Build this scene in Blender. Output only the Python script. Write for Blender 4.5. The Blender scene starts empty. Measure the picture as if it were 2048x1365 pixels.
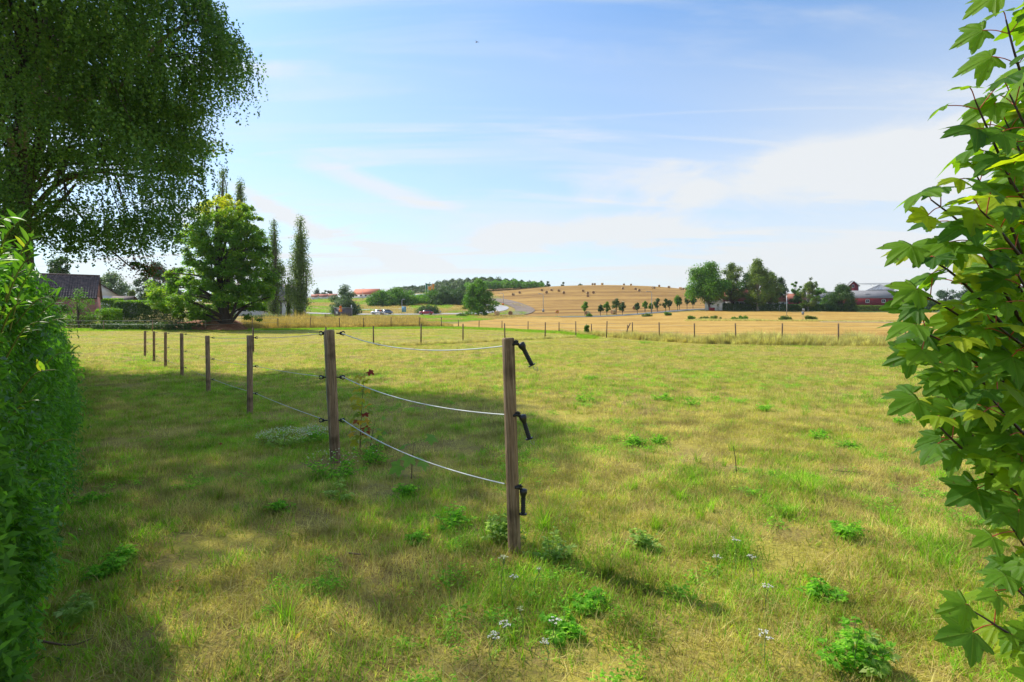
import bpy, math, random
import numpy as np
from mathutils import Vector, Matrix

R = math.radians
scene = bpy.context.scene
col = scene.collection
random.seed(7)

# ------------------------------------------------------------------ camera, sky, sun, exposure
F, CX, HY, H = 1100.0, 1024.0, 645.0, 1.4      # focal length in photo pixels, centre, horizon row, eye height
cam_d = bpy.data.cameras.new('camera')
cam_d.sensor_width = 36.0
cam_d.lens = F / 2048 * 36.0
cam_d.shift_y = (HY - 682.5) / 2048
cam_d.clip_start = 0.05
cam_d.clip_end = 8000
cam = bpy.data.objects.new('camera', cam_d)
cam.location = (0, 0, H)
cam.rotation_euler = (R(90), 0, 0)
col.objects.link(cam)
scene.camera = cam

SUN_EL = R(47)
SUN_AZ = math.atan2(-0.83, 0.55)               # towards the sun, from +Y, clockwise
S = Vector((math.sin(SUN_AZ) * math.cos(SUN_EL), math.cos(SUN_AZ) * math.cos(SUN_EL), math.sin(SUN_EL)))
sun_d = bpy.data.lights.new('sun', 'SUN')
sun_d.energy = 2.75
sun_d.angle = R(0.6)
sun_d.color = (1.0, 0.93, 0.80)
sun = bpy.data.objects.new('sun', sun_d)
sun.rotation_euler = S.to_track_quat('Z', 'Y').to_euler()
sun.location = (-20, 15, 40)
col.objects.link(sun)

scene.view_settings.view_transform = 'Standard'
scene.view_settings.look = 'None'
scene.view_settings.gamma = 1.0
scene.view_settings.exposure = 1.05
scene.cycles.max_bounces = 6
scene.cycles.diffuse_bounces = 3
scene.cycles.transmission_bounces = 4
scene.cycles.transparent_max_bounces = 6
scene.cycles.use_denoising = True


def build_world():
    w = bpy.data.worlds.new('World')
    scene.world = w
    w.use_nodes = True
    nt = w.node_tree
    nt.nodes.clear()
    N, L = nt.nodes.new, nt.links.new

    def math_(op, a, b=None, c=None, clamp=False):
        n = N('ShaderNodeMath'); n.operation = op; n.use_clamp = clamp
        for i, v in enumerate((a, b, c)):
            if v is None: continue
            if isinstance(v, (int, float)): n.inputs[i].default_value = v
            else: L(v, n.inputs[i])
        return n.outputs[0]

    def ramp(v, a, b):
        n = N('ShaderNodeMapRange'); n.interpolation_type = 'SMOOTHSTEP'
        L(v, n.inputs[0]); n.inputs[1].default_value = a; n.inputs[2].default_value = b
        return n.outputs[0]
    sky = N('ShaderNodeTexSky'); sky.sky_type = 'NISHITA'; sky.sun_disc = False
    sky.sun_elevation = SUN_EL; sky.sun_rotation = SUN_AZ
    sky.air_density = 1.0; sky.dust_density = 0.7; sky.ozone_density = 3.0
    tc = N('ShaderNodeTexCoord')
    sp = N('ShaderNodeSeparateXYZ'); L(tc.outputs['Generated'], sp.inputs[0])
    x, y, z = sp.outputs
    zc = math_('MAXIMUM', z, 0.0)
    den = math_('ADD', zc, 0.13)
    cu = math_('DIVIDE', x, den); cv = math_('DIVIDE', y, den)
    cb = N('ShaderNodeCombineXYZ'); L(cu, cb.inputs[0]); L(cv, cb.inputs[1])
    # high thin veil
    mp = N('ShaderNodeMapping'); L(cb.outputs[0], mp.inputs[0])
    mp.inputs['Location'].default_value = (3.1, 1.7, 0)
    mp.inputs['Rotation'].default_value = (0, 0, R(-32)); mp.inputs['Scale'].default_value = (0.55, 1.0, 1)
    n1 = N('ShaderNodeTexNoise'); L(mp.outputs[0], n1.inputs['Vector'])
    n1.inputs['Scale'].default_value = 0.75; n1.inputs['Detail'].default_value = 6
    n1.inputs['Roughness'].default_value = 0.52; n1.inputs['Distortion'].default_value = 0.5
    veil = ramp(n1.outputs[0], 0.36, 0.70)
    # fine streaks
    mp2 = N('ShaderNodeMapping'); L(cb.outputs[0], mp2.inputs[0])
    mp2.inputs['Location'].default_value = (0.4, 5.2, 0)
    mp2.inputs['Rotation'].default_value = (0, 0, R(24)); mp2.inputs['Scale'].default_value = (0.45, 2.1, 1)
    n2 = N('ShaderNodeTexNoise'); L(mp2.outputs[0], n2.inputs['Vector'])
    n2.inputs['Scale'].default_value = 1.3; n2.inputs['Detail'].default_value = 8
    n2.inputs['Roughness'].default_value = 0.58; n2.inputs['Distortion'].default_value = 1.2
    streak = ramp(n2.outputs[0], 0.47, 0.78)
    # fades: thicker towards the horizon and to the right of the view
    low = ramp(z, 0.62, 0.05)
    az = math_('ARCTAN2', x, y)
    el = math_('ARCSINE', z)
    n3 = N('ShaderNodeTexNoise'); L(cb.outputs[0], n3.inputs['Vector'])
    n3.inputs['Scale'].default_value = 1.6; n3.inputs['Detail'].default_value = 7; n3.inputs['Roughness'].default_value = 0.6
    n3.inputs['Distortion'].default_value = 0.8

    def bank(a0, e0, wa, we, tilt, edge=0.5):      # a soft cloud streak standing in the sky at a given bearing
        da = math_('SUBTRACT', az, R(a0)); de = math_('SUBTRACT', el, R(e0))
        c, s_ = math.cos(R(tilt)), math.sin(R(tilt))
        u = math_('DIVIDE', math_('ADD', math_('MULTIPLY', da, c), math_('MULTIPLY', de, s_)), R(wa))
        v = math_('DIVIDE', math_('SUBTRACT', math_('MULTIPLY', de, c), math_('MULTIPLY', da, s_)), R(we))
        r = math_('SQRT', math_('ADD', math_('MULTIPLY', u, u), math_('MULTIPLY', v, v)))
        r = math_('ADD', r, math_('MULTIPLY', math_('SUBTRACT', n3.outputs[0], 0.5), 2.6))
        return ramp(r, 1.25, edge - 0.4)
    banks = [bank(19, 13.2, 14, 2.3, -6), bank(9, 9.0, 15, 1.9, 4), bank(-23, 10.6, 6.5, 0.9, -26),
             bank(-13, 13.5, 8, 1.1, -14), bank(32, 14, 13, 3.5, 0), bank(-27, 22.5, 9, 0.8, 8),
             bank(-12, 7, 6, 1.1, -12)]
    b = banks[0]
    for k in banks[1:]: b = math_('MAXIMUM', b, k)
    d = math_('ADD', math_('MULTIPLY', veil, 0.24), math_('MULTIPLY', streak, 0.42))
    d = math_('MULTIPLY', d, math_('ADD', 0.75, math_('MULTIPLY', low, 0.6)))
    right = ramp(math_('SUBTRACT', az, math_('MULTIPLY', el, 1.1)), -0.15, 0.75)
    d = math_('ADD', d, math_('MULTIPLY', right, 0.26))
    d = math_('ADD', d, math_('MULTIPLY', math_('POWER', low, 1.9), 0.62))
    d = math_('ADD', d, math_('MULTIPLY', b, 0.50))
    d = math_('MULTIPLY', d, 1.0, clamp=True)
    mix = N('ShaderNodeMix'); mix.data_type = 'RGBA'
    tn = N('ShaderNodeVectorMath'); tn.operation = 'MULTIPLY'; L(sky.outputs[0], tn.inputs[0]); tn.inputs[1].default_value = (0.60, 0.80, 0.90)
    L(math_('MINIMUM', d, 0.95), mix.inputs['Factor']); L(tn.outputs[0], mix.inputs['A'])
    mix.inputs['B'].default_value = (3.5, 3.58, 3.63, 1)
    bg = N('ShaderNodeBackground'); L(mix.outputs['Result'], bg.inputs[0]); bg.inputs[1].default_value = 0.12
    out = N('ShaderNodeOutputWorld'); L(bg.outputs[0], out.inputs[0])


build_world()

# ------------------------------------------------------------------ small helpers
def srgb(r, g, b):
    f = lambda c: (c / 255 / 12.92) if c / 255 <= 0.04045 else ((c / 255 + 0.055) / 1.055) ** 2.4
    return (f(r), f(g), f(b), 1)


def tag(o, label=None, cat=None, group=None, kind=None):
    if label: o['label'] = label
    if cat: o['category'] = cat
    if group: o['group'] = group
    if kind: o['kind'] = kind
    return o


def empty(name, loc, label, cat, group=None, rz=0.0):
    o = bpy.data.objects.new(name, None)
    o.empty_display_size = 0.2
    o.location = loc
    o.rotation_euler = (0, 0, rz)
    col.objects.link(o)
    return tag(o, label, cat, group)


def link(name, me, parent=None, loc=None):
    o = bpy.data.objects.new(name, me)
    col.objects.link(o)
    if parent is not None: o.parent = parent
    if loc is not None: o.location = loc
    return o


def mesh_np(name, V, Fa, mat=None, smooth=False, rnd=None, faces3=None, mats=None, midx=None):
    """fast mesh from arrays; Fa is (n,4) or (n,3) or a list of such arrays"""
    V = np.asarray(V, dtype=np.float32)
    groups = Fa if isinstance(Fa, list) else [Fa]
    groups = [np.asarray(g, dtype=np.int32) for g in groups if len(g)]
    me = bpy.data.meshes.new(name)
    me.vertices.add(len(V)); me.vertices.foreach_set('co', V.ravel())
    nl = sum(g.size for g in groups); nf = sum(len(g) for g in groups)
    me.loops.add(nl); me.polygons.add(nf)
    me.loops.foreach_set('vertex_index', np.concatenate([g.ravel() for g in groups]))
    tot = np.concatenate([np.full(len(g), g.shape[1], dtype=np.int32) for g in groups])
    start = np.concatenate([[0], np.cumsum(tot)[:-1]]).astype(np.int32)
    me.polygons.foreach_set('loop_start', start)
    me.polygons.foreach_set('loop_total', tot)
    if midx is not None: me.polygons.foreach_set('material_index', np.asarray(midx, dtype=np.int32))
    me.update(calc_edges=True)
    if smooth: me.polygons.foreach_set('use_smooth', np.ones(nf, dtype=bool))
    if rnd is not None:
        a = me.attributes.new('rnd', 'FLOAT', 'FACE'); a.data.foreach_set('value', np.asarray(rnd, dtype=np.float32))
    for m in (mats or ([mat] if mat else [])): me.materials.append(m)
    return me


class MB:
    """collects simple shapes into one mesh"""
    def __init__(self): self.v = []; self.f4 = []; self.f3 = []; self.n = 0

    def add(self, V, q=None, t=None):
        V = np.asarray(V, float)
        self.v.append(V)
        if q is not None and len(q): self.f4.append(np.asarray(q, int) + self.n)
        if t is not None and len(t): self.f3.append(np.asarray(t, int) + self.n)
        self.n += len(V)
        return self

    def box(self, c, s, rz=0.0, top=None):
        hx, hy, hz = s[0] / 2, s[1] / 2, s[2] / 2
        tx, ty = (hx, hy) if top is None else (top[0] / 2, top[1] / 2)
        V = np.array([(-hx, -hy, -hz), (hx, -hy, -hz), (hx, hy, -hz), (-hx, hy, -hz),
                      (-tx, -ty, hz), (tx, -ty, hz), (tx, ty, hz), (-tx, ty, hz)], float)
        c_, s_ = math.cos(rz), math.sin(rz)
        V = V @ np.array([[c_, s_, 0], [-s_, c_, 0], [0, 0, 1]]) + np.array(c, float)
        return self.add(V, [(3, 2, 1, 0), (4, 5, 6, 7), (0, 1, 5, 4), (1, 2, 6, 5), (2, 3, 7, 6), (3, 0, 4, 7)])

    def tube(self, pts, rad, n=8, cap=True):
        pts = np.asarray(pts, float)
        rad = np.broadcast_to(np.asarray(rad, float), (len(pts),))
        T = np.gradient(pts, axis=0); T /= np.linalg.norm(T, axis=1)[:, None] + 1e-9
        up = np.array([0, 0, 1.0]) if abs(T[0][2]) < 0.9 else np.array([1.0, 0, 0])
        A = np.cross(T, up); A /= np.linalg.norm(A, axis=1)[:, None] + 1e-9
        B = np.cross(T, A)
        th = np.arange(n) * 2 * math.pi / n
        V = (pts[:, None] + rad[:, None, None] * (np.cos(th)[None, :, None] * A[:, None] + np.sin(th)[None, :, None] * B[:, None])).reshape(-1, 3)
        q = []
        for i in range(len(pts) - 1):
            for j in range(n):
                k = (j + 1) % n
                q.append((i * n + j, i * n + k, (i + 1) * n + k, (i + 1) * n + j))
        V = np.vstack([V, pts[0], pts[-1]]); a = len(V) - 2
        t = []
        if cap:
            for j in range(n):
                k = (j + 1) % n
                t.append((a, k, j)); t.append((a + 1, (len(pts) - 1) * n + j, (len(pts) - 1) * n + k))
        return self.add(V, q, t)

    def prism(self, poly, depth_vec):
        """polygon (3d points) extruded along a vector"""
        P = np.asarray(poly, float); n = len(P); D = np.asarray(depth_vec, float)
        V = np.vstack([P, P + D, P.mean(0), P.mean(0) + D])
        q = [(i, (i + 1) % n, n + (i + 1) % n, n + i) for i in range(n)]
        t = [(2 * n, (i + 1) % n, i) for i in range(n)] + [(2 * n + 1, n + i, n + (i + 1) % n) for i in range(n)]
        return self.add(V, q, t)

    def build(self, name, mat, parent=None, smooth=False, loc=None):
        me = mesh_np(name, np.vstack(self.v), [np.vstack(g) for g in (self.f4, self.f3) if g], mat, smooth)
        return link(name, me, parent, loc)


# ------------------------------------------------------------------ materials
def newmat(name):
    m = bpy.data.materials.new(name); m.use_nodes = True
    nt = m.node_tree; b = nt.nodes['Principled BSDF']
    return m, nt, b


def plain(name, c, rough=0.7, metal=0.0, var=0.12, scale=8.0, bump=0.0):
    m, nt, b = newmat(name)
    n = nt.nodes.new('ShaderNodeTexNoise'); n.inputs['Scale'].default_value = scale; n.inputs['Detail'].default_value = 5
    tc = nt.nodes.new('ShaderNodeTexCoord'); nt.links.new(tc.outputs['Object'], n.inputs['Vector'])
    mr = nt.nodes.new('ShaderNodeMapRange'); nt.links.new(n.outputs[0], mr.inputs[0])
    mr.inputs[1].default_value = 0.3; mr.inputs[2].default_value = 0.7
    mr.inputs[3].default_value = 1 - var * 1.6; mr.inputs[4].default_value = 1 + var
    mx = nt.nodes.new('ShaderNodeVectorMath'); mx.operation = 'SCALE'
    mx.inputs[0].default_value = c[:3]; nt.links.new(mr.outputs[0], mx.inputs['Scale'])
    nt.links.new(mx.outputs[0], b.inputs['Base Color'])
    b.inputs['Roughness'].default_value = rough; b.inputs['Metallic'].default_value = metal
    if bump:
        bp = nt.nodes.new('ShaderNodeBump'); bp.inputs['Strength'].default_value = bump; bp.inputs['Distance'].default_value = 0.02
        nt.links.new(n.outputs[0], bp.inputs['Height']); nt.links.new(bp.outputs[0], b.inputs['Normal'])
    return m


def ramp_node(nt, stops):
    r = nt.nodes.new('ShaderNodeValToRGB')
    while len(r.color_ramp.elements) < len(stops): r.color_ramp.elements.new(0.5)
    for e, (p, c) in zip(r.color_ramp.elements, stops):
        e.position = p; e.color = (c[0], c[1], c[2], 1)
    return r


def leafmat(name, stops, trans=0.4, rough=0.5, obj_random=False, tcol=1.5):
    """leaf: reflecting + letting light through, colour varies leaf by leaf"""
    m, nt, b = newmat(name)
    L = nt.links.new
    if obj_random:
        src = nt.nodes.new('ShaderNodeObjectInfo').outputs['Random']
    else:
        a = nt.nodes.new('ShaderNodeAttribute'); a.attribute_name = 'rnd'; src = a.outputs['Fac']
    r = ramp_node(nt, stops); L(src, r.inputs[0])
    L(r.outputs[0], b.inputs['Base Color']); b.inputs['Roughness'].default_value = rough
    b.inputs['Specular IOR Level'].default_value = 0.22
    t = nt.nodes.new('ShaderNodeBsdfTranslucent')
    sc = nt.nodes.new('ShaderNodeVectorMath'); sc.operation = 'MULTIPLY'
    L(r.outputs[0], sc.inputs[0]); sc.inputs[1].default_value = (tcol * 1.05, tcol * 1.15, tcol * 0.55)
    L(sc.outputs[0], t.inputs['Color'])
    mx = nt.nodes.new('ShaderNodeMixShader'); mx.inputs[0].default_value = trans
    L(b.outputs[0], mx.inputs[1]); L(t.outputs[0], mx.inputs[2])
    L(mx.outputs[0], nt.nodes['Material Output'].inputs[0])
    return m


def barkmat(name, c1, c2, scale=6.0, stretch=0.15, bump=0.5):
    m, nt, b = newmat(name); L = nt.links.new
    tc = nt.nodes.new('ShaderNodeTexCoord'); mp = nt.nodes.new('ShaderNodeMapping')
    L(tc.outputs['Object'], mp.inputs[0]); mp.inputs['Scale'].default_value = (1, 1, stretch)
    n = nt.nodes.new('ShaderNodeTexNoise'); n.inputs['Scale'].default_value = scale; n.inputs['Detail'].default_value = 7
    n.inputs['Roughness'].default_value = 0.65
    L(mp.outputs[0], n.inputs['Vector'])
    r = ramp_node(nt, [(0.3, c1), (0.7, c2)]); L(n.outputs[0], r.inputs[0]); L(r.outputs[0], b.inputs['Base Color'])
    b.inputs['Roughness'].default_value = 0.85
    bp = nt.nodes.new('ShaderNodeBump'); bp.inputs['Strength'].default_value = bump; bp.inputs['Distance'].default_value = 0.02
    L(n.outputs[0], bp.inputs['Height']); L(bp.outputs[0], b.inputs['Normal'])
    return m


M = {}
M['bark'] = barkmat('bark', (0.035, 0.026, 0.018), (0.13, 0.10, 0.075), 7)
M['bark_dark'] = barkmat('bark_dark', (0.018, 0.013, 0.010), (0.07, 0.05, 0.038), 6)
M['bark_birch'] = barkmat('bark_birch', (0.09, 0.075, 0.06), (0.42, 0.36, 0.29), 5, 2.5, 0.2)
M['twig_dark'] = plain('twig_dark', (0.035, 0.016, 0.018), 0.5)
M['twig_red'] = plain('twig_red', (0.42, 0.07, 0.03), 0.45)
M['twig_brown'] = plain('twig_brown', (0.16, 0.10, 0.055), 0.7)
M['stem_green'] = plain('stem_green', (0.12, 0.17, 0.05), 0.6)
M['black_plastic'] = plain('black_plastic', (0.012, 0.012, 0.013), 0.38, var=0.2)
M['galv'] = plain('galvanised_steel', (0.45, 0.46, 0.47), 0.45, 0.7)
M['rope'] = plain('rope', (0.62, 0.64, 0.62), 0.7)
M['rope_green'] = plain('rope_green', (0.30, 0.36, 0.30), 0.7)
M['wire'] = plain('wire', (0.28, 0.27, 0.24), 0.6, 0.2)
M['white_paint'] = plain('white_paint', (0.78, 0.78, 0.77), 0.6, var=0.04, scale=0.5)
M['white_wall'] = plain('white_render', (0.72, 0.72, 0.71), 0.85, var=0.05, scale=0.7)
M['grey_wall'] = plain('dark_panel', (0.11, 0.10, 0.12), 0.7)
M['dark_glass'] = plain('dark_glass', (0.02, 0.03, 0.045), 0.12)
M['concrete'] = plain('pale_concrete', (0.50, 0.47, 0.44), 0.9)
M['asphalt'] = plain('sun_bleached_asphalt', (0.40, 0.39, 0.385), 0.9, scale=0.6)
M['asphalt_dark'] = plain('grey_asphalt', (0.17, 0.18, 0.19), 0.9, scale=0.5)
M['orange'] = plain('orange_sign', (0.85, 0.20, 0.02), 0.5, var=0.03)
M['yellow'] = plain('yellow_sign', (0.85, 0.55, 0.03), 0.5, var=0.03)
M['red_sign'] = plain('red_sign', (0.62, 0.04, 0.05), 0.5, var=0.03)
M['black_paint'] = plain('black_paint', (0.02, 0.02, 0.02), 0.5)
M['blue_sign'] = plain('blue_sign', (0.06, 0.30, 0.50), 0.5, var=0.03)
M['grey_paint'] = plain('grey_paint', (0.33, 0.34, 0.36), 0.6)
M['rubber'] = plain('rubber', (0.02, 0.02, 0.02), 0.8)
M['straw'] = None
M['green_cloth'] = plain('green_flag_cloth', (0.02, 0.22, 0.14), 0.8)
M['orange_cloth'] = plain('orange_flag_cloth', (0.85, 0.32, 0.02), 0.8)


def roofmat(name, c1, c2, rows=6.0):
    m, nt, b = newmat(name); L = nt.links.new
    tc = nt.nodes.new('ShaderNodeTexCoord')
    n = nt.nodes.new('ShaderNodeTexNoise'); n.inputs['Scale'].default_value = 3.0; n.inputs['Detail'].default_value = 6
    L(tc.outputs['Object'], n.inputs['Vector'])
    r = ramp_node(nt, [(0.3, c1), (0.72, c2)]); L(n.outputs[0], r.inputs[0]); L(r.outputs[0], b.inputs['Base Color'])
    w = nt.nodes.new('ShaderNodeTexWave'); w.bands_direction = 'Z'; w.inputs['Scale'].default_value = rows
    L(tc.outputs['Object'], w.inputs['Vector'])
    bp = nt.nodes.new('ShaderNodeBump'); bp.inputs['Strength'].default_value = 0.5; bp.inputs['Distance'].default_value = 0.05
    L(w.outputs[0], bp.inputs['Height']); L(bp.outputs[0], b.inputs['Normal'])
    b.inputs['Roughness'].default_value = 0.8
    return m


M['roof_red'] = roofmat('red_tile_roof', (0.30, 0.09, 0.05), (0.48, 0.18, 0.11))
M['roof_orange'] = roofmat('orange_tile_roof', (0.55, 0.13, 0.06), (0.68, 0.20, 0.10))
M['roof_grey'] = roofmat('grey_sheet_roof', (0.18, 0.175, 0.18), (0.27, 0.265, 0.27))
M['roof_pink'] = roofmat('weathered_pinkish_roof', (0.24, 0.20, 0.20), (0.34, 0.28, 0.28))
M['tile_brown'] = roofmat('brown_pantile', (0.05, 0.032, 0.03), (0.13, 0.085, 0.075), 0.1)


def red_wood():
    m, nt, b = newmat('falu_red_boards'); L = nt.links.new
    tc = nt.nodes.new('ShaderNodeTexCoord')
    w = nt.nodes.new('ShaderNodeTexWave'); w.bands_direction = 'X'; w.inputs['Scale'].default_value = 2.0
    w.inputs['Distortion'].default_value = 0.3
    L(tc.outputs['Object'], w.inputs['Vector'])
    n = nt.nodes.new('ShaderNodeTexNoise'); n.inputs['Scale'].default_value = 1.0
    L(tc.outputs['Object'], n.inputs['Vector'])
    r = ramp_node(nt, [(0.25, (0.15, 0.008, 0.016)), (0.75, (0.24, 0.014, 0.026))]); L(n.outputs[0], r.inputs[0])
    L(r.outputs[0], b.inputs['Base Color']); b.inputs['Roughness'].default_value = 0.85
    bp = nt.nodes.new('ShaderNodeBump'); bp.inputs['Strength'].default_value = 0.3; bp.inputs['Distance'].default_value = 0.03
    L(w.outputs[0], bp.inputs['Height']); L(bp.outputs[0], b.inputs['Normal'])
    return m


M['red_wood'] = red_wood()


def brick_mat():
    m, nt, b = newmat('red_brick'); L = nt.links.new
    tc = nt.nodes.new('ShaderNodeTexCoord'); mp = nt.nodes.new('ShaderNodeMapping')
    L(tc.outputs['Object'], mp.inputs[0]); mp.inputs['Rotation'].default_value = (R(90), 0, 0)
    br = nt.nodes.new('ShaderNodeTexBrick'); L(mp.outputs[0], br.inputs['Vector'])
    br.inputs['Color1'].default_value = (0.34, 0.085, 0.055, 1); br.inputs['Color2'].default_value = (0.22, 0.05, 0.038, 1)
    br.inputs['Mortar'].default_value = (0.33, 0.27, 0.24, 1); br.inputs['Scale'].default_value = 1.0
    br.inputs['Mortar Size'].default_value = 0.018; br.inputs['Brick Width'].default_value = 0.34; br.inputs['Row Height'].default_value = 0.11
    L(br.outputs[0], b.inputs['Base Color']); b.inputs['Roughness'].default_value = 0.9
    return m


M['brick'] = brick_mat()


def postmat(name='weathered_post', dark=False):
    m, nt, b = newmat(name); L = nt.links.new
    tc = nt.nodes.new('ShaderNodeTexCoord'); mp = nt.nodes.new('ShaderNodeMapping')
    L(tc.outputs['Object'], mp.inputs[0]); mp.inputs['Scale'].default_value = (1, 1, 0.05)
    n = nt.nodes.new('ShaderNodeTexNoise'); n.inputs['Scale'].default_value = 85; n.inputs['Detail'].default_value = 8
    n.inputs['Roughness'].default_value = 0.7; n.inputs['Distortion'].default_value = 0.6
    L(mp.outputs[0], n.inputs['Vector'])
    k = 0.55 if dark else 1.0
    r = ramp_node(nt, [(0.28, (0.06 * k, 0.036 * k, 0.02 * k)), (0.48, (0.26 * k, 0.17 * k, 0.10 * k)), (0.72, (0.47 * k, 0.36 * k, 0.24 * k))])
    L(n.outputs[0], r.inputs[0])
    n2 = nt.nodes.new('ShaderNodeTexNoise'); n2.inputs['Scale'].default_value = 6; n2.inputs['Detail'].default_value = 4
    L(tc.outputs['Object'], n2.inputs['Vector'])
    mx = nt.nodes.new('ShaderNodeMix'); mx.data_type = 'RGBA'; mx.blend_type = 'MULTIPLY'
    mx.inputs['Factor'].default_value = 0.9
    r2 = ramp_node(nt, [(0.34, (0.45, 0.43, 0.38)), (0.5, (.95, .93, .9)), (0.68, (1.15, 1.12, 1.12))]); L(n2.outputs[0], r2.inputs[0])
    L(r.outputs[0], mx.inputs['A']); L(r2.outputs[0], mx.inputs['B']); L(mx.outputs['Result'], b.inputs['Base Color'])
    b.inputs['Roughness'].default_value = 0.85
    bp = nt.nodes.new('ShaderNodeBump'); bp.inputs['Strength'].default_value = 1.0; bp.inputs['Distance'].default_value = 0.008
    L(n.outputs[0], bp.inputs['Height']); L(bp.outputs[0], b.inputs['Normal'])
    return m


M['post'] = postmat()
M['post_dark'] = postmat('dark_post', True)

# leaves (base colours 0.04 .. 0.12 green)
M['leaf_birch'] = leafmat('birch_leaf', [(0, (0.035, 0.085, 0.02)), (0.55, (0.085, 0.18, 0.04)), (0.9, (0.15, 0.26, 0.05)), (1, (0.26, 0.30, 0.04))], 0.42)
M['leaf_maple'] = leafmat('maple_leaf', [(0, (0.03, 0.08, 0.01)), (0.6, (0.07, 0.16, 0.018)), (0.88, (0.12, 0.22, 0.02)), (1, (0.20, 0.09, 0.03))], 0.4)
M['leaf_chestnut'] = leafmat('chestnut_leaf', [(0, (0.055, 0.13, 0.014)), (0.45, (0.12, 0.24, 0.02)), (0.7, (0.24, 0.33, 0.022)), (1, (0.46, 0.40, 0.02))], 0.55, 0.55, False, 1.9)
M['leaf_poplar'] = leafmat('poplar_leaf', [(0, (0.07, 0.12, 0.03)), (0.7, (0.16, 0.23, 0.07)), (1, (0.27, 0.30, 0.10))], 0.42, 0.5, False, 1.8)
M['leaf_willow'] = leafmat('willow_leaf', [(0, (0.08, 0.14, 0.07)), (1, (0.19, 0.26, 0.15))], 0.35)
M['leaf_dark'] = leafmat('dark_leaf', [(0, (0.03, 0.07, 0.014)), (0.7, (0.06, 0.125, 0.025)), (1, (0.11, 0.17, 0.035))], 0.35)
M['leaf_mid'] = leafmat('mid_leaf', [(0, (0.05, 0.13, 0.012)), (0.6, (0.10, 0.22, 0.02)), (1, (0.18, 0.30, 0.03))], 0.45, 0.5, False, 1.8)
M['leaf_olive'] = leafmat('olive_leaf', [(0, (0.06, 0.11, 0.02)), (0.6, (0.13, 0.19, 0.035)), (1, (0.24, 0.27, 0.05))], 0.4, 0.5, False, 1.8)
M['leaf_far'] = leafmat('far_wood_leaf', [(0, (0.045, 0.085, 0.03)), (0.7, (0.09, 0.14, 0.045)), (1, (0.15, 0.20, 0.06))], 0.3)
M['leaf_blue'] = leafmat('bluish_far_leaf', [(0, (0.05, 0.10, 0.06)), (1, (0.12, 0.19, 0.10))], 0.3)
M['leaf_lime'] = leafmat('lime_leaf', [(0, (0.08, 0.19, 0.008)), (0.6, (0.16, 0.34, 0.012)), (1, (0.30, 0.42, 0.02))], 0.45)
M['leaf_hedge'] = leafmat('hedge_leaf', [(0, (0.05, 0.13, 0.015)), (0.6, (0.10, 0.25, 0.025)), (0.9, (0.16, 0.36, 0.03)), (1, (0.34, 0.42, 0.04))], 0.48, 0.42, False, 1.8)
M['leaf_hedge_one'] = leafmat('hedge_leaf_single', [(0, (0.06, 0.15, 0.015)), (0.6, (0.11, 0.25, 0.022)), (0.9, (0.20, 0.34, 0.03)), (1, (0.36, 0.36, 0.04))], 0.42, 0.45, True, 1.6)
M['yellow_leaf'] = leafmat('yellow_sapling_leaf', [(0, (0.12, 0.22, 0.02)), (0.5, (0.42, 0.36, 0.02)), (0.8, (0.50, 0.30, 0.02)), (1, (0.28, 0.05, 0.02))], 0.4)
M['herb'] = leafmat('herb_leaf', [(0, (0.10, 0.26, 0.02)), (0.6, (0.18, 0.40, 0.04)), (1, (0.34, 0.54, 0.07))], 0.5, 0.8, False, 2.0)
M['herb_grey'] = leafmat('grey_green_leaf', [(0, (0.17, 0.27, 0.05)), (0.7, (0.28, 0.39, 0.11)), (1, (0.44, 0.52, 0.22))], 0.5, 0.85, False, 2.0)
M['petal'] = plain('white_petals', (0.62, 0.61, 0.52), 0.8)
M['petal_cream'] = plain('cream_petals', (0.62, 0.66, 0.38), 0.8)

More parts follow.
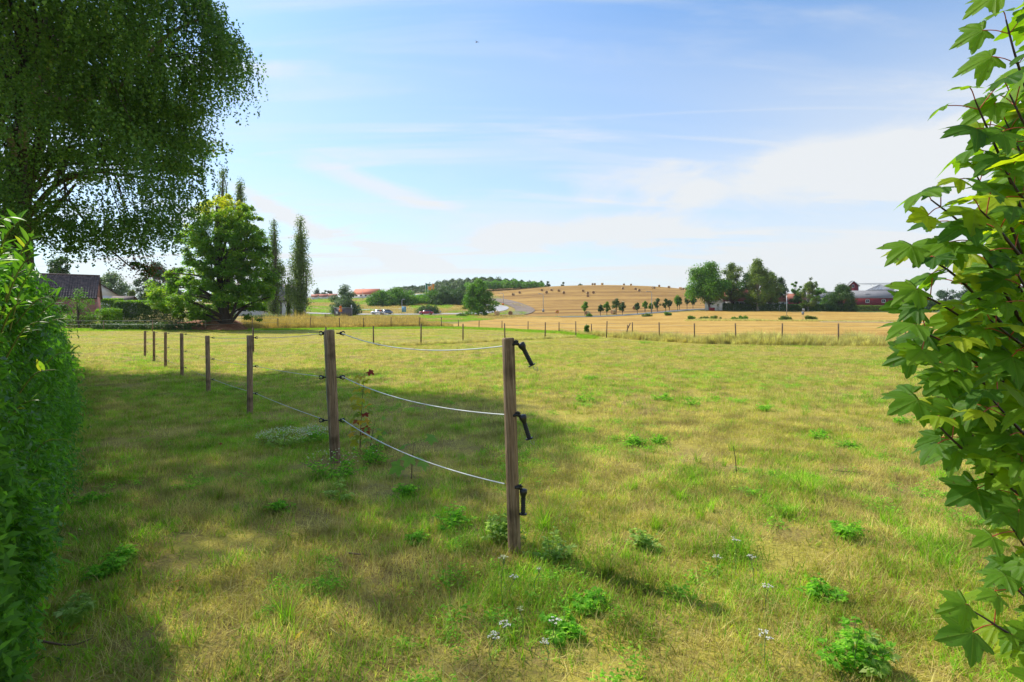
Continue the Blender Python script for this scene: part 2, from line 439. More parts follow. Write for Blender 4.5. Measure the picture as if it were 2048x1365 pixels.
# ------------------------------------------------------------------ terrain height
_T = {   # bearing column -> (distance, height above the paddock by the camera)
    -500: [(3, 0), (14, -.1), (28, -.1), (65, .6), (80, 1.6), (110, 2.9), (200, 5), (400, 9), (900, 12)],
    100: [(3, 0), (12, -.12), (20, -.22), (28, -.15), (65, .6), (80, 1.6), (110, 2.9), (200, 5), (400, 9), (900, 12)],
    350: [(3, 0), (12, -.13), (22, -.24), (30, -.10), (60, .5), (72, 1.0), (78, 1.7), (110, 2.9), (200, 6), (400, 16), (900, 20)],
    520: [(3, 0), (9, -.12), (16, -.20), (28, -.13), (66, .55), (90, 1.6), (110, 2.9), (170, 4.0), (250, 10), (350, 17), (500, 24), (900, 30)],
    700: [(3, 0), (9, -.06), (16, -.12), (33, -.06), (75, .8), (100, 1.6), (130, 2.4), (170, 3.4), (250, 9.5), (350, 16.5), (500, 24), (900, 30)],
    930: [(3, 0), (16, -.05), (36, .06), (75, .80), (120, 2.0), (170, 3.6), (233, 8.3), (300, 15), (350, 20.5), (430, 29), (520, 30), (900, 26)],
    1010: [(3, 0), (16, -.02), (40, .1), (75, .55), (120, 1.8), (170, 3.2), (200, 5.4), (240, 9.6), (300, 16.9), (350, 21.5), (430, 29), (520, 29), (900, 24)],
    1100: [(3, 0), (42, .12), (75, .35), (110, 1.2), (165, 3.0), (230, 9.2), (300, 18.6), (350, 25.0), (400, 27.5), (500, 25), (900, 15)],
    1230: [(3, 0), (46, .15), (75, .4), (110, 1.2), (165, 3.0), (230, 9.2), (300, 18.8), (350, 26.3), (400, 28.0), (480, 24), (900, 12)],
    1385: [(3, 0), (37, .0), (60, .2), (110, 1.5), (170, 4.6), (230, 10.2), (300, 18.4), (350, 23.8), (400, 25.0), (480, 20), (900, 12)],
    1480: [(3, 0), (36, .0), (60, .2), (112, 1.65), (140, 2.9), (172, 5.0), (230, 8.2), (300, 12.5), (400, 15.0), (900, 12)],
    1600: [(3, 0), (34, .0), (60, .2), (115, 1.7), (140, 3.0), (172, 5.0), (230, 6.0), (300, 7.5), (900, 12)],
    1850: [(3, 0), (33, .0), (60, .2), (100, 1.2), (140, 2.9), (175, 4.6), (230, 6.0), (300, 7.5), (900, 12)],
    2700: [(3, 0), (33, .0), (60, .2), (100, 1.2), (140, 2.9), (175, 4.6), (230, 6.0), (300, 7.5), (900, 12)],
}


def _build_table():
    us = np.linspace(-600, 2800, 171); ls = np.linspace(math.log(2.0), math.log(1000.0), 420)
    keys = sorted(_T)
    rows = []
    for k in keys:
        d = np.array([p[0] for p in _T[k]], float); z = np.array([p[1] for p in _T[k]], float)
        rows.append(np.interp(np.exp(ls), d, z))
    rows = np.array(rows)
    tab = np.array([np.interp(us, keys, rows[:, j]) for j in range(len(ls))]).T

    def blur(a, ax, s):
        r = int(3 * s); k = np.exp(-0.5 * (np.arange(-r, r + 1) / s) ** 2); k /= k.sum()
        pad = [(0, 0), (0, 0)]; pad[ax] = (r, r)
        ap = np.pad(a, pad, mode='edge')
        return np.apply_along_axis(lambda v: np.convolve(v, k, 'valid'), ax, ap)
    return us, ls, blur(blur(tab, 1, 4), 0, 2.2)


_US, _LS, _TAB = _build_table()


def vnoise(x, y, seed=0):
    """smooth value noise, 0..1"""
    x = np.asarray(x, float); y = np.asarray(y, float)
    xi = np.floor(x).astype(np.int64); yi = np.floor(y).astype(np.int64)
    fx = x - xi; fy = y - yi
    fx = fx * fx * (3 - 2 * fx); fy = fy * fy * (3 - 2 * fy)

    def h(a, b):
        n = (a * 374761393 + b * 668265263 + seed * 1442695041) & 0xffffffff
        n = ((n ^ (n >> 13)) * 1274126177) & 0xffffffff
        return ((n ^ (n >> 16)) & 0xffff) / 65535.0
    return (h(xi, yi) * (1 - fx) + h(xi + 1, yi) * fx) * (1 - fy) + (h(xi, yi + 1) * (1 - fx) + h(xi + 1, yi + 1) * fx) * fy


def gz(x, y):
    x = np.asarray(x, float); y = np.asarray(y, float)
    yy = np.maximum(y, 2.0)
    u = np.clip((x / yy) * F + CX, -600, 2800)
    l = np.log(np.clip(yy, 2.0, 1000.0))
    fu = (u - _US[0]) / (_US[1] - _US[0]); fl = (l - _LS[0]) / (_LS[1] - _LS[0])
    iu = np.clip(fu.astype(int), 0, len(_US) - 2); il = np.clip(fl.astype(int), 0, len(_LS) - 2)
    a = fu - iu; b = fl - il
    z = (_TAB[iu, il] * (1 - a) + _TAB[iu + 1, il] * a) * (1 - b) + (_TAB[iu, il + 1] * (1 - a) + _TAB[iu + 1, il + 1] * a) * b
    z = z * np.clip((y - 1.0) / 3.0, 0, 1)
    near = np.clip(1 - yy / 60.0, 0, 1)
    z = z + near * ((vnoise(x * 1.3, y * 1.3, 3) - 0.5) * 0.05 + (vnoise(x * 5, y * 5, 4) - 0.5) * 0.02)
    return z


def gzs(x, y): return float(gz(np.array([x]), np.array([y]))[0])
def X(px, d): return (px - CX) / F * d
def Z(py, d): return H - (py - HY) / F * d
def G(px, d, dz=0.0): return Vector((X(px, d), d, gzs(X(px, d), d) + dz))
def P(px, py, d): return Vector((X(px, d), d, Z(py, d)))


# where the mown paddock ends (bearing column, distance)
_BU = [-600, 500, 880, 1010, 1120, 1170, 1265, 1388, 1564, 1811, 2800]
_BD = [62, 64, 74, 72, 66, 52, 42, 36.5, 33.5, 32.5, 32.5]


def bound(u): return np.interp(u, _BU, _BD)


def hill_left(d): return np.interp(d, [160, 170, 200, 230, 260, 300, 350, 430], [1050, 1046, 1058, 1040, 1012, 985, 978, 985])
def hill_near(u): return np.interp(u, [1000, 1100, 1240, 1300, 1385, 1440], [166, 164, 170, 176, 184, 190])


def region(x, y):
    """0 paddock 1 tall-grass verge/meadow 2 stubble field 3 stubble hill 4 farmyard turf"""
    u = np.clip(x / np.maximum(y, 0.5) * F + CX, -600, 2800)
    r = np.zeros(x.shape, int)
    out = (y > bound(u))
    fld = (u > np.interp(y, [60, 75, 100, 125, 160], [1150, 880, 930, 985, 1040])) & (y < np.interp(u, [880, 1100, 1240, 1385, 1440, 2800], [150, 158, 163, 171, 173, 173]))
    r[out] = 1
    r[out & fld] = 2
    # strip right behind the paddock fence stays grassy
    r[out & (y < bound(u) + 2.2) & (u > 1150)] = 1
    # the unmown corner between the two wire fences
    hill = out & (u > hill_left(y)) & (y > hill_near(u)) & ((u < 1452) | (y > 230))
    r[hill] = 3
    r[out & (y > 171) & (u >= 1446) & (y < 235)] = 4
    r[out & (y > 173) & (u >= 1452)] = 4
    return r


def ground_mat(name, stops, scales, bump=0.3, rows=None, row_amt=0.3, patch=None, rowscale=0.35):
    """stops: colour ramp driven by mixed noise; patch: (colour, lo, hi, scale) blotches laid over"""
    m, nt, b = newmat(name); L = nt.links.new
    g = nt.nodes.new('ShaderNodeNewGeometry')
    nz = []
    for s, dt in scales:
        n = nt.nodes.new('ShaderNodeTexNoise'); n.inputs['Scale'].default_value = s; n.inputs['Detail'].default_value = dt
        n.inputs['Roughness'].default_value = 0.62
        L(g.outputs['Position'], n.inputs['Vector']); nz.append(n.outputs[0])
    acc = nz[0]
    for o in nz[1:]:
        a = nt.nodes.new('ShaderNodeMath'); a.operation = 'ADD'; L(acc, a.inputs[0]); L(o, a.inputs[1]); acc = a.outputs[0]
    a = nt.nodes.new('ShaderNodeMath'); a.operation = 'MULTIPLY'; L(acc, a.inputs[0]); a.inputs[1].default_value = 1.0 / len(nz); acc = a.outputs[0]
    if rows is not None:
        mp = nt.nodes.new('ShaderNodeMapping'); L(g.outputs['Position'], mp.inputs[0])
        mp.inputs['Rotation'].default_value = (0, 0, R(rows)); mp.inputs['Scale'].default_value = (0.04, 1, 0.3)
        w = nt.nodes.new('ShaderNodeTexNoise'); w.inputs['Scale'].default_value = rowscale; w.inputs['Detail'].default_value = 4
        L(mp.outputs[0], w.inputs['Vector'])
        mm = nt.nodes.new('ShaderNodeMath'); mm.operation = 'MULTIPLY_ADD'
        L(w.outputs[0], mm.inputs[0]); mm.inputs[1].default_value = row_amt; mm.inputs[2].default_value = -row_amt / 2
        a2 = nt.nodes.new('ShaderNodeMath'); a2.operation = 'ADD'; L(acc, a2.inputs[0]); L(mm.outputs[0], a2.inputs[1]); acc = a2.outputs[0]
    r = ramp_node(nt, stops); L(acc, r.inputs[0]); c = r.outputs[0]
    if patch:
        for pc, lo, hi, sc_ in patch:
            n = nt.nodes.new('ShaderNodeTexNoise'); n.inputs['Scale'].default_value = sc_; n.inputs['Detail'].default_value = 4
            L(g.outputs['Position'], n.inputs['Vector'])
            mr = nt.nodes.new('ShaderNodeMapRange'); mr.interpolation_type = 'SMOOTHSTEP'
            L(n.outputs[0], mr.inputs[0]); mr.inputs[1].default_value = lo; mr.inputs[2].default_value = hi
            mx = nt.nodes.new('ShaderNodeMix'); mx.data_type = 'RGBA'; L(mr.outputs[0], mx.inputs['Factor'])
            L(c, mx.inputs['A']); mx.inputs['B'].default_value = (*pc, 1); c = mx.outputs['Result']
    L(c, b.inputs['Base Color']); b.inputs['Roughness'].default_value = 0.95
    b.inputs['Specular IOR Level'].default_value = 0.15
    bp = nt.nodes.new('ShaderNodeBump'); bp.inputs['Strength'].default_value = bump; bp.inputs['Distance'].default_value = 0.05
    L(nz[-1], bp.inputs['Height']); L(bp.outputs[0], b.inputs['Normal'])
    return m


M['g_paddock'] = ground_mat('paddock_soil_and_thatch', [(0.32, (0.13, 0.085, 0.045)), (0.45, (0.28, 0.21, 0.07)), (0.55, (0.42, 0.36, 0.06)), (0.68, (0.54, 0.42, 0.14))],
                            [(0.35, 4), (2.3, 5), (38, 6)], 0.6, patch=[((0.22, 0.28, 0.025), 0.50, 0.64, 0.23), ((0.40, 0.30, 0.13), 0.60, 0.72, 0.6)])
M['g_meadow'] = ground_mat('rough_meadow', [(0.38, (0.12, 0.15, 0.03)), (0.5, (0.26, 0.22, 0.06)), (0.62, (0.44, 0.29, 0.09))],
                           [(0.03, 4), (0.22, 5), (2.0, 6)], 0.5, rows=0, row_amt=0.25, rowscale=0.12)
M['g_stubble'] = ground_mat('stubble', [(0.36, (0.26, 0.145, 0.030)), (0.5, (0.44, 0.265, 0.058)), (0.62, (0.56, 0.37, 0.10))],
                            [(0.06, 4), (0.5, 5), (6, 6)], 0.4, rows=-3, row_amt=0.45, rowscale=0.5)
M['g_hill'] = ground_mat('hill_stubble', [(0.34, (0.18, 0.098, 0.027)), (0.5, (0.31, 0.175, 0.045)), (0.64, (0.41, 0.25, 0.068))],
                         [(0.02, 4), (0.2, 5), (2.5, 6)], 0.4, rows=-8, row_amt=0.95, rowscale=0.16)
M['g_turf'] = ground_mat('farm_turf', [(0.35, (0.05, 0.085, 0.02)), (0.5, (0.10, 0.15, 0.03)), (0.65, (0.20, 0.20, 0.05))],
                         [(0.1, 4), (0.8, 5), (3, 6)], 0.4)
M['g_earth'] = ground_mat('bare_earth', [(0.35, (0.08, 0.03, 0.015)), (0.5, (0.22, 0.085, 0.04)), (0.66, (0.42, 0.26, 0.14))],
                          [(0.5, 4), (2.5, 5), (9, 6)], 0.8)
M['g_track'] = ground_mat('dirt_track', [(0.36, (0.15, 0.115, 0.09)), (0.6, (0.28, 0.22, 0.17))], [(0.2, 4), (1.5, 6)], 0.4)


def build_ground():
    fa = np.radians(np.arange(-58, 58.01, 0.22))
    ba = np.radians(np.concatenate([np.arange(62, 298.1, 6.0)]))
    A = np.concatenate([fa, ba])
    rr = [0.35]
    while rr[-1] < 3500: rr.append(rr[-1] * (1.016 if rr[-1] < 520 else 1.08))
    rr = np.array(rr)
    X_ = np.sin(A)[:, None] * rr[None]; Y_ = np.cos(A)[:, None] * rr[None]
    Zv = gz(X_, Y_)
    n, m = X_.shape
    V = np.stack([X_, Y_, Zv], -1).reshape(-1, 3)
    i = np.arange(n)[:, None]; j = np.arange(m - 1)[None]
    k = (i + 1) % n
    Q = np.stack([(i * m + j), (k * m + j), (k * m + j + 1), (i * m + j + 1)], -1)
    Xc = (X_[:, :-1] + X_[:, 1:] + np.roll(X_, -1, 0)[:, :-1] + np.roll(X_, -1, 0)[:, 1:]) / 4
    Yc = (Y_[:, :-1] + Y_[:, 1:] + np.roll(Y_, -1, 0)[:, :-1] + np.roll(Y_, -1, 0)[:, 1:]) / 4
    # irregular field edges
    jit = (vnoise(Xc * 0.25, Yc * 0.25, 9) - 0.5) * 2.0
    reg = region(Xc, Yc + jit * np.clip(Yc / 80, 0.1, 1.5))
    names = ['ground', 'meadow', 'stubble_field', 'hill', 'farm_ground']
    labs = ['mown paddock of yellow green and dry grass around the camera', 'rough grass meadow beyond the paddock fence on the left',
            'flat golden stubble field behind the paddock on the right', 'stubble covered hill dotted with straw bales',
            'green turf under the farm buildings and trees at right']
    mats = [M['g_paddock'], M['g_meadow'], M['g_stubble'], M['g_hill'], M['g_turf']]
    for r in range(5):
        q = Q[reg == r]
        if not len(q): continue
        if r == 0:   # close the hole under the camera
            pass
        used = np.unique(q); rem = np.zeros(len(V), np.int64); rem[used] = np.arange(len(used))
        Vr = V[used]; qq = rem[q]
        gl = [qq[:, ::-1]]
        if r == 0:
            c = len(Vr); Vr = np.vstack([Vr, [0, 0, 0]])
            inner = rem[np.arange(n) * m]
            gl.append(np.array([(c, inner[(t + 1) % n], inner[t]) for t in range(n)]))
        o = link(names[r], mesh_np(names[r], Vr, gl, mats[r], True))
        tag(o, labs[r], 'ground' if r < 3 else 'land', kind='structure')


build_ground()


def strip(name, pts, width, mat, lift=0.05, label=None, kind='structure', cat='road', n=10):
    """a road-like ribbon laid on the terrain; pts in (bearing column, distance)"""
    C = np.array([(X(u, d), d) for u, d in pts])
    t = np.linspace(0, len(C) - 1, (len(C) - 1) * n + 1)
    # catmull-rom
    out = []
    for tt in t:
        i = min(int(tt), len(C) - 2); f = tt - i
        p0 = C[max(i - 1, 0)]; p1 = C[i]; p2 = C[i + 1]; p3 = C[min(i + 2, len(C) - 1)]
        out.append(0.5 * ((2 * p1) + (-p0 + p2) * f + (2 * p0 - 5 * p1 + 4 * p2 - p3) * f * f + (-p0 + 3 * p1 - 3 * p2 + p3) * f ** 3))
    C = np.array(out); T = np.gradient(C, axis=0); T /= np.linalg.norm(T, axis=1)[:, None]
    Nn = np.stack([-T[:, 1], T[:, 0]], 1)
    V = []; K = 6
    for k in range(K + 1):
        o = (k / K - 0.5) * width
        q = C + Nn * o
        V.append(np.column_stack([q, gz(q[:, 0], q[:, 1]) + lift]))
    V = np.array(V); m = len(C)
    Q = [(a * m + b, a * m + b + 1, (a + 1) * m + b + 1, (a + 1) * m + b) for a in range(K) for b in range(m - 1)]
    V = V.reshape(-1, 3)
    # skirts so the ribbon sits in the ground
    o = link(name, mesh_np(name, V, np.array(Q), mat, True))
    return tag(o, label, cat, kind=kind)


strip('road', [(560, 178), (700, 174), (790, 172), (860, 173), (925, 176), (965, 186), (992, 199), (1000, 214), (985, 226), (950, 236), (905, 250), (850, 262)],
      6.6, M['asphalt'], 0.12, 'pale country road curving behind the round willow tree')
strip('road', [(1120, 158), (1180, 160), (1240, 164), (1300, 171), (1350, 176), (1385, 181), (1420, 184), (1452, 186)],
      4.5, M['asphalt_dark'], 0.10, 'narrow grey farm road running along the row of young trees')
strip('path', [(425, 112), (500, 108), (560, 107), (610, 112), (650, 122)], 4.0, M['concrete'], 0.10, 'pale gravel drive in front of the dark and white house', cat='path')
strip('dirt_track', [(965, 268), (992, 262), (1020, 240), (1042, 214), (1050, 196), (1040, 180), (1018, 170)], 7.0, M['g_track'], 0.18,
      'brown dirt track curving round the foot of the stubble hill', cat='track')
strip('path', [(1640, 104), (1740, 103), (1830, 101), (1950, 100), (2100, 99)], 1.6, M['concrete'], 0.07, 'thin pale track crossing the stubble field at far right', cat='path')
strip('path', [(700, 205), (760, 204), (830, 212)], 3.5, M['concrete'], 0.12, 'short pale lane below the red roofed hall', cat='path')


def earth_bank():
    us = np.linspace(225, 500, 60); ds = np.linspace(57, 76, 26)
    V = []
    for u in us:
        w = np.interp(u, [225, 290, 340, 400, 435, 475, 500], [0, .05, .25, .8, 1.2, .8, 0])
        for d in ds:
            x = X(u, d); f = np.clip((d - 58) / 6, 0, 1); f = f * f * (3 - 2 * f); b = np.clip((76 - d) / 6, 0, 1)
            z = gzs(x, d) + w * min(f, b) * (0.8 + 0.4 * float(vnoise(x * .6, d * .6, 5))) + (float(vnoise(x * 2, d * 2, 6)) - .5) * .2 * f - (0.12 if w * min(f, b) < 0.05 else 0)
            V.append((x, d, z))
    m = len(ds)
    Q = [(a * m + b, (a + 1) * m + b, (a + 1) * m + b + 1, a * m + b + 1) for a in range(len(us) - 1) for b in range(m - 1)]
    o = link('earth_bank', mesh_np('earth_bank', V, np.array(Q), M['g_earth'], True))
    tag(o, 'low bank of bare red brown earth under the chestnut tree', 'bank', kind='structure')


earth_bank()

# ------------------------------------------------------------------ leaves, tufts and trees
def leaf_quads(P_, Nn, Ln, Wd, rng, D=None):
    """diamond shaped leaves, slightly folded. P centre, Nn normal, Ln length, Wd width, D optional long axis"""
    n = len(P_)
    Nn = Nn / (np.linalg.norm(Nn, axis=1)[:, None] + 1e-9)
    if D is None: D = rng.normal(size=(n, 3))
    D = D - (D * Nn).sum(1)[:, None] * Nn
    D /= np.linalg.norm(D, axis=1)[:, None] + 1e-9
    B = np.cross(Nn, D)
    Ln = np.broadcast_to(Ln, (n,))[:, None]; Wd = np.broadcast_to(Wd, (n,))[:, None]
    a = P_ - D * Ln * .5; c = P_ + D * Ln * .5 - Nn * Ln * 0.10
    o1 = P_ + B * Wd * .5 + Nn * Wd * .15; o2 = P_ - B * Wd * .5 + Nn * Wd * .15
    V = np.stack([a, o2, c, o1], 1).reshape(-1, 3)
    return V, np.arange(4 * n).reshape(n, 4)


def smooth_path(pts, n=6, wob=0.0, rng=None):
    pts = np.asarray(pts, float); t = np.linspace(0, len(pts) - 1, (len(pts) - 1) * n + 1)
    out = []
    for tt in t:
        i = min(int(tt), len(pts) - 2); f = tt - i
        p0 = pts[max(i - 1, 0)]; p1 = pts[i]; p2 = pts[i + 1]; p3 = pts[min(i + 2, len(pts) - 1)]
        out.append(0.5 * ((2 * p1) + (-p0 + p2) * f + (2 * p0 - 5 * p1 + 4 * p2 - p3) * f * f + (-p0 + 3 * p1 - 3 * p2 + p3) * f ** 3))
    out = np.array(out)
    if wob and rng is not None:
        w = rng.normal(size=out.shape) * wob; w[0] = 0
        out += w
    return out


def limbs_mesh(base, top, r0, tips, rng, nseg=5, ntips=None, twig=0.25, name='trunk', mat=None, parent=None, wob=0.03, start=(0.2, 0.9)):
    """trunk from base to top plus limbs that leave it and end at tips (all relative to the thing)"""
    mb = MB()
    base = np.array(base, float); top = np.array(top, float)
    mid = (base + top) / 2 + rng.normal(size=3) * np.linalg.norm(top - base) * wob * np.array([1, 1, 0])
    tr = smooth_path([base, mid, top], nseg)
    rad = r0 * np.linspace(1, 0.16, len(tr)) ** 0.85; rad[0] *= 1.35
    mb.tube(tr, rad, 8)
    tips = np.asarray(tips)
    if ntips and len(tips) > ntips: tips = tips[rng.choice(len(tips), ntips, replace=False)]
    ht = max(top[2] - base[2], 0.1)
    for tp in tips:
        zf = np.clip((tp[2] - base[2]) / ht, 0, 1.2)
        f = np.clip(zf * rng.uniform(0.45, 0.8), start[0], start[1])
        k = int(f * (len(tr) - 1)); s = tr[k]
        L_ = np.linalg.norm(tp - s)
        m1 = s * .55 + tp * .45 + np.array([0, 0, 0.12 * L_]) + rng.normal(size=3) * 0.06 * L_
        pth = smooth_path([s, m1, tp], 3)
        r = min(rad[k] * 0.6, 0.02 + 0.030 * L_)
        mb.tube(pth, np.linspace(r, r * 0.2, len(pth)), 5, False)
    return mb.build(name, mat, parent, True)


def tree(name, u, d, top_py, width_px, base_py=None, prof='round', ncl=60, nleaf=4000, ls=0.3, clr=None, flat=0.75,
         leaf='leaf_mid', bark='bark', label='', group=None, seed=0, crown_from=0.22, lean=0.0, trunk_r=None, tint=None, cat='tree', base=None, depth_f=1.0, up=0.35, tall=None):
    """a single tree: trunk with limbs and a crown of leaf clumps inside a profile"""
    rng = np.random.default_rng(seed + int(u * 7 + d))
    g = G(u, d) if base is None else Vector(base)
    top = Z(top_py, d) - g.z if tall is None else tall
    hw = width_px / F * d / 2
    root = empty(name, g, label, cat, group)
    profs = {
        'round': [(0, .35), (.15, .8), (.4, 1), (.65, .93), (.85, .6), (1, .12)],
        'poplar': [(0, .45), (.1, .85), (.3, 1), (.5, .85), (.75, .45), (.9, .2), (1, .03)],
        'birch': [(0, .6), (.2, .95), (.45, 1), (.7, .75), (.88, .42), (1, .08)],
        'spire': [(0, .6), (.5, 1), (.8, .85), (.92, .6), (1, .2)],
        'cone': [(0, 1), (.3, .85), (.6, .55), (.85, .25), (1, .04)],
        'bush': [(0, .92), (.3, 1), (.6, .9), (.85, .6), (1, .15)],
        'egg': [(0, .45), (.2, .9), (.4, 1), (.7, .7), (.9, .35), (1, .1)],
        'young': [(0, .5), (.3, 1), (.6, .85), (1, .2)],
    }
    pr = profs[prof] if isinstance(prof, str) else prof
    pt = np.array([p[0] for p in pr]); pv = np.array([p[1] for p in pr])
    t = rng.random(ncl * 4); keep = rng.random(ncl * 4) < np.interp(t, pt, pv) ** 0.8 + 0.05
    t = t[keep][:ncl]; n = len(t)
    ang = rng.random(n) * 2 * math.pi
    clr = clr or hw * 0.30
    rr = np.interp(t, pt, pv) * hw * (0.25 + 0.75 * rng.random(n) ** 0.6)
    # uneven outline
    lobes = 1 + 0.22 * np.sin(ang * 2 + seed) + 0.16 * np.sin(ang * 3 + t * 7 + seed * 1.7)
    rr = np.maximum(rr * lobes * 1.04 - clr * 0.42, 0)
    z0 = top * crown_from
    zc = z0 + t * (top - z0 - clr * flat * 0.6)
    cx = rr * np.cos(ang) + lean * hw * (zc / top) ** 1.5; cy = rr * np.sin(ang) * depth_f
    C = np.column_stack([cx, cy, zc])
    cr = clr * rng.uniform(0.6, 1.25, n)
    w = cr ** 2; w /= w.sum()
    nleaf = int(nleaf * (2.2 if 1380 < u < 1700 else 1.5)); hw *= 1.0
    k = rng.choice(n, nleaf, p=w)
    dirv = rng.normal(size=(nleaf, 3)); dirv /= np.linalg.norm(dirv, axis=1)[:, None]
    rad = rng.random(nleaf) ** 0.45 * rng.uniform(.85, 1.2, nleaf)
    sc = np.array([1, 1, flat])
    Pn = C[k] + dirv * rad[:, None] * cr[k][:, None] * sc
    Nn = dirv * 0.7 + np.array([0, 0, up]) + rng.normal(size=(nleaf, 3)) * 0.45
    crnd = rng.random(n)
    rnd = 0.5 * crnd[k] + 0.5 * rng.random(nleaf)
    if tint is not None: rnd = np.clip(rnd * 0.75 + tint(Pn, hw, top), 0, 1)
    V, Q = leaf_quads(Pn, Nn, ls * rng.uniform(.7, 1.3, nleaf), ls * .7, rng)
    Vn = V
    link('crown', mesh_np('crown', Vn, Q, M[leaf], False, rnd), root)
    tr_top = (C[np.argmax(zc)][0] * .8, 0, top * 0.93)
    limbs_mesh((0, 0, -0.2), tr_top, trunk_r or max(0.06, top * 0.022), C, rng, ntips=min(n, 34), mat=M[bark], parent=root)
    return root


# ------------------------------------------------------------------ grass (tufts spread with geometry nodes, one object per sort)
def blade_tuft(rng, n, rad, h, w, bend, tilt=0.35, seg=2):
    """one tuft: bent tapering blades, returned as verts, quads and a value per blade"""
    V = []; Q = []; T = []; rn = []
    for i in range(n):
        a = rng.random() * 2 * math.pi; r = rad * math.sqrt(rng.random())
        b0 = np.array([r * math.cos(a), r * math.sin(a), -0.01])
        hh = h * rng.uniform(.5, 1.2); ww = w * rng.uniform(.6, 1.3)
        da = rng.random() * 2 * math.pi; dr = np.array([math.cos(da), math.sin(da), 0]); sd = np.array([-dr[1], dr[0], 0])
        ti = tilt * rng.random(); bd = bend * rng.uniform(.2, 1.3)
        v0 = len(V)
        for s in range(seg + 1):
            f = s / seg
            out = hh * (ti * f + bd * f * f); up = hh * f * math.sqrt(max(0.05, 1 - (ti + bd * f * .6) ** 2 * .8))
            c = b0 + dr * out + np.array([0, 0, up]); ws = ww * (1 - f) ** 0.7 * .5 if s < seg else 0
            if s < seg: V += [c - sd * ws, c + sd * ws]
            else: V.append(c)
        for s in range(seg - 1): Q.append((v0 + 2 * s, v0 + 2 * s + 1, v0 + 2 * s + 3, v0 + 2 * s + 2))
        T.append((v0 + 2 * (seg - 1), v0 + 2 * (seg - 1) + 1, v0 + 2 * seg))
        rn += [rng.random()] * (len(V) - v0)
    return np.array(V), np.array(Q).reshape(-1, 4), np.array(T), np.array(rn)


def scatter_group():
    ng = bpy.data.node_groups.new('tufts_on_points', 'GeometryNodeTree')
    ng.interface.new_socket('Geometry', in_out='INPUT', socket_type='NodeSocketGeometry')
    ng.interface.new_socket('Geometry', in_out='OUTPUT', socket_type='NodeSocketGeometry')
    N, L = ng.nodes.new, ng.links.new
    gi = N('NodeGroupInput'); go = N('NodeGroupOutput')

    def attr(nm, tp):
        a = N('GeometryNodeInputNamedAttribute'); a.data_type = tp; a.inputs['Name'].default_value = nm
        return next(o for o in a.outputs if o.name == 'Attribute' and o.enabled)
    sep = N('GeometryNodeSeparateGeometry'); sep.domain = 'POINT'
    L(gi.outputs[0], sep.inputs['Geometry']); L(attr('is_pt', 'BOOLEAN'), sep.inputs['Selection'])
    sp = N('GeometryNodeSplitToInstances'); sp.domain = 'POINT'
    L(sep.outputs['Inverted'], sp.inputs[0]); L(attr('tid', 'INT'), sp.inputs['Group ID'])
    ip = N('GeometryNodeInstanceOnPoints')
    L(sep.outputs['Selection'], ip.inputs['Points']); L(sp.outputs[0], ip.inputs['Instance'])
    ip.inputs['Pick Instance'].default_value = True
    L(attr('tid', 'INT'), ip.inputs['Instance Index'])
    er = N('FunctionNodeEulerToRotation'); L(attr('rot', 'FLOAT_VECTOR'), er.inputs[0]); L(er.outputs[0], ip.inputs['Rotation'])
    L(attr('scl', 'FLOAT_VECTOR'), ip.inputs['Scale'])
    L(ip.outputs[0], go.inputs[0])
    return ng


NG = scatter_group()


def scatter(name, tufts, PT, rot, scl, tid, mat, label, cat, parent=None):
    V = []; Qs = []; Ts = []; rnd = []; ids = []; n = 0
    for k, (v, q, t, r) in enumerate(tufts):
        V.append(v); rnd.append(r); ids.append(np.full(len(v), k))
        if len(q): Qs.append(q + n)
        if len(t): Ts.append(t + n)
        n += len(v)
    nt_ = n
    V.append(PT); allv = np.vstack(V)
    groups = ([np.vstack(Qs)] if Qs else []) + ([np.vstack(Ts)] if Ts else [])
    me = mesh_np(name, allv, groups, mat)
    N_ = len(allv)

    def at(nm, tp, data, key='value'):
        a = me.attributes.new(nm, tp, 'POINT'); a.data.foreach_set(key, data)
    isp = np.zeros(N_, bool); isp[nt_:] = True
    at('is_pt', 'BOOLEAN', isp)
    t = np.zeros(N_, np.int32); t[:nt_] = np.concatenate(ids); t[nt_:] = tid; at('tid', 'INT', t)
    r = np.zeros(N_, np.float32); r[:nt_] = np.concatenate(rnd); at('rnd', 'FLOAT', r)
    ro = np.zeros((N_, 3), np.float32); ro[nt_:] = rot; at('rot', 'FLOAT_VECTOR', ro.ravel(), 'vector')
    sc = np.ones((N_, 3), np.float32); sc[nt_:] = scl; at('scl', 'FLOAT_VECTOR', sc.ravel(), 'vector')
    o = link(name, me, parent)
    md = o.modifiers.new('tufts', 'NODES'); md.node_group = NG
    if label: tag(o, label, cat, kind='stuff')
    else: o['kind'] = 'stuff'
    return o


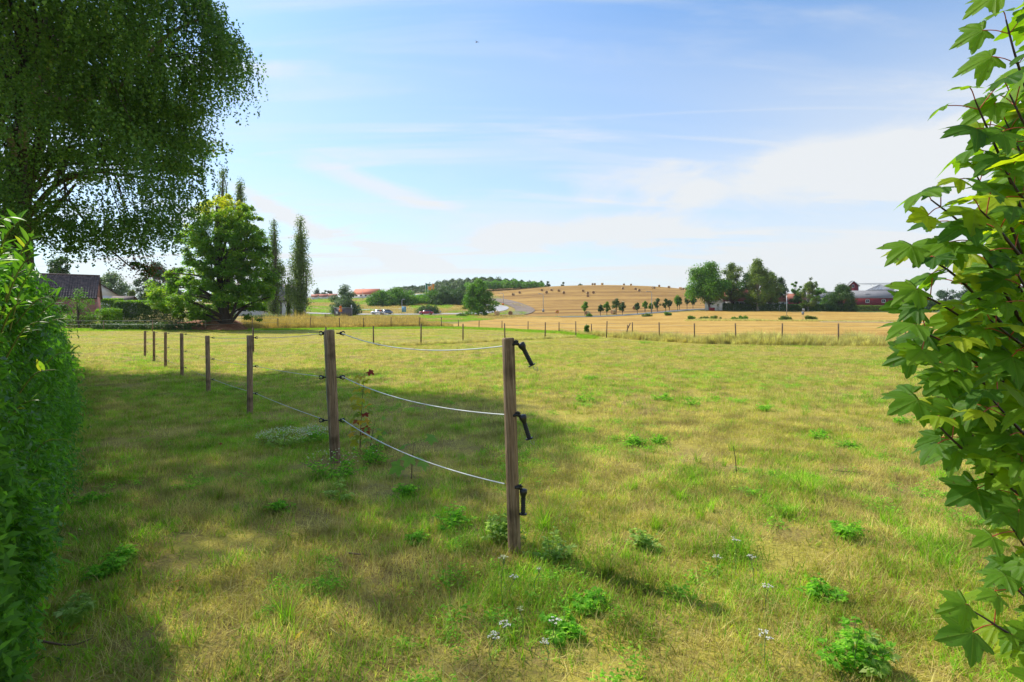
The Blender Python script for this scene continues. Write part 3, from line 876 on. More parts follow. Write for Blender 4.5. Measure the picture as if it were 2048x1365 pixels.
def grass_mat(name, lo, hi, dry, dry_at=0.55, tscale=0.45, trans=0.35, thr=(0.42, 0.60)):
    """blades: green or straw; which one follows patches on the ground plus chance blade by blade"""
    m, nt, b = newmat(name); L = nt.links.new
    g = nt.nodes.new('ShaderNodeNewGeometry')
    at = nt.nodes.new('ShaderNodeAttribute'); at.attribute_name = 'rnd'
    n = nt.nodes.new('ShaderNodeTexNoise'); n.inputs['Scale'].default_value = tscale; n.inputs['Detail'].default_value = 5
    n.inputs['Roughness'].default_value = 0.6
    L(g.outputs['Position'], n.inputs['Vector'])
    gr = ramp_node(nt, [(0, lo), (1, hi)]); L(at.outputs['Fac'], gr.inputs[0])
    dr = ramp_node(nt, [(0, tuple(c * .45 for c in dry)), (1, tuple(min(c * 1.3, .8) for c in dry))]); L(at.outputs['Fac'], dr.inputs[0])
    a = nt.nodes.new('ShaderNodeMath'); a.operation = 'MULTIPLY_ADD'; L(at.outputs['Fac'], a.inputs[0]); a.inputs[1].default_value = 0.30; a.inputs[2].default_value = -0.15
    a2 = nt.nodes.new('ShaderNodeMath'); a2.operation = 'ADD'; L(a.outputs[0], a2.inputs[0]); L(n.outputs[0], a2.inputs[1])
    mr = nt.nodes.new('ShaderNodeMapRange'); L(a2.outputs[0], mr.inputs[0]); mr.inputs[1].default_value = thr[0]; mr.inputs[2].default_value = thr[1]
    mx = nt.nodes.new('ShaderNodeMix'); mx.data_type = 'RGBA'; L(mr.outputs[0], mx.inputs['Factor'])
    L(dr.outputs[0], mx.inputs['A']); L(gr.outputs[0], mx.inputs['B'])
    n3 = nt.nodes.new('ShaderNodeTexNoise'); n3.inputs['Scale'].default_value = 2.6; n3.inputs['Detail'].default_value = 3; L(g.outputs['Position'], n3.inputs['Vector'])
    m3 = nt.nodes.new('ShaderNodeMapRange'); L(n3.outputs[0], m3.inputs[0]); m3.inputs[1].default_value = .34; m3.inputs[2].default_value = .66; m3.inputs[3].default_value = .62; m3.inputs[4].default_value = 1.28
    v3 = nt.nodes.new('ShaderNodeVectorMath'); v3.operation = 'SCALE'; L(mx.outputs['Result'], v3.inputs[0]); L(m3.outputs[0], v3.inputs['Scale'])
    L(v3.outputs[0], b.inputs['Base Color']); b.inputs['Roughness'].default_value = 0.6; b.inputs['Specular IOR Level'].default_value = 0.2
    t = nt.nodes.new('ShaderNodeBsdfTranslucent')
    sc = nt.nodes.new('ShaderNodeVectorMath'); sc.operation = 'MULTIPLY'; L(v3.outputs[0], sc.inputs[0]); sc.inputs[1].default_value = (1.35, 1.5, 0.8)
    L(sc.outputs[0], t.inputs['Color'])
    ms = nt.nodes.new('ShaderNodeMixShader'); ms.inputs[0].default_value = trans
    L(b.outputs[0], ms.inputs[1]); L(t.outputs[0], ms.inputs[2]); L(ms.outputs[0], nt.nodes['Material Output'].inputs[0])
    return m


M['grass_short'] = grass_mat('short_grass', (0.20, 0.29, 0.018), (0.46, 0.48, 0.03), (0.76, 0.54, 0.20), tscale=0.35, trans=.5, thr=(0.40, 0.66))
M['grass_green'] = grass_mat('lush_grass', (0.14, 0.31, 0.016), (0.34, 0.53, 0.035), (0.52, 0.50, 0.08), tscale=1.3, trans=.48, thr=(0.30, 0.42))
M['grass_dry'] = grass_mat('dry_grass', (0.20, 0.22, 0.04), (0.46, 0.42, 0.07), (0.74, 0.53, 0.20), tscale=0.5, trans=.42, thr=(0.62, 0.80))
M['grass_gold'] = grass_mat('golden_tall_grass', (0.22, 0.26, 0.05), (0.50, 0.40, 0.11), (0.72, 0.46, 0.17), tscale=0.5, thr=(0.56, 0.74))
M['grass_verge'] = grass_mat('verge_grass', (0.32, 0.29, 0.07), (0.64, 0.48, 0.16), (0.85, 0.60, 0.25), tscale=0.25, trans=.45, thr=(0.60, 0.80))


def sample_wedge(rng, n, d0, d1, u0, u1, dens=None):
    """points evenly spread over ground between two distances and two bearings"""
    d = np.sqrt(rng.random(n) * (d1 ** 2 - d0 ** 2) + d0 ** 2); u = rng.uniform(u0, u1, n)
    x = (u - CX) / F * d
    return x, d, u


HB0 = np.array([-1.82, 2.04]); HDIR = np.array([-0.63, 0.776])      # near foot of the hedge and the way it runs


def hedge_side(x, y):
    """distance to the right of the hedge foot line"""
    nx, ny = HDIR[1], -HDIR[0]
    return (x - HB0[0]) * nx + (y - HB0[1]) * ny


def lush(x, y):
    """0..1: greener, longer grass - beside the hedge, along the fence line and in patches"""
    f = np.clip(1 - hedge_side(x, y) / 0.9, 0, 1) * 0.6
    # along the near fence (gate post to the posts on the left)
    a = np.array([0.0, 3.3]); dv = np.array([-0.62, 0.785])
    t = (x - a[0]) * dv[0] + (y - a[1]) * dv[1]; dist = np.abs((x - a[0]) * dv[1] - (y - a[1]) * dv[0])
    f = np.maximum(f, np.clip(1 - dist / 0.8, 0, 1) * 0.55 * (t > -0.4))
    f = f + np.clip((vnoise(x * .42, y * .42, 21) - .5) * 2.2, 0, 1) * 0.55 + np.clip((vnoise(x * 1.4, y * 1.4, 22) - .58) * 2.4, 0, 1) * 0.6
    # round the bigger weeds the turf is greener
    for sx, sy, sr in ((610, 890, 110), (665, 960, 110), (905, 1070, 90), (1000, 1080, 70), (1105, 1110, 100), (1172, 805, 60), (1350, 805, 90), (1290, 893, 80), (1642, 880, 70), (1612, 985, 120), (1570, 1035, 90), (1690, 1320, 150),
                       (1640, 1190, 90), (1900, 1120, 130), (1480, 1110, 130), (1130, 1260, 110), (1180, 1205, 90), (820, 960, 70), (180, 1020, 90), (380, 1120, 110), (420, 900, 90), (1230, 1150, 80), (1360, 960, 110), (1100, 860, 120)):
        dd = (H + .05) * F / (sy - HY)
        f = np.maximum(f, .8 * np.clip(1.3 - np.hypot(x - X(sx, dd), (y - dd) * .7) / (sr * .75 / F * dd), 0, 1))
    # shaded ground left of the fence stays greener
    f = f + 0.22 * np.clip((-x - 0.5) / 3, 0, 1) * np.clip((20 - y) / 6, 0, 1)
    f = f - 0.35 * np.clip((y - 22) / 15, 0, 1)
    return np.clip(f, 0, 1)


def build_grass():
    rng = np.random.default_rng(11)
    short = [blade_tuft(rng, 34, .13, .048, .0048, .6, .8) for _ in range(6)]
    green = [blade_tuft(rng, 30, .11, .075, .0055, .7, .5, 3) for _ in range(6)]
    longg = [blade_tuft(rng, 30, .06, .27, .009, .8, .35, 4) for _ in range(5)]
    # thatch: dry blades lying flat
    dry = [blade_tuft(rng, 34, .13, .095, .0030, .25, 1.7) for _ in range(6)]
    farsh = [blade_tuft(rng, 46, .42, .065, .017, .5, .7) for _ in range(5)]
    X_, Y_, K_, Sc = [], [], [], []
    bins = [(1.4, 3, 430), (3, 5, 390), (5, 8, 230), (8, 13, 120), (13, 22, 46), (22, 34, 18)]
    for d0, d1, dens in bins:
        u0, u1 = -60, 2110
        area = (u1 - u0) / F * (d1 ** 2 - d0 ** 2) / 2
        n = int(area * dens)
        x, y, u = sample_wedge(rng, n, d0, d1, u0, u1)
        X_.append(x); Y_.append(y); Sc.append(np.full(n, np.interp((d0 + d1) / 2, [2, 8, 30], [1, 1.15, 1.9])))
    x = np.concatenate(X_); y = np.concatenate(Y_); s = np.concatenate(Sc)
    ok = (hedge_side(x, y) > -0.35); x, y, s = x[ok], y[ok], s[ok]
    lu = lush(x, y)
    bare = vnoise(x * 1.1, y * 1.1, 31) * .6 + vnoise(x * 3.1, y * 3.1, 32) * .4
    bareness = np.clip((bare - 0.56) / 0.10, 0, 1) * np.clip((14 - y) / 6, 0, 1)
    pick = rng.random(len(x))
    p_green = 0.05 + 0.45 * lu; p_dry = 0.48 * (1 - .8 * lu)
    kind = np.where(pick < p_green, 1, np.where(pick < p_green + p_dry, 2, 0))
    for sx, sy, sr in ((1262, 1068, 75), (1195, 1085, 45), (757, 992, 26), (712, 1190, 70), (335, 1262, 60), (300, 1195, 40), (600, 1040, 55), (452, 1292, 50), (1330, 1265, 60), (1640, 1260, 55), (1585, 890, 40), (250, 775, 55), (1455, 1005, 40), (905, 1290, 60), (1560, 1330, 50)):
        dd = 4.0
        for _ in range(20): dd = (H - gzs(X(sx, dd), dd)) * F / (sy - HY)
        q = np.hypot(x - X(sx, dd), (y - dd) * .8) / (sr / F * dd) + (vnoise(x * 6, y * 6, 35) - .5) * .9
        bareness = np.maximum(bareness, np.clip(1.25 - q, 0, 1))
    kill = (rng.random(len(x)) < bareness * np.where(kind == 2, .55, .93))
    x, y, s, kind, lu = x[~kill], y[~kill], s[~kill], kind[~kill], lu[~kill]

    def put(sel, name, tufts, mat, label, cat, zs=1.0, extra=1.0):
        xx, yy, ss = x[sel], y[sel], s[sel] * extra
        n = len(xx)
        PT = np.column_stack([xx, yy, gz(xx, yy)])
        rot = np.column_stack([rng.normal(0, .1, n), rng.normal(0, .1, n), rng.random(n) * 6.28])
        k = rng.uniform(.7, 1.25, n) * ss
        scatter(name, tufts, PT, rot, np.column_stack([k, k, k * zs * rng.uniform(.75, 1.25, n)]), rng.integers(0, len(tufts), n), M[mat], label, cat)
    put(kind == 0, 'grass', short, 'grass_short', 'short mown grass covering the paddock', 'grass')
    put(kind == 1, 'grass', green, 'grass_green', 'greener soft grass growing through the shaded lawn and along the fence', 'grass', 0.9)
    put(kind == 2, 'grass', dry, 'grass_dry', 'dry straw coloured thatch lying in the lawn', 'grass', 0.8)
    # long tussocks in the foreground
    n = 900
    xl, yl, _ = sample_wedge(rng, n, 2.0, 12, 100, 2050)
    w = vnoise(xl * .9, yl * .9, 41) * .5 + vnoise(xl * 2.3, yl * 2.3, 42) * .5
    a = np.array([0.0, 3.3]); dv = np.array([-0.62, 0.785])
    dist = np.abs((xl - a[0]) * dv[1] - (yl - a[1]) * dv[0]) + 5 * ((xl - a[0]) * dv[0] + (yl - a[1]) * dv[1] < -0.4)
    w += 0.22 * np.clip(1 - dist / .5, 0, 1) + 0.15 * np.clip((xl - .3) / 1.2, 0, 1) * (yl < 6)
    ok = (w > 0.63) & (hedge_side(xl, yl) > -0.1)
    xl, yl = xl[ok], yl[ok]; n = len(xl)
    k = rng.uniform(.25, .62, n)
    scatter('grass_tussocks', longg, np.column_stack([xl, yl, gz(xl, yl)]),
            np.column_stack([rng.normal(0, .1, n), rng.normal(0, .1, n), rng.random(n) * 6.28]), np.column_stack([k, k, k]),
            rng.integers(0, 5, n), M['grass_green'], 'longer green grass tussocks standing in the foreground lawn', 'grass')
    # small broad leaved weeds woven into the turf
    def leaf_tuft(rg, n, rad, h, l):
        Pq = np.column_stack([rg.normal(size=n) * rad * .5, rg.normal(size=n) * rad * .5, rg.random(n) ** 1.3 * h + .004])
        Dq = np.column_stack([Pq[:, 0] * 6 + rg.normal(size=n) * .4, Pq[:, 1] * 6 + rg.normal(size=n) * .4, rg.random(n) * .5])
        V, Q = leaf_quads(Pq, rg.normal(size=(n, 3)) * .35 + (0, 0, 1), l * rg.uniform(.6, 1.3, n), l * .5, rg, Dq)
        return V, Q, np.zeros((0, 3), int), np.repeat(rg.random(n), 4)
    wt = [leaf_tuft(rng, 70, .09, .05, .026) for _ in range(5)] + [leaf_tuft(rng, 60, .07, .09, .020) for _ in range(3)]
    n = 9000; xw, yw, _ = sample_wedge(rng, n, 1.6, 20, 60, 2080)
    w = vnoise(xw * 1.0, yw * 1.0, 71) * .5 + vnoise(xw * 2.9, yw * 2.9, 72) * .5
    ok = (w > 0.66) & (hedge_side(xw, yw) > -.1); xw, yw = xw[ok], yw[ok]; n = len(xw); k = rng.uniform(.5, 1.15, n)
    scatter('lawn_weeds', wt, np.column_stack([xw, yw, gz(xw, yw)]), np.column_stack([np.zeros(n), np.zeros(n), rng.random(n) * 6.28]), np.column_stack([k, k, k]),
            rng.integers(0, 8, n), M['herb'], 'low broad leaved weeds woven through the lawn in patches', 'weeds')
    # farther lawn
    n = 15000
    xf, yf, uf = sample_wedge(rng, n, 31, 76, -20, 2080)
    ok = (yf < bound(uf) - .3); xf, yf, uf = xf[ok], yf[ok], uf[ok]; n = len(xf)
    k = rng.uniform(.7, 1.3, n)
    scatter('grass', farsh, np.column_stack([xf, yf, gz(xf, yf)]), np.column_stack([np.zeros(n), np.zeros(n), rng.random(n) * 6.28]),
            np.column_stack([k, k, k * rng.uniform(.6, 1.2, n)]), rng.integers(0, 5, n), M['grass_short'], 'far half of the mown paddock lawn', 'grass')
    # bright unmown rim along the far wire fence
    n = 5200
    uf = rng.uniform(-20, 1190, n); yf = bound(uf) - rng.random(n) ** 1.5 * 7.0 * np.interp(uf, [0, 500, 1190], [.7, .8, 1.3]); xf = (uf - CX) / F * yf
    k = rng.uniform(1, 2.0, n)
    scatter('grass_rim', farsh, np.column_stack([xf, yf, gz(xf, yf)]), np.column_stack([np.zeros(n), np.zeros(n), rng.random(n) * 6.28]),
            np.column_stack([k, k, k * 1.5]), rng.integers(0, 5, n), M['grass_green'], 'strip of bright green longer grass before the far wire fence', 'grass')
    # golden tall grass on the left, behind the far fence
    tall = [blade_tuft(rng, 46, .5, .85, .022, .22, .22, 3) for _ in range(6)]
    n = 11500
    uf = rng.uniform(488, 905, n); yf = bound(uf) + .4 + rng.random(n) * np.interp(uf, [480, 560, 905], [22, 30, 34]) * (.45 + .8 * vnoise(uf / 16.0, uf * 0, 93)); xf = (uf - CX) / F * yf
    ok = (uf < 880) | (yf < bound(uf) + 8); ok &= ~((uf > 840) & (yf > 92))
    uf, xf, yf = uf[ok], xf[ok], yf[ok]; n = len(xf)
    k = rng.uniform(.65, 1.15, n) * np.interp(uf, [820, 905], [1, .35]) * (.5 + .8 * vnoise(xf * .35, yf * .35, 91)) * np.where(rng.random(n) < .04, 1.5, 1)
    scatter('tall_dry_grass', tall, np.column_stack([xf, yf, gz(xf, yf)]), np.column_stack([np.zeros(n), np.zeros(n), rng.random(n) * 6.28]),
            np.column_stack([k, k, k * rng.uniform(.45, 1.3, n)]), rng.integers(0, 6, n), M['grass_gold'],
            'tall golden orange dry grass behind the far fence on the left', 'tall grass')
    # verge strip under the fence on the right
    n = 5600
    uf = rng.uniform(1120, 2080, n); w = np.interp(uf, [1120, 1200, 1300, 1800], [.5, 1.0, 1.7, 2.3])
    yf = bound(uf) - 1.0 + (rng.random(n) + rng.random(n)) * .5 * w * 1.5; xf = (uf - CX) / F * yf
    verge = [blade_tuft(rng, 44, .22, .62, .019, .45, .4, 3) for _ in range(6)]
    k = rng.uniform(.35, 1.15, n) * (0.6 + 0.6 * vnoise(xf * .9, yf * .9, 51)) * np.interp(uf, [1120, 1250, 1500], [.5, .85, 1.0])
    scatter('verge_grass', verge, np.column_stack([xf, yf, gz(xf, yf)]), np.column_stack([rng.normal(0, .12, n), rng.normal(0, .12, n), rng.random(n) * 6.28]),
            np.column_stack([k, k, k * rng.uniform(.8, 1.4, n)]), rng.integers(0, 6, n), M['grass_verge'],
            'unmown straw coloured grass strip under the wire fence at right', 'tall grass')
    # low dry rim under the mid fence
    n = 1500
    uf = rng.uniform(735, 1150, n); fy = np.interp(uf, [735, 842, 926, 1010, 1090, 1152], [33.5, 33.5, 36, 39.2, 42, 46]); yf = fy + rng.normal(0, .35, n); xf = (uf - CX) / F * yf
    k = rng.uniform(.15, .42, n)
    scatter('verge_grass', verge, np.column_stack([xf, yf, gz(xf, yf)]), np.column_stack([rng.normal(0, .12, n), rng.normal(0, .12, n), rng.random(n) * 6.28]),
            np.column_stack([k * 1.4, k * 1.4, k]), rng.integers(0, 6, n), M['grass_verge'], 'low dry grass left standing under the middle wire fence', 'grass')
    # meadow roughness behind
    n = 5500
    uf = rng.uniform(430, 1050, n); yf = np.exp(rng.uniform(math.log(100), math.log(330), n)); xf = (uf - CX) / F * yf
    ok = region(xf, yf) == 1; uf, xf, yf = uf[ok], xf[ok], yf[ok]
    rd = np.array([(X(u, d), d) for u, d in [(700, 174), (790, 172), (860, 173), (925, 176), (965, 186), (992, 199), (1000, 214), (985, 226), (950, 236), (905, 250),
                                             (1045, 200), (1020, 240), (992, 262), (460, 110), (500, 108), (540, 107), (585, 109), (610, 112), (630, 116)]])
    dm = np.min(np.hypot(xf[:, None] - rd[None, :, 0], yf[:, None] - rd[None, :, 1]), axis=1)
    seg = np.abs(yf - np.interp(uf, [700, 925, 965], [174, 176, 186])); ok = (dm > 9) & ~((uf < 970) & (uf > 560) & (seg < 7)) & ~((uf < 650) & (np.abs(yf - 109) < 5))
    uf, xf, yf = uf[ok], xf[ok], yf[ok]; n = len(xf)
    k = rng.uniform(.6, 1.2, n) * yf / 110
    g_ = vnoise(xf * .06, yf * .06, 61) > np.interp(uf, [430, 560, 700, 1050], [.35, .5, .5, .45])
    for sel, mt, lb in ((g_, 'grass_gold', 'patches of dry ochre grass on the meadow slope'), (~g_, 'grass_green', 'patches of green rough grass on the meadow slope')):
        m_ = int(sel.sum())
        scatter('meadow_grass', tall, np.column_stack([xf[sel], yf[sel], gz(xf[sel], yf[sel])]), np.column_stack([np.zeros(m_), np.zeros(m_), rng.random(m_) * 6.28]),
                np.column_stack([k[sel] * 1.6, k[sel] * 1.6, k[sel] * .35]), rng.integers(0, 6, m_), M[mt], lb, 'grass')


build_grass()

# ------------------------------------------------------------------ fences
def post_mesh(name, r, h, n=10, crack=False, square=False, taper=0.97):
    rng = np.random.default_rng(int(r * 1e4 + h * 100))
    V = []; Q = []; T = []; n = 16 if crack else n
    zs = [0, .15 * h, .4 * h, .7 * h, h - .012, h]
    ph = rng.random(n) * .04
    for i, z in enumerate(zs):
        for j in range(n):
            a = 2 * math.pi * j / n
            rr = r * (1 + ph[j]) * (1 + (taper - 1) * z / h)
            if crack and j == 12: rr *= 0.62        # the long drying crack down the front
            if i == len(zs) - 1: rr *= 0.90
            V.append((rr * math.cos(a), rr * math.sin(a), z))
    for i in range(len(zs) - 1):
        for j in range(n): Q.append((i * n + j, i * n + (j + 1) % n, (i + 1) * n + (j + 1) % n, (i + 1) * n + j))
    V.append((0, 0, h)); V.append((0, 0, -.4)); t0 = (len(zs) - 1) * n
    for j in range(n): T.append((t0 + j, t0 + (j + 1) % n, len(V) - 2)); T.append(((j + 1) % n, j, len(V) - 1))
    return mesh_np(name, V, [np.array(Q), np.array(T)], M['post'], False)


def sag(a, b, s, n=14):
    a = np.array(a); b = np.array(b); t = np.linspace(0, 1, n)[:, None]
    p = a + (b - a) * t; p[:, 2] -= 4 * s * (t * (1 - t))[:, 0]
    return p


def insulator(parent, loc, ang, big=1.0, bare=False):
    """black screw-in ring insulator"""
    mb = MB(); c, s = math.cos(ang), math.sin(ang)
    d = np.array([c, s, 0])
    mb.tube([np.zeros(3), d * .035 * big], .006 * big, 6)
    mb.tube([d * .030 * big, d * .040 * big], .014 * big, 8)
    ring = [d * .055 * big + (d * math.cos(t) + np.array([0, 0, 1]) * math.sin(t)) * .015 * big for t in np.linspace(0.3, 6.0, 10)]
    mb.tube(ring, .005 * big, 5)
    o = mb.build('insulator', M['black_plastic'], parent, True); o.location = loc
    return o


def near_fence():
    spec = [(1029, 3.32, 676, .038), (671, 5.66, 660, .052), (500, 9.1, 671, .047), (417, 12.2, 672, .046), (364, 16.0, 667, .047),
            (331, 19.6, 665, .047), (308, 22.6, 663, .048), (290, 25.4, 662, .050)]
    root = empty('rope_fence', G(664, 5.66), 'weathered round post fence with white cords running from the gate post back beside the hedge', 'fence')
    inv = np.array(root.location)
    tops = []
    labels = {0: 'squared gate post with a long drying crack, nearest to the camera', 1: 'thick round end post carrying the cord ends'}
    for i, (u, d, ty, r) in enumerate(spec):
        g = G(u, d); h = Z(ty, d) - g.z
        o = link('post', post_mesh('post', r, h, crack=(i < 2)), root)
        o.location = Vector(g) - root.location
        o.rotation_euler = (0.0, R(-1.7 if i == 0 else -2.6) if i < 2 else R(-1.2 + .5 * (i % 3)), 0.35 * i)
        if i in labels: o['label'] = labels[i]
        tops.append((np.array(g), h))
    fr = np.array([-0.64, 0.77, 0]); side = np.array([0.77, 0.64, 0])

    # cord heights seen on the big post: 30, 500, 925 of the crop -> photo rows 667, 756, 842
    def at(i, py, off):
        u, d, ty, r = spec[i]
        return np.array([X(u, d), d, Z(py, d)]) + side * (r + off)
    rows = {1: [667, 755, 841], 2: [676, 733.5, 788.5], 3: [676, 719, 760], 4: [669, 703, 736], 5: [667, 696, 723], 6: [665.5, 689, 713], 7: [664, 685, 705]}
    for k in range(3):
        prev = None
        for i in range(1, 8):
            p = at(i, rows[i][k], .052)
            if i == 1: p = np.array([X(664, 5.66), 5.66, Z(rows[1][k], 5.66)]) + np.array([-.085, .03, 0])
            else: insulator(root, Vector(at(i, rows[i][k], -.004) - inv), math.atan2(side[1], side[0]), 1.15)
            if prev is not None and not (k > 0 and i > 6):
                mb = MB(); mb.tube(sag(prev - inv, p - inv, .012 if k else .02), .0032 if i < 4 else .003, 5, False)
                mb.build('cord', M['rope'] if i < 4 else M['rope_green'], root, True)
            prev = p
        # both-sided insulator on the end post
        c = np.array([X(664, 5.66), 5.66, Z(rows[1][k], 5.66)])
        insulator(root, Vector(c + np.array([-.045, 0, 0]) - inv), math.pi, 1.25)
        insulator(root, Vector(c + np.array([.045, 0, 0]) - inv), 0.0, 1.25)
    # connecting lead hanging down the end post
    c = np.array([X(664, 5.66) - .10, 5.70, 0])
    mb = MB(); mb.tube(np.array([c + (0, 0, Z(668, 5.7)), c + (.012, 0, Z(700, 5.7)), c + (.02, 0, Z(756, 5.7)), c + (.035, 0, Z(800, 5.7)), c + (.05, 0, Z(840, 5.7))]) - inv, .003, 5, False)
    mb.build('lead', M['rope_green'], root, True)
    # gate cords from the end post to the gate post and the handles hooked there
    rows_e = [667, 753, 838]; rows_g = [693, 832, 972]
    lows = [.085, .07, .075]
    for k in range(3):
        a = np.array([X(664, 5.66) + .10, 5.66, Z(rows_e[k], 5.66)]); b = np.array([X(1012, 3.36) - .01, 3.40, Z(rows_g[k], 3.36)])
        mb = MB(); mb.tube(sag(a - inv, b - inv, lows[k], 26), .0042, 6, False)
        mb.build('gate_cord', M['rope'], root, True)
    return root, inv


near_fence()


def gate_handle(px, py, tilt, label, k):
    d = 3.30; s = 1.0
    at = P(px, py, d)
    root = empty('gate_handle', at, label, 'gate handle', 'spring gate handles on the gate post')
    root.rotation_euler = (0, R(-tilt), R(8 * k))
    L_ = 0.155
    prof = [(0.0, .012), (-.004, .022), (-.022, .0235), (-.034, .019), (-.046, .0135), (-.058, .0125)]
    mb = MB(); mb.tube([(0, 0, z) for z, r in prof], [r for z, r in prof], 14)
    mb.build('handle_cup', M['black_plastic'], root, True)
    mb = MB(); z = -.055; pts = []; rr = []
    for i in range(9):
        pts += [(0, 0, z), (0, 0, z - .005), (0, 0, z - .006), (0, 0, z - .009)]; rr += [.0145, .0145, .0118, .0118]; z -= .0105
    mb.tube(pts, rr, 12)
    mb.build('ribbed_grip', M['black_plastic'], root, False)
    mb = MB(); mb.tube([(0, 0, z + .001), (0, 0, z - .004)], [.024, .024], 14)
    mb.build('flange', M['black_plastic'], root, False)
    if k < 2:
        mb = MB(); mb.tube([(0, 0, z), (.004, 0, z - .02), (.002, 0, z - .028), (.013, 0, z - .044), (.021, 0, z - .043), (.021, 0, z - .026)], .0018, 6)
        mb.build('hook', M['galv'], root, True)
    mb = MB(); mb.tube([(-.055, .0, .012), (-.03, 0, .010), (-.012, 0, -.004)], .010, 8); mb.tube([(-.035, 0, .018), (-.02, 0, .022), (-.01, 0, .01)], .008, 8)
    mb.build('fixing_ring', M['black_plastic'], root, True)
    return root


gate_handle(1041, 686, 27, 'black ribbed gate handle with bare hook, topmost on the gate post', 0)
gate_handle(1044, 830, 17, 'black ribbed gate handle halfway down the gate post', 1)
gate_handle(1047, 978, -1, 'black ribbed gate handle hanging straight, lowest on the gate post', 2)


def wire_fence(name, spec, hgt, r, wires, label, mat='post_dark', wire_r=.006, wmat='wire', square=False, wire_upto=None):
    u0, d0 = spec[0][0], spec[0][1]
    root = empty(name, G(u0, d0), label, 'fence')
    pts = []
    mats_ = {}
    for i, s_ in enumerate(spec):
        u, d = s_[0], s_[1]; ty = s_[2] if len(s_) > 2 else None
        g = G(u, d); h = (Z(ty, d) - g.z) if ty else hgt
        h = float(np.clip(h, 0.5, 2.4))
        mb = MB(); mb.tube([(0, 0, -.3), (0, 0, h * .5), (0, 0, h)], [r, r * .97, r * .92], 8)
        o = mb.build('post', M[mat], root, False); o.location = Vector(g) - root.location
        o.rotation_euler = (R(random.uniform(-1.5, 1.5)), R(random.uniform(-2, 2)), 0)
        pts.append((np.array(g), h))
    for f in wires:
        mb = MB()
        for (a, ha), (b, hb) in zip(pts[:-1], pts[1:]):
            pa = a + np.array([0, -r, ha * f]); pb = b + np.array([0, -r, hb * f])
            mb.tube(sag(pa - np.array(root.location), pb - np.array(root.location), .03, 6), wire_r, 4, False)
        mb.build('wire', M[wmat], root)
    return root


FA = [(290, 25.6, 663), (330, 27, 664), (507, 27.6, 656), (653, 30.8, 654), (747, 33.4, 652.5), (842, 33.4, 648.5), (926, 36, 648), (1010, 39.2, 647), (1090, 42.2, 645), (1152, 46.5, 643)]
wire_fence('wire_fence', FA[2:], 1.25, .045, (.88,), 'dark post and wire fence crossing the middle of the paddock')
wire_fence('wire_fence', [(1213, 44.5, 642.5), (1265, 42, 645), (1319, 39.5, 645), (1389, 36.8, 647), (1472, 35.2, 647), (1564, 33.8, 647), (1677, 33, 647.5), (1811, 32.8, 648), (1960, 32.8, 648), (2110, 33, 648)],
           1.25, .045, (.88, .5), 'dark post and wire fence standing in the straw coloured grass strip on the right')
wire_fence('wire_fence', [(556, 66, 637), (621, 67.5, 635), (679, 69, 636), (727, 70.5, 636), (782, 72, 635), (839, 73.5, 635), (883, 74, 634), (917, 74, 640), (958, 73, 640), (1004, 72, 642), (1056, 69, 643), (1118, 64, 645), (1183, 57, 648), (1255, 52, 650)],
           1.15, .055, (.9, .5), 'far wire fence with dark posts along the golden tall grass and stubble', wire_r=.008)
wire_fence('wire_fence', [(-30, 59, 640), (207, 60, 641), (305, 57.5, 640), (410, 60, 642), (504, 62, 634), (556, 66, 637)], 1.2, .05, (.95, .6),
           'old wire fence in front of the clipped hedge and earth bank at left', mat='post', wire_r=.012, wmat='rope_green')
wire_fence('garden_fence', [(492, 78, 632), (523, 82, 630), (555, 84, 628), (590, 86, 628), (622, 88, 628), (650, 92, 628)], 1.1, .05, (.9, .5),
           'thin wire fence in the tall grass in front of the poplars', wire_r=.008)
# slanting brace by the last far fence post
b_ = MB(); g_ = G(1249, 52); b_.tube([(0, 0, -.1), (.55, 0, 1.15)], .05, 6)
tag(b_.build('fence_brace', M['post_dark'], None, False, g_), 'slanting wooden brace leaning on the last far fence post', 'brace')

# ------------------------------------------------------------------ buildings
def gable_roof(mb, L_, W_, z0, rh, ov=.3, th=.12):
    """two slopes along x, butted at the ridge"""
    for s in (-1, 1):
        y0 = s * (W_ / 2 + ov); zl = z0 - ov * rh / (W_ / 2)
        n = np.array([0, s * rh, W_ / 2]); n = n / np.linalg.norm(n) * th
        e = L_ / 2 + ov
        q = np.array([(-e, y0, zl), (e, y0, zl), (e, 0, z0 + rh), (-e, 0, z0 + rh)])
        mb.add(np.vstack([q, q + n]), [(0, 1, 2, 3), (7, 6, 5, 4), (0, 4, 5, 1), (1, 5, 6, 2), (2, 6, 7, 3), (3, 7, 4, 0)])


def walls(mb, L_, W_, h, rh):
    mb.box((0, 0, h / 2 - .25), (L_, W_, h + .5))
    for s in (-1, 1):
        x = s * (L_ / 2 - .06)
        mb.prism([(x - .058, -W_ / 2 + .02, h), (x - .058, W_ / 2 - .02, h), (x - .058, 0, h + rh - .08)], (.116, 0, 0))


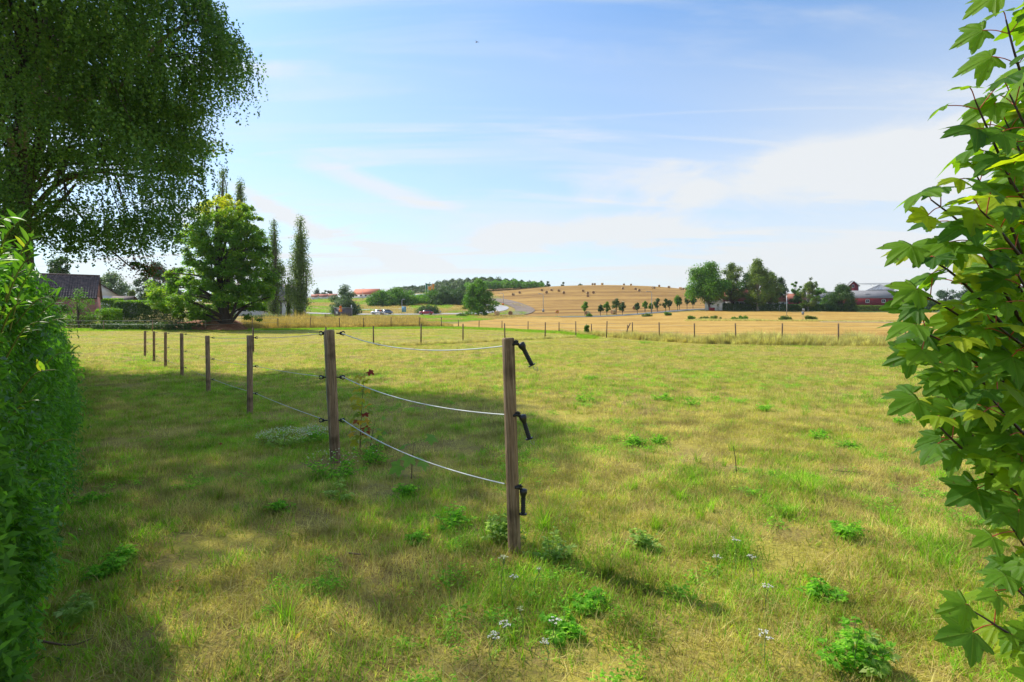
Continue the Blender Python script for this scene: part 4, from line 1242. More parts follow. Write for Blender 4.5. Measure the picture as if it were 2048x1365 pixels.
def window(root, c, w, h, face, frame='white_paint', name='window', bars=True, pane='dark_glass', label=None):
    """face: -1 on the near long wall (towards -y), +2 on the +x gable, -2 on the -x gable"""
    mb = MB(); t = .07
    wx = face in (-1, 1)
    def bx(m_, cx, cz, sx, sz, dp, off):
        if wx: m_.box((c[0] + cx, c[1] + face * off, c[2] + cz), (sx, dp, sz))
        else: m_.box((c[0] + (face / 2) * off, c[1] + cx, c[2] + cz), (dp, sx, sz))
    bx(mb, 0, h / 2 + t / 2, w + 2 * t, t, .08, .04); bx(mb, 0, -h / 2 - t / 2, w + 2 * t, t, .08, .04)
    bx(mb, -w / 2 - t / 2, 0, t, h, .08, .04); bx(mb, w / 2 + t / 2, 0, t, h, .08, .04)
    if bars: bx(mb, 0, 0, .05, h, .05, .04)
    f = mb.build(name, M[frame], root)
    m2 = MB(); bx(m2, 0, 0, w, h, .02, .012); m2.build('pane', M[pane], f)
    if label: f['label'] = label
    return f


def house(name, u, d, rz, L_, W_, h, rh, wall, roof, label, cat='house', wins=(), dz=0.0, chim=None, ov=.3):
    root = empty(name, G(u, d, dz), label, cat, rz=rz)
    mb = MB(); walls(mb, L_, W_, h, rh); mb.build('wall', M[wall], root)
    mb = MB(); gable_roof(mb, L_, W_, h, rh, ov); r = mb.build('roof', M[roof], root)
    for w_ in wins: window(root, *w_)
    if chim:
        m = MB(); m.box((chim[0], chim[1], h + rh + .25), (.6, .6, 1.5)); m.build('chimney', M[chim[2]], r)
    return root


def brick_house():
    d = 80.0; root = empty('brick_house', G(160, d), 'red brick outbuilding with dark pantile roof beside the big birch', 'house', rz=R(30))
    root.location = (-66.2, d + 1.0, gzs(X(166, d), d) - .3)
    L_, W_, h, rh = 8.4, 5.4, 3.9, 3.1
    mb = MB(); walls(mb, L_, W_, h, rh); mb.build('wall', M['brick'], root)
    mb = MB(); gable_roof(mb, L_, W_, h, rh, .25, .06); rf = mb.build('roof', M['tile_brown'], root)
    # pantiles on the near slope: real curved tiles, joined (each about four pixels)
    sl = math.hypot(W_ / 2 + .25, rh * (1 + .25 / (W_ / 2))); rows = 9; cols = 29; tw = (L_ + .5) / cols; th = sl / rows
    n = np.array([0, -rh, W_ / 2]); n /= np.linalg.norm(n); dn = np.array([0, -W_ / 2, -rh]); dn /= np.linalg.norm(dn)
    top = np.array([-(L_ + .5) / 2, 0, h + rh]) + n * .075
    V = []; Q = []; rn = []
    rng = np.random.default_rng(4)
    prof = [(0, .0), (.2, .035), (.45, .06), (.7, .035), (.98, -.005)]
    for a in range(rows):
        for b in range(cols):
            v0 = len(V)
            for e, lift in ((0, 0.0), (1.10, .035)):
                for (px_, pz_) in prof:
                    V.append(top + np.array([(b + px_) * tw, 0, 0]) + dn * (a + e) * th + n * (pz_ + lift))
            for k in range(4): Q.append((v0 + k, v0 + k + 5, v0 + k + 6, v0 + k + 1)); rn.append(rng.random())
    m = plain('pantile', (0.085, 0.055, 0.05), 0.55, var=0.5, scale=2.5)
    o = link('roof_tiles', mesh_np('roof_tiles', V, np.array(Q), m, False, rn), rf); o['kind'] = 'stuff'
    mb = MB(); mb.tube([(-L_ / 2 - .25, 0, h + rh + .12), (L_ / 2 + .25, 0, h + rh + .12)], .13, 8); mb.build('ridge', M['tile_brown'], rf)
    mb = MB(); mb.box((0, -W_ / 2 - .30, h - .30), (L_ + .5, .14, .14)); mb.build('gutter', M['black_paint'], root)


brick_house()
# white gable behind the hedge, seen past the brick house
hs = house('white_house', 192, 98.5, R(-51), 9, 6.2, 3.4, 2.3, 'white_wall', 'tile_brown', 'white rendered house gable behind the clipped hedge')
hs.location.z = gzs(X(192, 98), 98) + .2
mb = MB(); mb.box((-1.2, -3.4, 4.2), (1.6, 1.5, 2.6)); mb.build('dormer', M['white_wall'], hs)
house('garden_shed', 248, 92, R(5), 2.8, 2.6, 2.7, .8, 'grey_wall', 'tile_brown', 'low dark shed roof showing over the clipped hedge', 'shed')
# dark and white house behind the poplars
hh = house('modern_house', 540, 112, R(22), 13.5, 8, 3.1, 3.2, 'white_wall', 'roof_pink', 'house with pale tiled roof and dark panels behind the two poplars', wins=())
for x0, w_ in ((1.5, 1.6), (5.4, 1.9)):
    mb = MB(); mb.box((x0, -4.02, 1.45), (w_, .10, 2.9)); mb.build('dark_panel', M['grey_wall'], hh)
window(hh, (-.6, -4.0, 1.2), .7, 1.2, -1); window(hh, (-4.8, -4.0, 1.4), 1.4, 1.2, -1)
mb = MB(); mb.tube([(5.9, -4.4, 3.0), (5.9, -4.4, -.2)], .09, 6); mb.build('downpipe', M['black_paint'], hh)
mb = MB(); mb.box((0, -4.42, 2.95), (14.1, .16, .22)); mb.build('gutter', M['black_paint'], hh)
# red roofed hall on the rise
hl = house('hall', 735, 345, R(-16), 16, 9, 3.4, 3.2, 'white_wall', 'roof_orange', 'long white hall with orange red roof on the rise beyond the meadow', 'hall', dz=-1.2, ov=.5)
for i in range(4): window(hl, (-5 + i * 3.2, -4.5, 2.4), 1.3, 0.9, -1)
for u, d, w_, nm in ((644, 330, 9, 'low white cottage with orange roof below the far dark trees'), (663, 340, 9, 'low far cottage with orange roof left of the pale willow'), (630, 320, 5, 'small brownish far house just right of the taller poplar')):
    house('far_cottage', u, d, R(8), w_, 6, 2.4, 2.2, 'white_wall', 'roof_orange', nm, 'cottage', group=None) if False else house('far_cottage', u, d, R(8), w_ * .7, 4.5, 2.0, 1.4, 'white_wall', 'roof_red', nm, 'cottage', dz=-.5)
house('commercial_building', 841, 262, R(10), 7, 5, 3.6, .6, 'blue_sign', 'grey_paint', 'low building with blue fascia half hidden by shrubs under the flags', 'building', dz=-.3)
# dark kiosk by the orange road sign
kg = G(687, 140); kr = empty('road_kiosk', kg, 'low dark grey flat roofed hut in the dry grass by the orange sign', 'hut', rz=R(4))
mb = MB(); mb.box((0, 0, 1.05), (4.0, 2.4, 2.3)); mb.build('wall', M['grey_wall'], kr)
mb = MB(); mb.box((0, 0, 2.27), (4.4, 2.8, .12)); mb.build('roof', M['galv'], kr)
mb = MB(); mb.box((-1.4, -1.22, 1.0), (.5, .04, .7)); mb.build('notice', M['white_paint'], kr)

# farm with white longhouse
fd = 182.0
lg = house('white_longhouse', 1520, fd + 4, R(1), 15.5, 7, 2.9, 3.4, 'white_wall', 'roof_red', 'white farmhouse wing with dark windows and red tiled roof behind the birch', cat='farmhouse',
           wins=[((-6.6 + 2.1 * i, -3.5, 1.75), .95, 1.15, -1) for i in range(7)], chim=(3, 0, 'white_wall'))
l2 = house('farmhouse_wing', 1466, fd + 2, R(-2), 13.5, 7.5, 2.9, 3.9, 'white_wall', 'roof_red', 'farmhouse wing with large red tiled roof behind the broad green tree', cat='farmhouse',
           wins=[((-4.5 + 3.0 * i, -3.75, 1.7), 1.1, 1.2, -1) for i in range(4)], chim=(-2, 0, 'brick'))
gb = empty('gable_house', G(1430, fd - 3), 'small white house with dark red boarded gable at the left end of the farm', 'farmhouse', rz=R(62))
mb = MB(); mb.box((0, 0, 1.4), (7, 5.2, 3.3)); mb.build('wall', M['white_wall'], gb)
mb = MB(); [mb.prism([(s * 3.44 - .058, -2.58, 3.05), (s * 3.44 - .058, 2.58, 3.05), (s * 3.44 - .058, 0, 5.5)], (.116, 0, 0)) for s in (-1, 1)]
mb.build('boarded_gable', M['red_wood'], gb)
mb = MB(); gable_roof(mb, 7, 5.2, 3.05, 2.55, .35); mb.build('roof', M['roof_red'], gb)
mb = MB()
for s in (-1, 1): mb.tube([(-3.90, s * 2.95, 2.75), (-3.90, 0, 5.75)], .11, 4)
mb.build('bargeboard', M['white_paint'], gb)
window(gb, (-3.5, .6, 1.9), 1.2, .5, -2)
mb = MB(); mb.box((0, 0, .5), (1.6, .5, 1.0)); w_ = mb.build('low_wall', M['red_wood'], None, False, G(1424, fd - 9)); tag(w_, 'low dark red wall at the entrance beside the white gable house', 'wall')
house('small_red_roof_house', 1583, fd + 14, R(4), 7, 6, 3.9, 2.0, 'red_wood', 'roof_red', 'small dark red farm building with red roof behind the pole', 'outbuilding')
house('farm_shed', 1640, fd + 30, R(0), 14, 8, 5.0, 2.4, 'grey_paint', 'roof_grey', 'pale grey farm shed roof half hidden behind the round dark tree', 'shed')


def barn():
    d = 200.0
    root = empty('red_barn', G(1752, d + 5), 'long dark red boarded barn with grey roof and white arched windows', 'barn', rz=R(-1))
    L_, W_, h, rh = 21.5, 10.0, 3.3, 2.8
    root.location.x = X(1753, d); root.location.z = Z(613, d) - .2
    mb = MB(); walls(mb, L_, W_, h, rh); mb.build('wall', M['red_wood'], root)
    mb = MB(); gable_roof(mb, L_, W_, h, rh, .35); rf = mb.build('roof', M['roof_grey'], root)
    mb = MB(); e = L_ / 2 + .42
    for s in (-1, 1):
        for ex in (-e, e): mb.tube([(ex, s * (W_ / 2 + .45), h - .15), (ex, 0, h + rh + .25)], .16, 4)
    mb.build('bargeboard', M['white_paint'], root)
    mb = MB(); mb.box((-1.8, -2.6, h + rh * .48 + .22), (1.9, .5, .1)); mb.build('skylight', M['white_paint'], rf)
    for x in (-9.0, -3.2, 2.6, 8.4):
        # arched window: frame with a low arch, pane inside
        w, hh_ = 1.05, .95; mb = MB(); t = .17; y = -W_ / 2
        mb.box((x, y - .05, 1.55), (w + 2 * t, .10, t)); mb.box((x - w / 2 - t / 2, y - .05, 1.55 + hh_ / 2 + t / 2 - .02), (t, .10, hh_ - .05)); mb.box((x + w / 2 + t / 2, y - .05, 1.55 + hh_ / 2 + t / 2 - .02), (t, .10, hh_ - .05))
        arc = [(x + (w / 2 + t / 2) * math.cos(a), y - .05, 1.55 + hh_ + .25 * math.sin(a)) for a in np.linspace(0, math.pi, 8)]
        mb.tube(arc, t / 2, 4); mb.box((x, y - .04, 2.05), (.07, .06, .85))
        f = mb.build('window', M['white_paint'], root)
        m2 = MB(); m2.box((x, y - .012, 2.08), (w, .02, hh_)); m2.build('pane', M['dark_glass'], f)
    # elevator tower behind
    tg = Vector((X(1704.5, 214), 214, gzs(X(1704, 214), 214)))
    tw = empty('barn_tower', tg, 'small dark red elevator tower with white trimmed gable above the barn', 'tower', rz=R(-14))
    zt = Z(572, 214) - tg.z
    mb = MB(); mb.box((0, 0, zt / 2), (3.4, 2.9, zt)); mb.prism([(-1.7, -1.43, zt), (1.7, -1.43, zt), (0, -1.43, zt + 1.7)], (0, 2.86, 0)); mb.build('wall', M['red_wood'], tw)
    mb = MB()
    for s in (-1, 1):
        q = np.array([(s * 2.1, -1.8, zt - .35), (s * 2.1, 1.8, zt - .35), (0, 1.8, zt + 1.78), (0, -1.8, zt + 1.78)])
        mb.add(np.vstack([q, q + np.array([0, 0, .14])]), [(0, 1, 2, 3), (7, 6, 5, 4), (0, 4, 5, 1), (1, 5, 6, 2), (2, 6, 7, 3), (3, 7, 4, 0)])
    mb.build('roof', M['roof_grey'], tw)
    mb = MB()
    for s in (-1, 1): mb.tube([(s * 2.15, -1.86, zt - .3), (0, -1.86, zt + 1.85)], .13, 4)
    for s in (-1, 1): mb.box((s * 1.70, -1.47, zt - 1.8), (.2, .08, 3.6))
    mb.build('trim', M['white_paint'], tw)
    window(tw, (-.2, -1.45, zt - .2), .6, 1.1, -1, bars=False)
    # conveyor truss from the tower to the right
    z1 = Z(568, 212)
    cv = empty('conveyor', (X(1717, 212), 212, z1), 'thin pale conveyor bridge running from the tower over the barn roof', 'conveyor')
    Lc = X(1830, 212) - X(1716, 212)
    mb = MB(); mb.tube([(0, 0, .1), (Lc, 0, .3)], .12, 4); mb.tube([(0, 0, -.35), (Lc, 0, -.15)], .07, 4); mb.build('beam', M['galv'], cv)
    for x in (Lc * .25, Lc * .48, Lc * .8):
        mb = MB(); mb.tube([(x, 0, -.1), (x, 0, -4.0)], .08, 4); mb.build('support', M['galv'], cv)
        mb = MB(); mb.tube([(x, 0, -1.1), (x + 1.0, 0, -.1)], .04, 4); mb.tube([(x, 0, -1.1), (x - 1.0, 0, -.1)], .04, 4); mb.build('brace', M['galv'], cv)
    # low roofs behind
    b2 = house('farm_hall', 1735, 232, 0, 24, 14, 6.4, 3.4, 'red_wood', 'roof_grey', 'large grey farm roof rising behind the red barn', 'barn')
    b2.location.z = Z(577, 232) - 11.0
    hg = Vector((X(1760, 216), 216, Z(583, 216)))
    hp = empty('round_barn_roof', hg, 'pale ribbed hipped silo roof above the barn', 'silo')
    n = 12; V = [(4.7 * math.cos(2 * math.pi * k / n), 4.7 * math.sin(2 * math.pi * k / n), .4) for k in range(n)] + [(0, 0, 2.7)]
    hp_me = mesh_np('roof', V, np.array([(k, (k + 1) % n, n) for k in range(n)]), M['galv']); link('roof', hp_me, hp)
    mb = MB()
    for k in range(n * 2):
        a = math.pi * k / n; mb.tube([(4.72 * math.cos(a), 4.72 * math.sin(a), .45), (.05 * math.cos(a), .05 * math.sin(a), 2.75)], .07, 4, False)
    mb.build('rib', M['grey_paint'], hp)
    mb = MB(); mb.tube([(0, 0, -6), (0, 0, .42)], 4.4, 12); mb.build('wall', M['concrete'], hp)


barn()

# ------------------------------------------------------------------ road things
def lamp(u, d, top_py, side, label, base_py=None, box=False, arm=1.6):
    g = G(u, d); h = Z(top_py, d) - g.z
    root = empty('street_lamp', g, label, 'street lamp', 'tall grey street lamps')
    mb = MB(); mb.tube([(0, 0, -.2), (0, 0, h * .5), (0, 0, h * .93), (side * .25, 0, h * .98), (side * arm, 0, h)], [.12, .10, .08, .07, .06], 8); mb.build('pole', M['galv'], root)
    mb = MB(); mb.box((side * (arm + .3), 0, h + .02), (.8, .28, .14)); mb.build('lamp_head', M['galv'], root)
    if box: mb = MB(); mb.box((0, 0, .5), (.7, .7, 1.0)); mb.build('base_cabinet', M['grey_paint'], root)


lamp(1086.5, 186, 588, -1, 'street lamp with grey cabinet at its foot before the dirt track', box=True, arm=1.0)
lamp(1007, 240, 587, -1, 'street lamp beside the bend of the pale road')
lamp(1303.5, 171, 583.5, -1, 'street lamp standing among the young roadside trees', arm=1.0)
lamp(804, 176, 599, 1, 'thin street lamp beside the blue direction sign', arm=.3)
lamp(725.5, 300, 577, 1, 'street lamp in front of the red roofed hall', arm=.3)
# tall pole with crosshead in the stubble field
g = G(1573.5, 115); pr = empty('floodlight_pole', g, 'tall thin pale pole with crosshead in the weeds of the stubble field', 'pole')
hp_ = Z(586, 115) - g.z
mb = MB(); mb.tube([(0, 0, -.2), (0, 0, hp_)], [.07, .05], 8); mb.build('pole', M['galv'], pr)
mb = MB(); mb.tube([(-.75, 0, hp_ - .45), (.55, 0, hp_ - .45)], .05, 6); mb.tube([(0, 0, hp_ - .5), (0, 0, hp_ + .35)], .12, 6); mb.build('crosshead', M['grey_paint'], pr)


def disc(r, th, n=20): 
    mb = MB(); mb.tube([(0, -th / 2, 0), (0, th / 2, 0)], r, n); return mb


def sign_post(name, u, d, top_py, label, cat='road sign', pr_=.035):
    g = G(u, d); h = Z(top_py, d) - g.z
    root = empty(name, g, label, cat)
    mb = MB(); mb.tube([(0, 0, -.2), (0, 0, h)], pr_, 8); mb.build('pole', M['grey_paint'], root)
    return root, h


r_, h_ = sign_post('road_sign', 681, 128, 611, 'orange road works warning signs stacked on one pole before the hut')
mb = disc(.33, .05); o = mb.build('round_sign', M['orange'], r_); o.location = (0, -.06, h_ - .42)
mb = MB(); mb.box((0, 0, 0), (.74, .05, .74)); sq = mb.build('warning_sign', M['orange'], r_); sq.location = (0, -.06, h_ - 1.18)
mb = MB(); mb.prism([(-.27, -.03, -.22), (.27, -.03, -.22), (0, -.03, .25)], (0, -.012, 0)); mb.build('yellow_triangle', M['yellow'], sq)
r_, h_ = sign_post('road_sign', 761, 165, 619, 'small orange warning sign standing behind the white car')
mb = MB(); mb.prism([(-.4, -.04, -.36), (.4, -.04, -.36), (0, -.04, .36)], (0, -.05, 0)); o = mb.build('sign_face', M['orange'], r_); o.location = (0, 0, h_ - .3)
r_, h_ = sign_post('road_sign', 1114.5, 160, 621, 'round red sign with yellow and dark centre at the foot of the hill')
o = disc(.45, .05).build('sign_face', M['red_sign'], r_); o.location = (0, -.06, h_ - .45)
mb = disc(.31, .02); k = mb.build('yellow_centre', M['yellow'], o); k.location = (0, -.036, 0)
mb = MB(); mb.box((0, -.05, 0), (.42, .02, .13)); mb.build('dark_bar', M['black_paint'], o)
r_, h_ = sign_post('road_sign', 989.5, 178, 620, 'round orange sign beside the pale road right of the willow tree')
o = disc(.36, .05).build('sign_face', M['orange'], r_); o.location = (0, -.06, h_ - .36)
mb = disc(.16, .02); k = mb.build('dark_symbol', M['black_paint'], o); k.location = (0, -.036, 0)
r_, h_ = sign_post('road_sign', 1006, 226, 607, 'small orange board under the lamp at the road bend')
mb = MB(); mb.box((0, -.06, 0), (.9, .05, .7)); o = mb.build('sign_face', M['orange'], r_); o.location = (0, 0, h_ - .35)
r_, h_ = sign_post('road_sign', 943, 168, 616, 'small orange board half hidden at the left of the willow tree')
mb = MB(); mb.box((0, -.06, 0), (.6, .05, .9)); o = mb.build('sign_face', M['orange'], r_); o.location = (0, 0, h_ - .45)
r_, h_ = sign_post('road_sign', 808, 168, 613.5, 'blue direction sign with white rows standing by the road')
mb = MB(); mb.box((0, -.06, 0), (1.3, .06, 1.7)); o = mb.build('sign_face', M['blue_sign'], r_); o.location = (0, 0, h_ - .85)
mb = MB(); [mb.box((0, -.10, .55 - .36 * i), (.9, .012, .09)) for i in range(4)]; mb.build('white_rows', M['white_paint'], o)
r_, h_ = sign_post('road_sign', 881, 168, 622, 'small pale backside of a sign behind the red car')
mb = MB(); mb.box((0, -.06, 0), (.5, .04, .6)); o = mb.build('sign_face', M['grey_paint'], r_); o.location = (0, 0, h_ - .3)
r_, h_ = sign_post('road_sign', 703, 150, 611, 'white upright marker board at the right end of the grey hut')
mb = MB(); mb.box((0, -.06, 0), (.22, .05, 1.1)); o = mb.build('sign_face', M['white_paint'], r_); o.location = (0, 0, h_ - .5)
r_, h_ = sign_post('information_sign', 1606, 112, 617.5, 'grey upright two part board on a pole in the stubble field', 'sign')
mb = MB(); mb.box((.08, -.06, 0), (.50, .05, .55)); o = mb.build('upper_board', M['grey_paint'], r_); o.location = (0, 0, h_ - .28)
mb = MB(); mb.box((-.05, -.06, 0), (.50, .05, .62)); o = mb.build('lower_board', M['grey_paint'], r_); o.location = (0, 0, h_ - .95)


def flag(u, d, tpy, bpy_, w, mat, label):
    g = G(u, d); h = Z(tpy, d) - g.z; hb = Z(bpy_, d) - g.z
    root = empty('flag', g, label, 'flag', 'flags over the shrubs')
    mb = MB(); mb.tube([(0, 0, -.2), (0, 0, h + .3)], .06, 6); mb.build('flagpole', M['white_paint'], root)
    V = []; n, m = 8, 8
    for i in range(n):
        for j in range(m):
            f = i / (n - 1); t = j / (m - 1)
            V.append((f * w * (1 - .25 * t), math.sin(f * 5 + t * 2) * .15 * f * w / 2, h - (h - hb) * (t * .85) - f * (h - hb) * .15 * (1 + t)))
    Q = [(i * m + j, i * m + j + 1, (i + 1) * m + j + 1, (i + 1) * m + j) for i in range(n - 1) for j in range(m - 1)]
    o = link('flag_cloth', mesh_np('flag_cloth', V, np.array(Q), M[mat], True), root)


flag(850.8, 245, 566, 579, .75, 'green_cloth', 'green flag drooping on its pole over the shrubs')
flag(856, 240, 573, 580.5, 1.7, 'orange_cloth', 'left lower orange flag over the shrubs')
flag(864, 245, 567, 580.5, 1.1, 'orange_cloth', 'right taller orange flag over the shrubs')
flag(860.5, 250, 571, 581, 1.4, 'orange_cloth', 'middle orange flag over the shrubs')


def car(u, d, color, rz, label, d_z=0.14):
    root = empty('parked_car' if False else 'car', G(u, d, d_z), label, 'car', rz=rz)
    m, nt, b = newmat(label[:12] + '_paint'); b.inputs['Base Color'].default_value = (*color, 1); b.inputs['Roughness'].default_value = .3; b.inputs['Coat Weight'].default_value = .6
    # body as cross sections along the length
    prof = [(-2.15, .35, .62, .74), (-2.05, .28, .84, .80), (-1.3, .26, .95, .86), (-.6, .25, .97, .88), (.5, .25, .97, .88), (1.3, .26, .93, .87), (1.95, .28, .80, .82), (2.15, .36, .60, .74)]
    V = []
    for x, z0, z1, w in prof:
        V += [(x, -w, z0), (x, -w * 1.0, (z0 + z1) / 2), (x, -w * .92, z1), (x, w * .92, z1), (x, w, (z0 + z1) / 2), (x, w, z0)]
    Q = []; T = []
    for i in range(len(prof) - 1):
        for j in range(6): Q.append((i * 6 + j, i * 6 + (j + 1) % 6, (i + 1) * 6 + (j + 1) % 6, (i + 1) * 6 + j))
    Q.append((5, 4, 1, 0)); Q.append((4, 3, 2, 1)); e = (len(prof) - 1) * 6; Q.append((e, e + 1, e + 4, e + 5)); Q.append((e + 1, e + 2, e + 3, e + 4))
    link('body', mesh_np('body', V, np.array(Q), m, True), root)
    mb = MB(); cb = [(-1.75, .92, .70), (-1.15, 1.38, .60), (.35, 1.42, .60), (1.15, .95, .70)]
    V = []
    for x, z, w in cb: V += [(x, -w, z), (x, w, z)]
    V += [(-1.75, -.80, .90), (-1.75, .80, .90), (1.15, -.80, .90), (1.15, .80, .90)]
    mb.add(V, [(0, 2, 3, 1), (4, 6, 7, 5), (0, 1, 9, 8), (6, 10, 11, 7)], [(8, 2, 0), (8, 4, 2), (8, 10, 4), (10, 6, 4), (9, 1, 3), (9, 3, 5), (9, 5, 11), (11, 5, 7)])
    mb.build('windows', M['dark_glass'], root)
    mb = MB(); mb.box((-.4, 0, 1.425), (1.6, 1.22, .05)); mb.build('roof', m, root)
    for x in (-1.3, 1.35):
        for y in (-.80, .80):
            mb = MB(); mb.tube([(x, y - .1, .32), (x, y + .1, .32)], .32, 14); wo = mb.build('wheel', M['rubber'], root)
            mb = MB(); s = math.copysign(1, y); mb.tube([(x, y + s * .09, .32), (x, y + s * .115, .32)], .19, 10); mb.build('rim', M['galv'], wo)
    for y in (-.6, .6):
        mb = MB(); mb.box((2.08, y, .66), (.14, .3, .14)); mb.build('headlight', M['white_paint'], root)
        mb = MB(); mb.box((-2.09, y, .70), (.12, .3, .16)); mb.build('tail_light', M['red_sign'], root)


car(756, 171, (.75, .76, .78), R(172), 'white car at the front of the small queue left of the blue sign')
car(771.5, 173, (.12, .17, .23), R(176), 'dark bluish car right behind the white car')
car(852.5, 168, (.45, .02, .03), R(178), 'red car driving past the dark round bush')

# ------------------------------------------------------------------ straw bales
def bale_mesh():
    m, nt, b = newmat('straw_bale'); L = nt.links.new
    tc = nt.nodes.new('ShaderNodeTexCoord'); n = nt.nodes.new('ShaderNodeTexNoise'); n.inputs['Scale'].default_value = 9; n.inputs['Detail'].default_value = 6
    L(tc.outputs['Object'], n.inputs['Vector'])
    r = ramp_node(nt, [(.35, (.42, .27, .12)), (.65, (.72, .54, .28))]); L(n.outputs[0], r.inputs[0]); L(r.outputs[0], b.inputs['Base Color']); b.inputs['Roughness'].default_value = .95
    M['straw'] = m
    m2, nt, b = newmat('straw_bale_end'); L = nt.links.new
    tc = nt.nodes.new('ShaderNodeTexCoord'); w = nt.nodes.new('ShaderNodeTexWave'); w.wave_type = 'RINGS'; w.rings_direction = 'X'; w.inputs['Scale'].default_value = 2.2; w.inputs['Distortion'].default_value = 1.5
    L(tc.outputs['Object'], w.inputs['Vector'])
    r = ramp_node(nt, [(.2, (.20, .10, .045)), (.8, (.40, .23, .10))]); L(w.outputs[0], r.inputs[0]); L(r.outputs[0], b.inputs['Base Color']); b.inputs['Roughness'].default_value = .95
    M['straw_end'] = m2
    rad = .72; wd = 1.2; n_ = 20
    prof = [(-.5, .82), (-.5, .93), (-.47, .99), (-.2, 1.0), (.2, 1.0), (.47, .99), (.5, .93), (.5, .82)]
    V = []; Q = []
    rng = np.random.default_rng(1)
    for x, k in prof:
        for j in range(n_):
            a = 2 * math.pi * j / n_; rr = rad * k * (1 + rng.normal() * .008)
            V.append((x * wd, rr * math.cos(a), max(rr * math.sin(a), -rad * .95) + rad * .95))
    for i in range(len(prof) - 1):
        for j in range(n_): Q.append((i * n_ + j, i * n_ + (j + 1) % n_, (i + 1) * n_ + (j + 1) % n_, (i + 1) * n_ + j))
    body = mesh_np('straw_roll', V, np.array(Q), M['straw'], True)
    ends = []
    for s in (-1, 1):
        Ve = [(s * wd * .5, rad * .83 * math.cos(2 * math.pi * j / n_), rad * .83 * math.sin(2 * math.pi * j / n_) + rad * .95) for j in range(n_)] + [(s * wd * .47, 0, rad * .95)]
        ends.append(mesh_np('end_face', Ve, np.array([(j, (j + 1) % n_, n_) if s > 0 else ((j + 1) % n_, j, n_) for j in range(n_)]), M['straw_end']))
    return body, ends


BB, BE = bale_mesh()
BALES = [   # bearing, distance, turn, label
    (1026.5, 283, 60, 'upper left straw bale nearest the wood on the hill'), (1039.5, 294, 75, 'second straw bale from the wood near the hill edge'),
    (1084, 303, 70, 'straw bale just above the tilted one left of the slope'), (1093, 285, 88, 'straw bale lower than its two neighbours on the left slope'),
    (1103.5, 300, 55, 'straw bale standing a little left of the middle pair on the slope'), (1118, 294, 60, 'straw bale right of the long gap on the left slope'),
    (1127.3, 279, 88, 'lowest bale of the left slope group'), (1166.5, 290, 60, 'upper bale of the four standing close together'),
    (1175.2, 276, 85, 'middle bale of the four standing close together'), (1187, 278, 80, 'right bale of the four standing close together'),
    (1176, 260, 72, 'lowest bale of the four standing close together'), (1185, 362, 85, 'left bale of the touching pair on the skyline'),
    (1189.5, 366, 85, 'small right bale of the touching pair on the skyline'), (1204.5, 361, 10, 'broadside bale alone on the skyline'),
    (1245.5, 306, 85, 'single bale high on the middle of the slope'), (1271.5, 302, 60, 'upper left bale of the pair on the right slope'),
    (1278, 292, 85, 'lower right bale of the pair on the right slope'), (1305, 318, 15, 'pale broadside half of the double bale on the right slope'),
    (1308.5, 315, 80, 'brown end on bale of the double bale on the right slope'), (1248, 372, 80, 'faint bale on the far side of the skyline'),
    (1262, 368, 80, 'tall end on bale on the skyline right of the middle'), (1318.5, 342, 70, 'small bale just under the right skyline'),
    (1338, 330, 50, 'bale near the right end of the skyline before the long stack'), (1361, 326, 20, 'left bale of the row of three at the right skyline'),
    (1366, 325, 85, 'middle bale of the row of three at the right skyline'), (1372, 327, 80, 'right bale of the row of three at the right skyline'),
    (1226.5, 172, 28, 'big pale bale lying beside the young roadside trees'), (1269, 190, 70, 'reddish bale half hidden behind a young roadside tree'),
    (1021, 171, 82, 'nearest end on bale with bright rim at the foot of the hill'), (994, 168, 25, 'pale bale lying in the green verge beside the road'),
    (1175.5, 168, 30, 'pale bale behind weeds at the foot of the first roadside tree'), (1232, 236, 30, 'bale whose top shows above the tallest young tree'), (1245, 218, 30, 'bale top showing between two young trees'),
]
for i, (u, d, rz, lb) in enumerate(BALES):
    root = empty('straw_bale', G(u, d), lb, 'straw bale', 'round straw bales on the stubble hill', rz=R(rz + (i * 37) % 9))
    k = 1.0 + ((i * 53) % 10 - 5) * .012
    root.scale = (k, k, k)
    link('straw_roll', BB, root)
    for e in BE: link('end_face', e, root)

# ------------------------------------------------------------------ trees and shrubs in the distance
YT = [(1169.5, 168, 602.5, 15), (1201, 166, 605, 13), (1214, 167, 603, 14), (1232.5, 170, 595.5, 17), (1245.5, 166, 602.5, 15), (1275, 169, 603, 13), (1290.5, 172, 602, 13),
      (1302.5, 176, 606, 10), (1315.5, 174, 596.5, 14), (1331.5, 173, 594.5, 16), (1339.5, 178, 598, 11), (1355, 178, 591, 16), (1359, 184, 592, 13), (1374, 182, 580, 17), (1386, 186, 590, 13)]
ords = ['leftmost young roadside tree, leaning right, standing apart from the rest', 'second young roadside tree from the left, narrow', 'third young roadside tree from the left, ragged to its right',
        'tallest young roadside tree of the left half of the row', 'young roadside tree just right of the tallest left one', 'young roadside tree with the reddish bale behind it',
        'round topped young roadside tree left of the lamp', 'small pale thin young tree right behind the lamp', 'dense dark young tree right of the lamp', 'broad young tree of the touching pair in the row',
        'narrow young tree of the touching pair in the row', 'young tree at the left of the dark group before the farm', 'slender young tree inside the dark group before the farm',
        'tall dark tree of the group before the farm', 'rightmost dark young tree before the farm entrance']
for i, (u, d, t, w) in enumerate(YT):
    tree('young_tree', u, d, t, w, prof='young', ncl=16, nleaf=520, ls=.34, clr=w / F * d * .22, flat=1.0, leaf='leaf_mid' if i in (0, 2, 6, 7, 11) else 'leaf_dark', label=ords[i], group='young trees along the farm road', seed=i, crown_from=.34, lean=.35 if i == 0 else 0, trunk_r=.09)

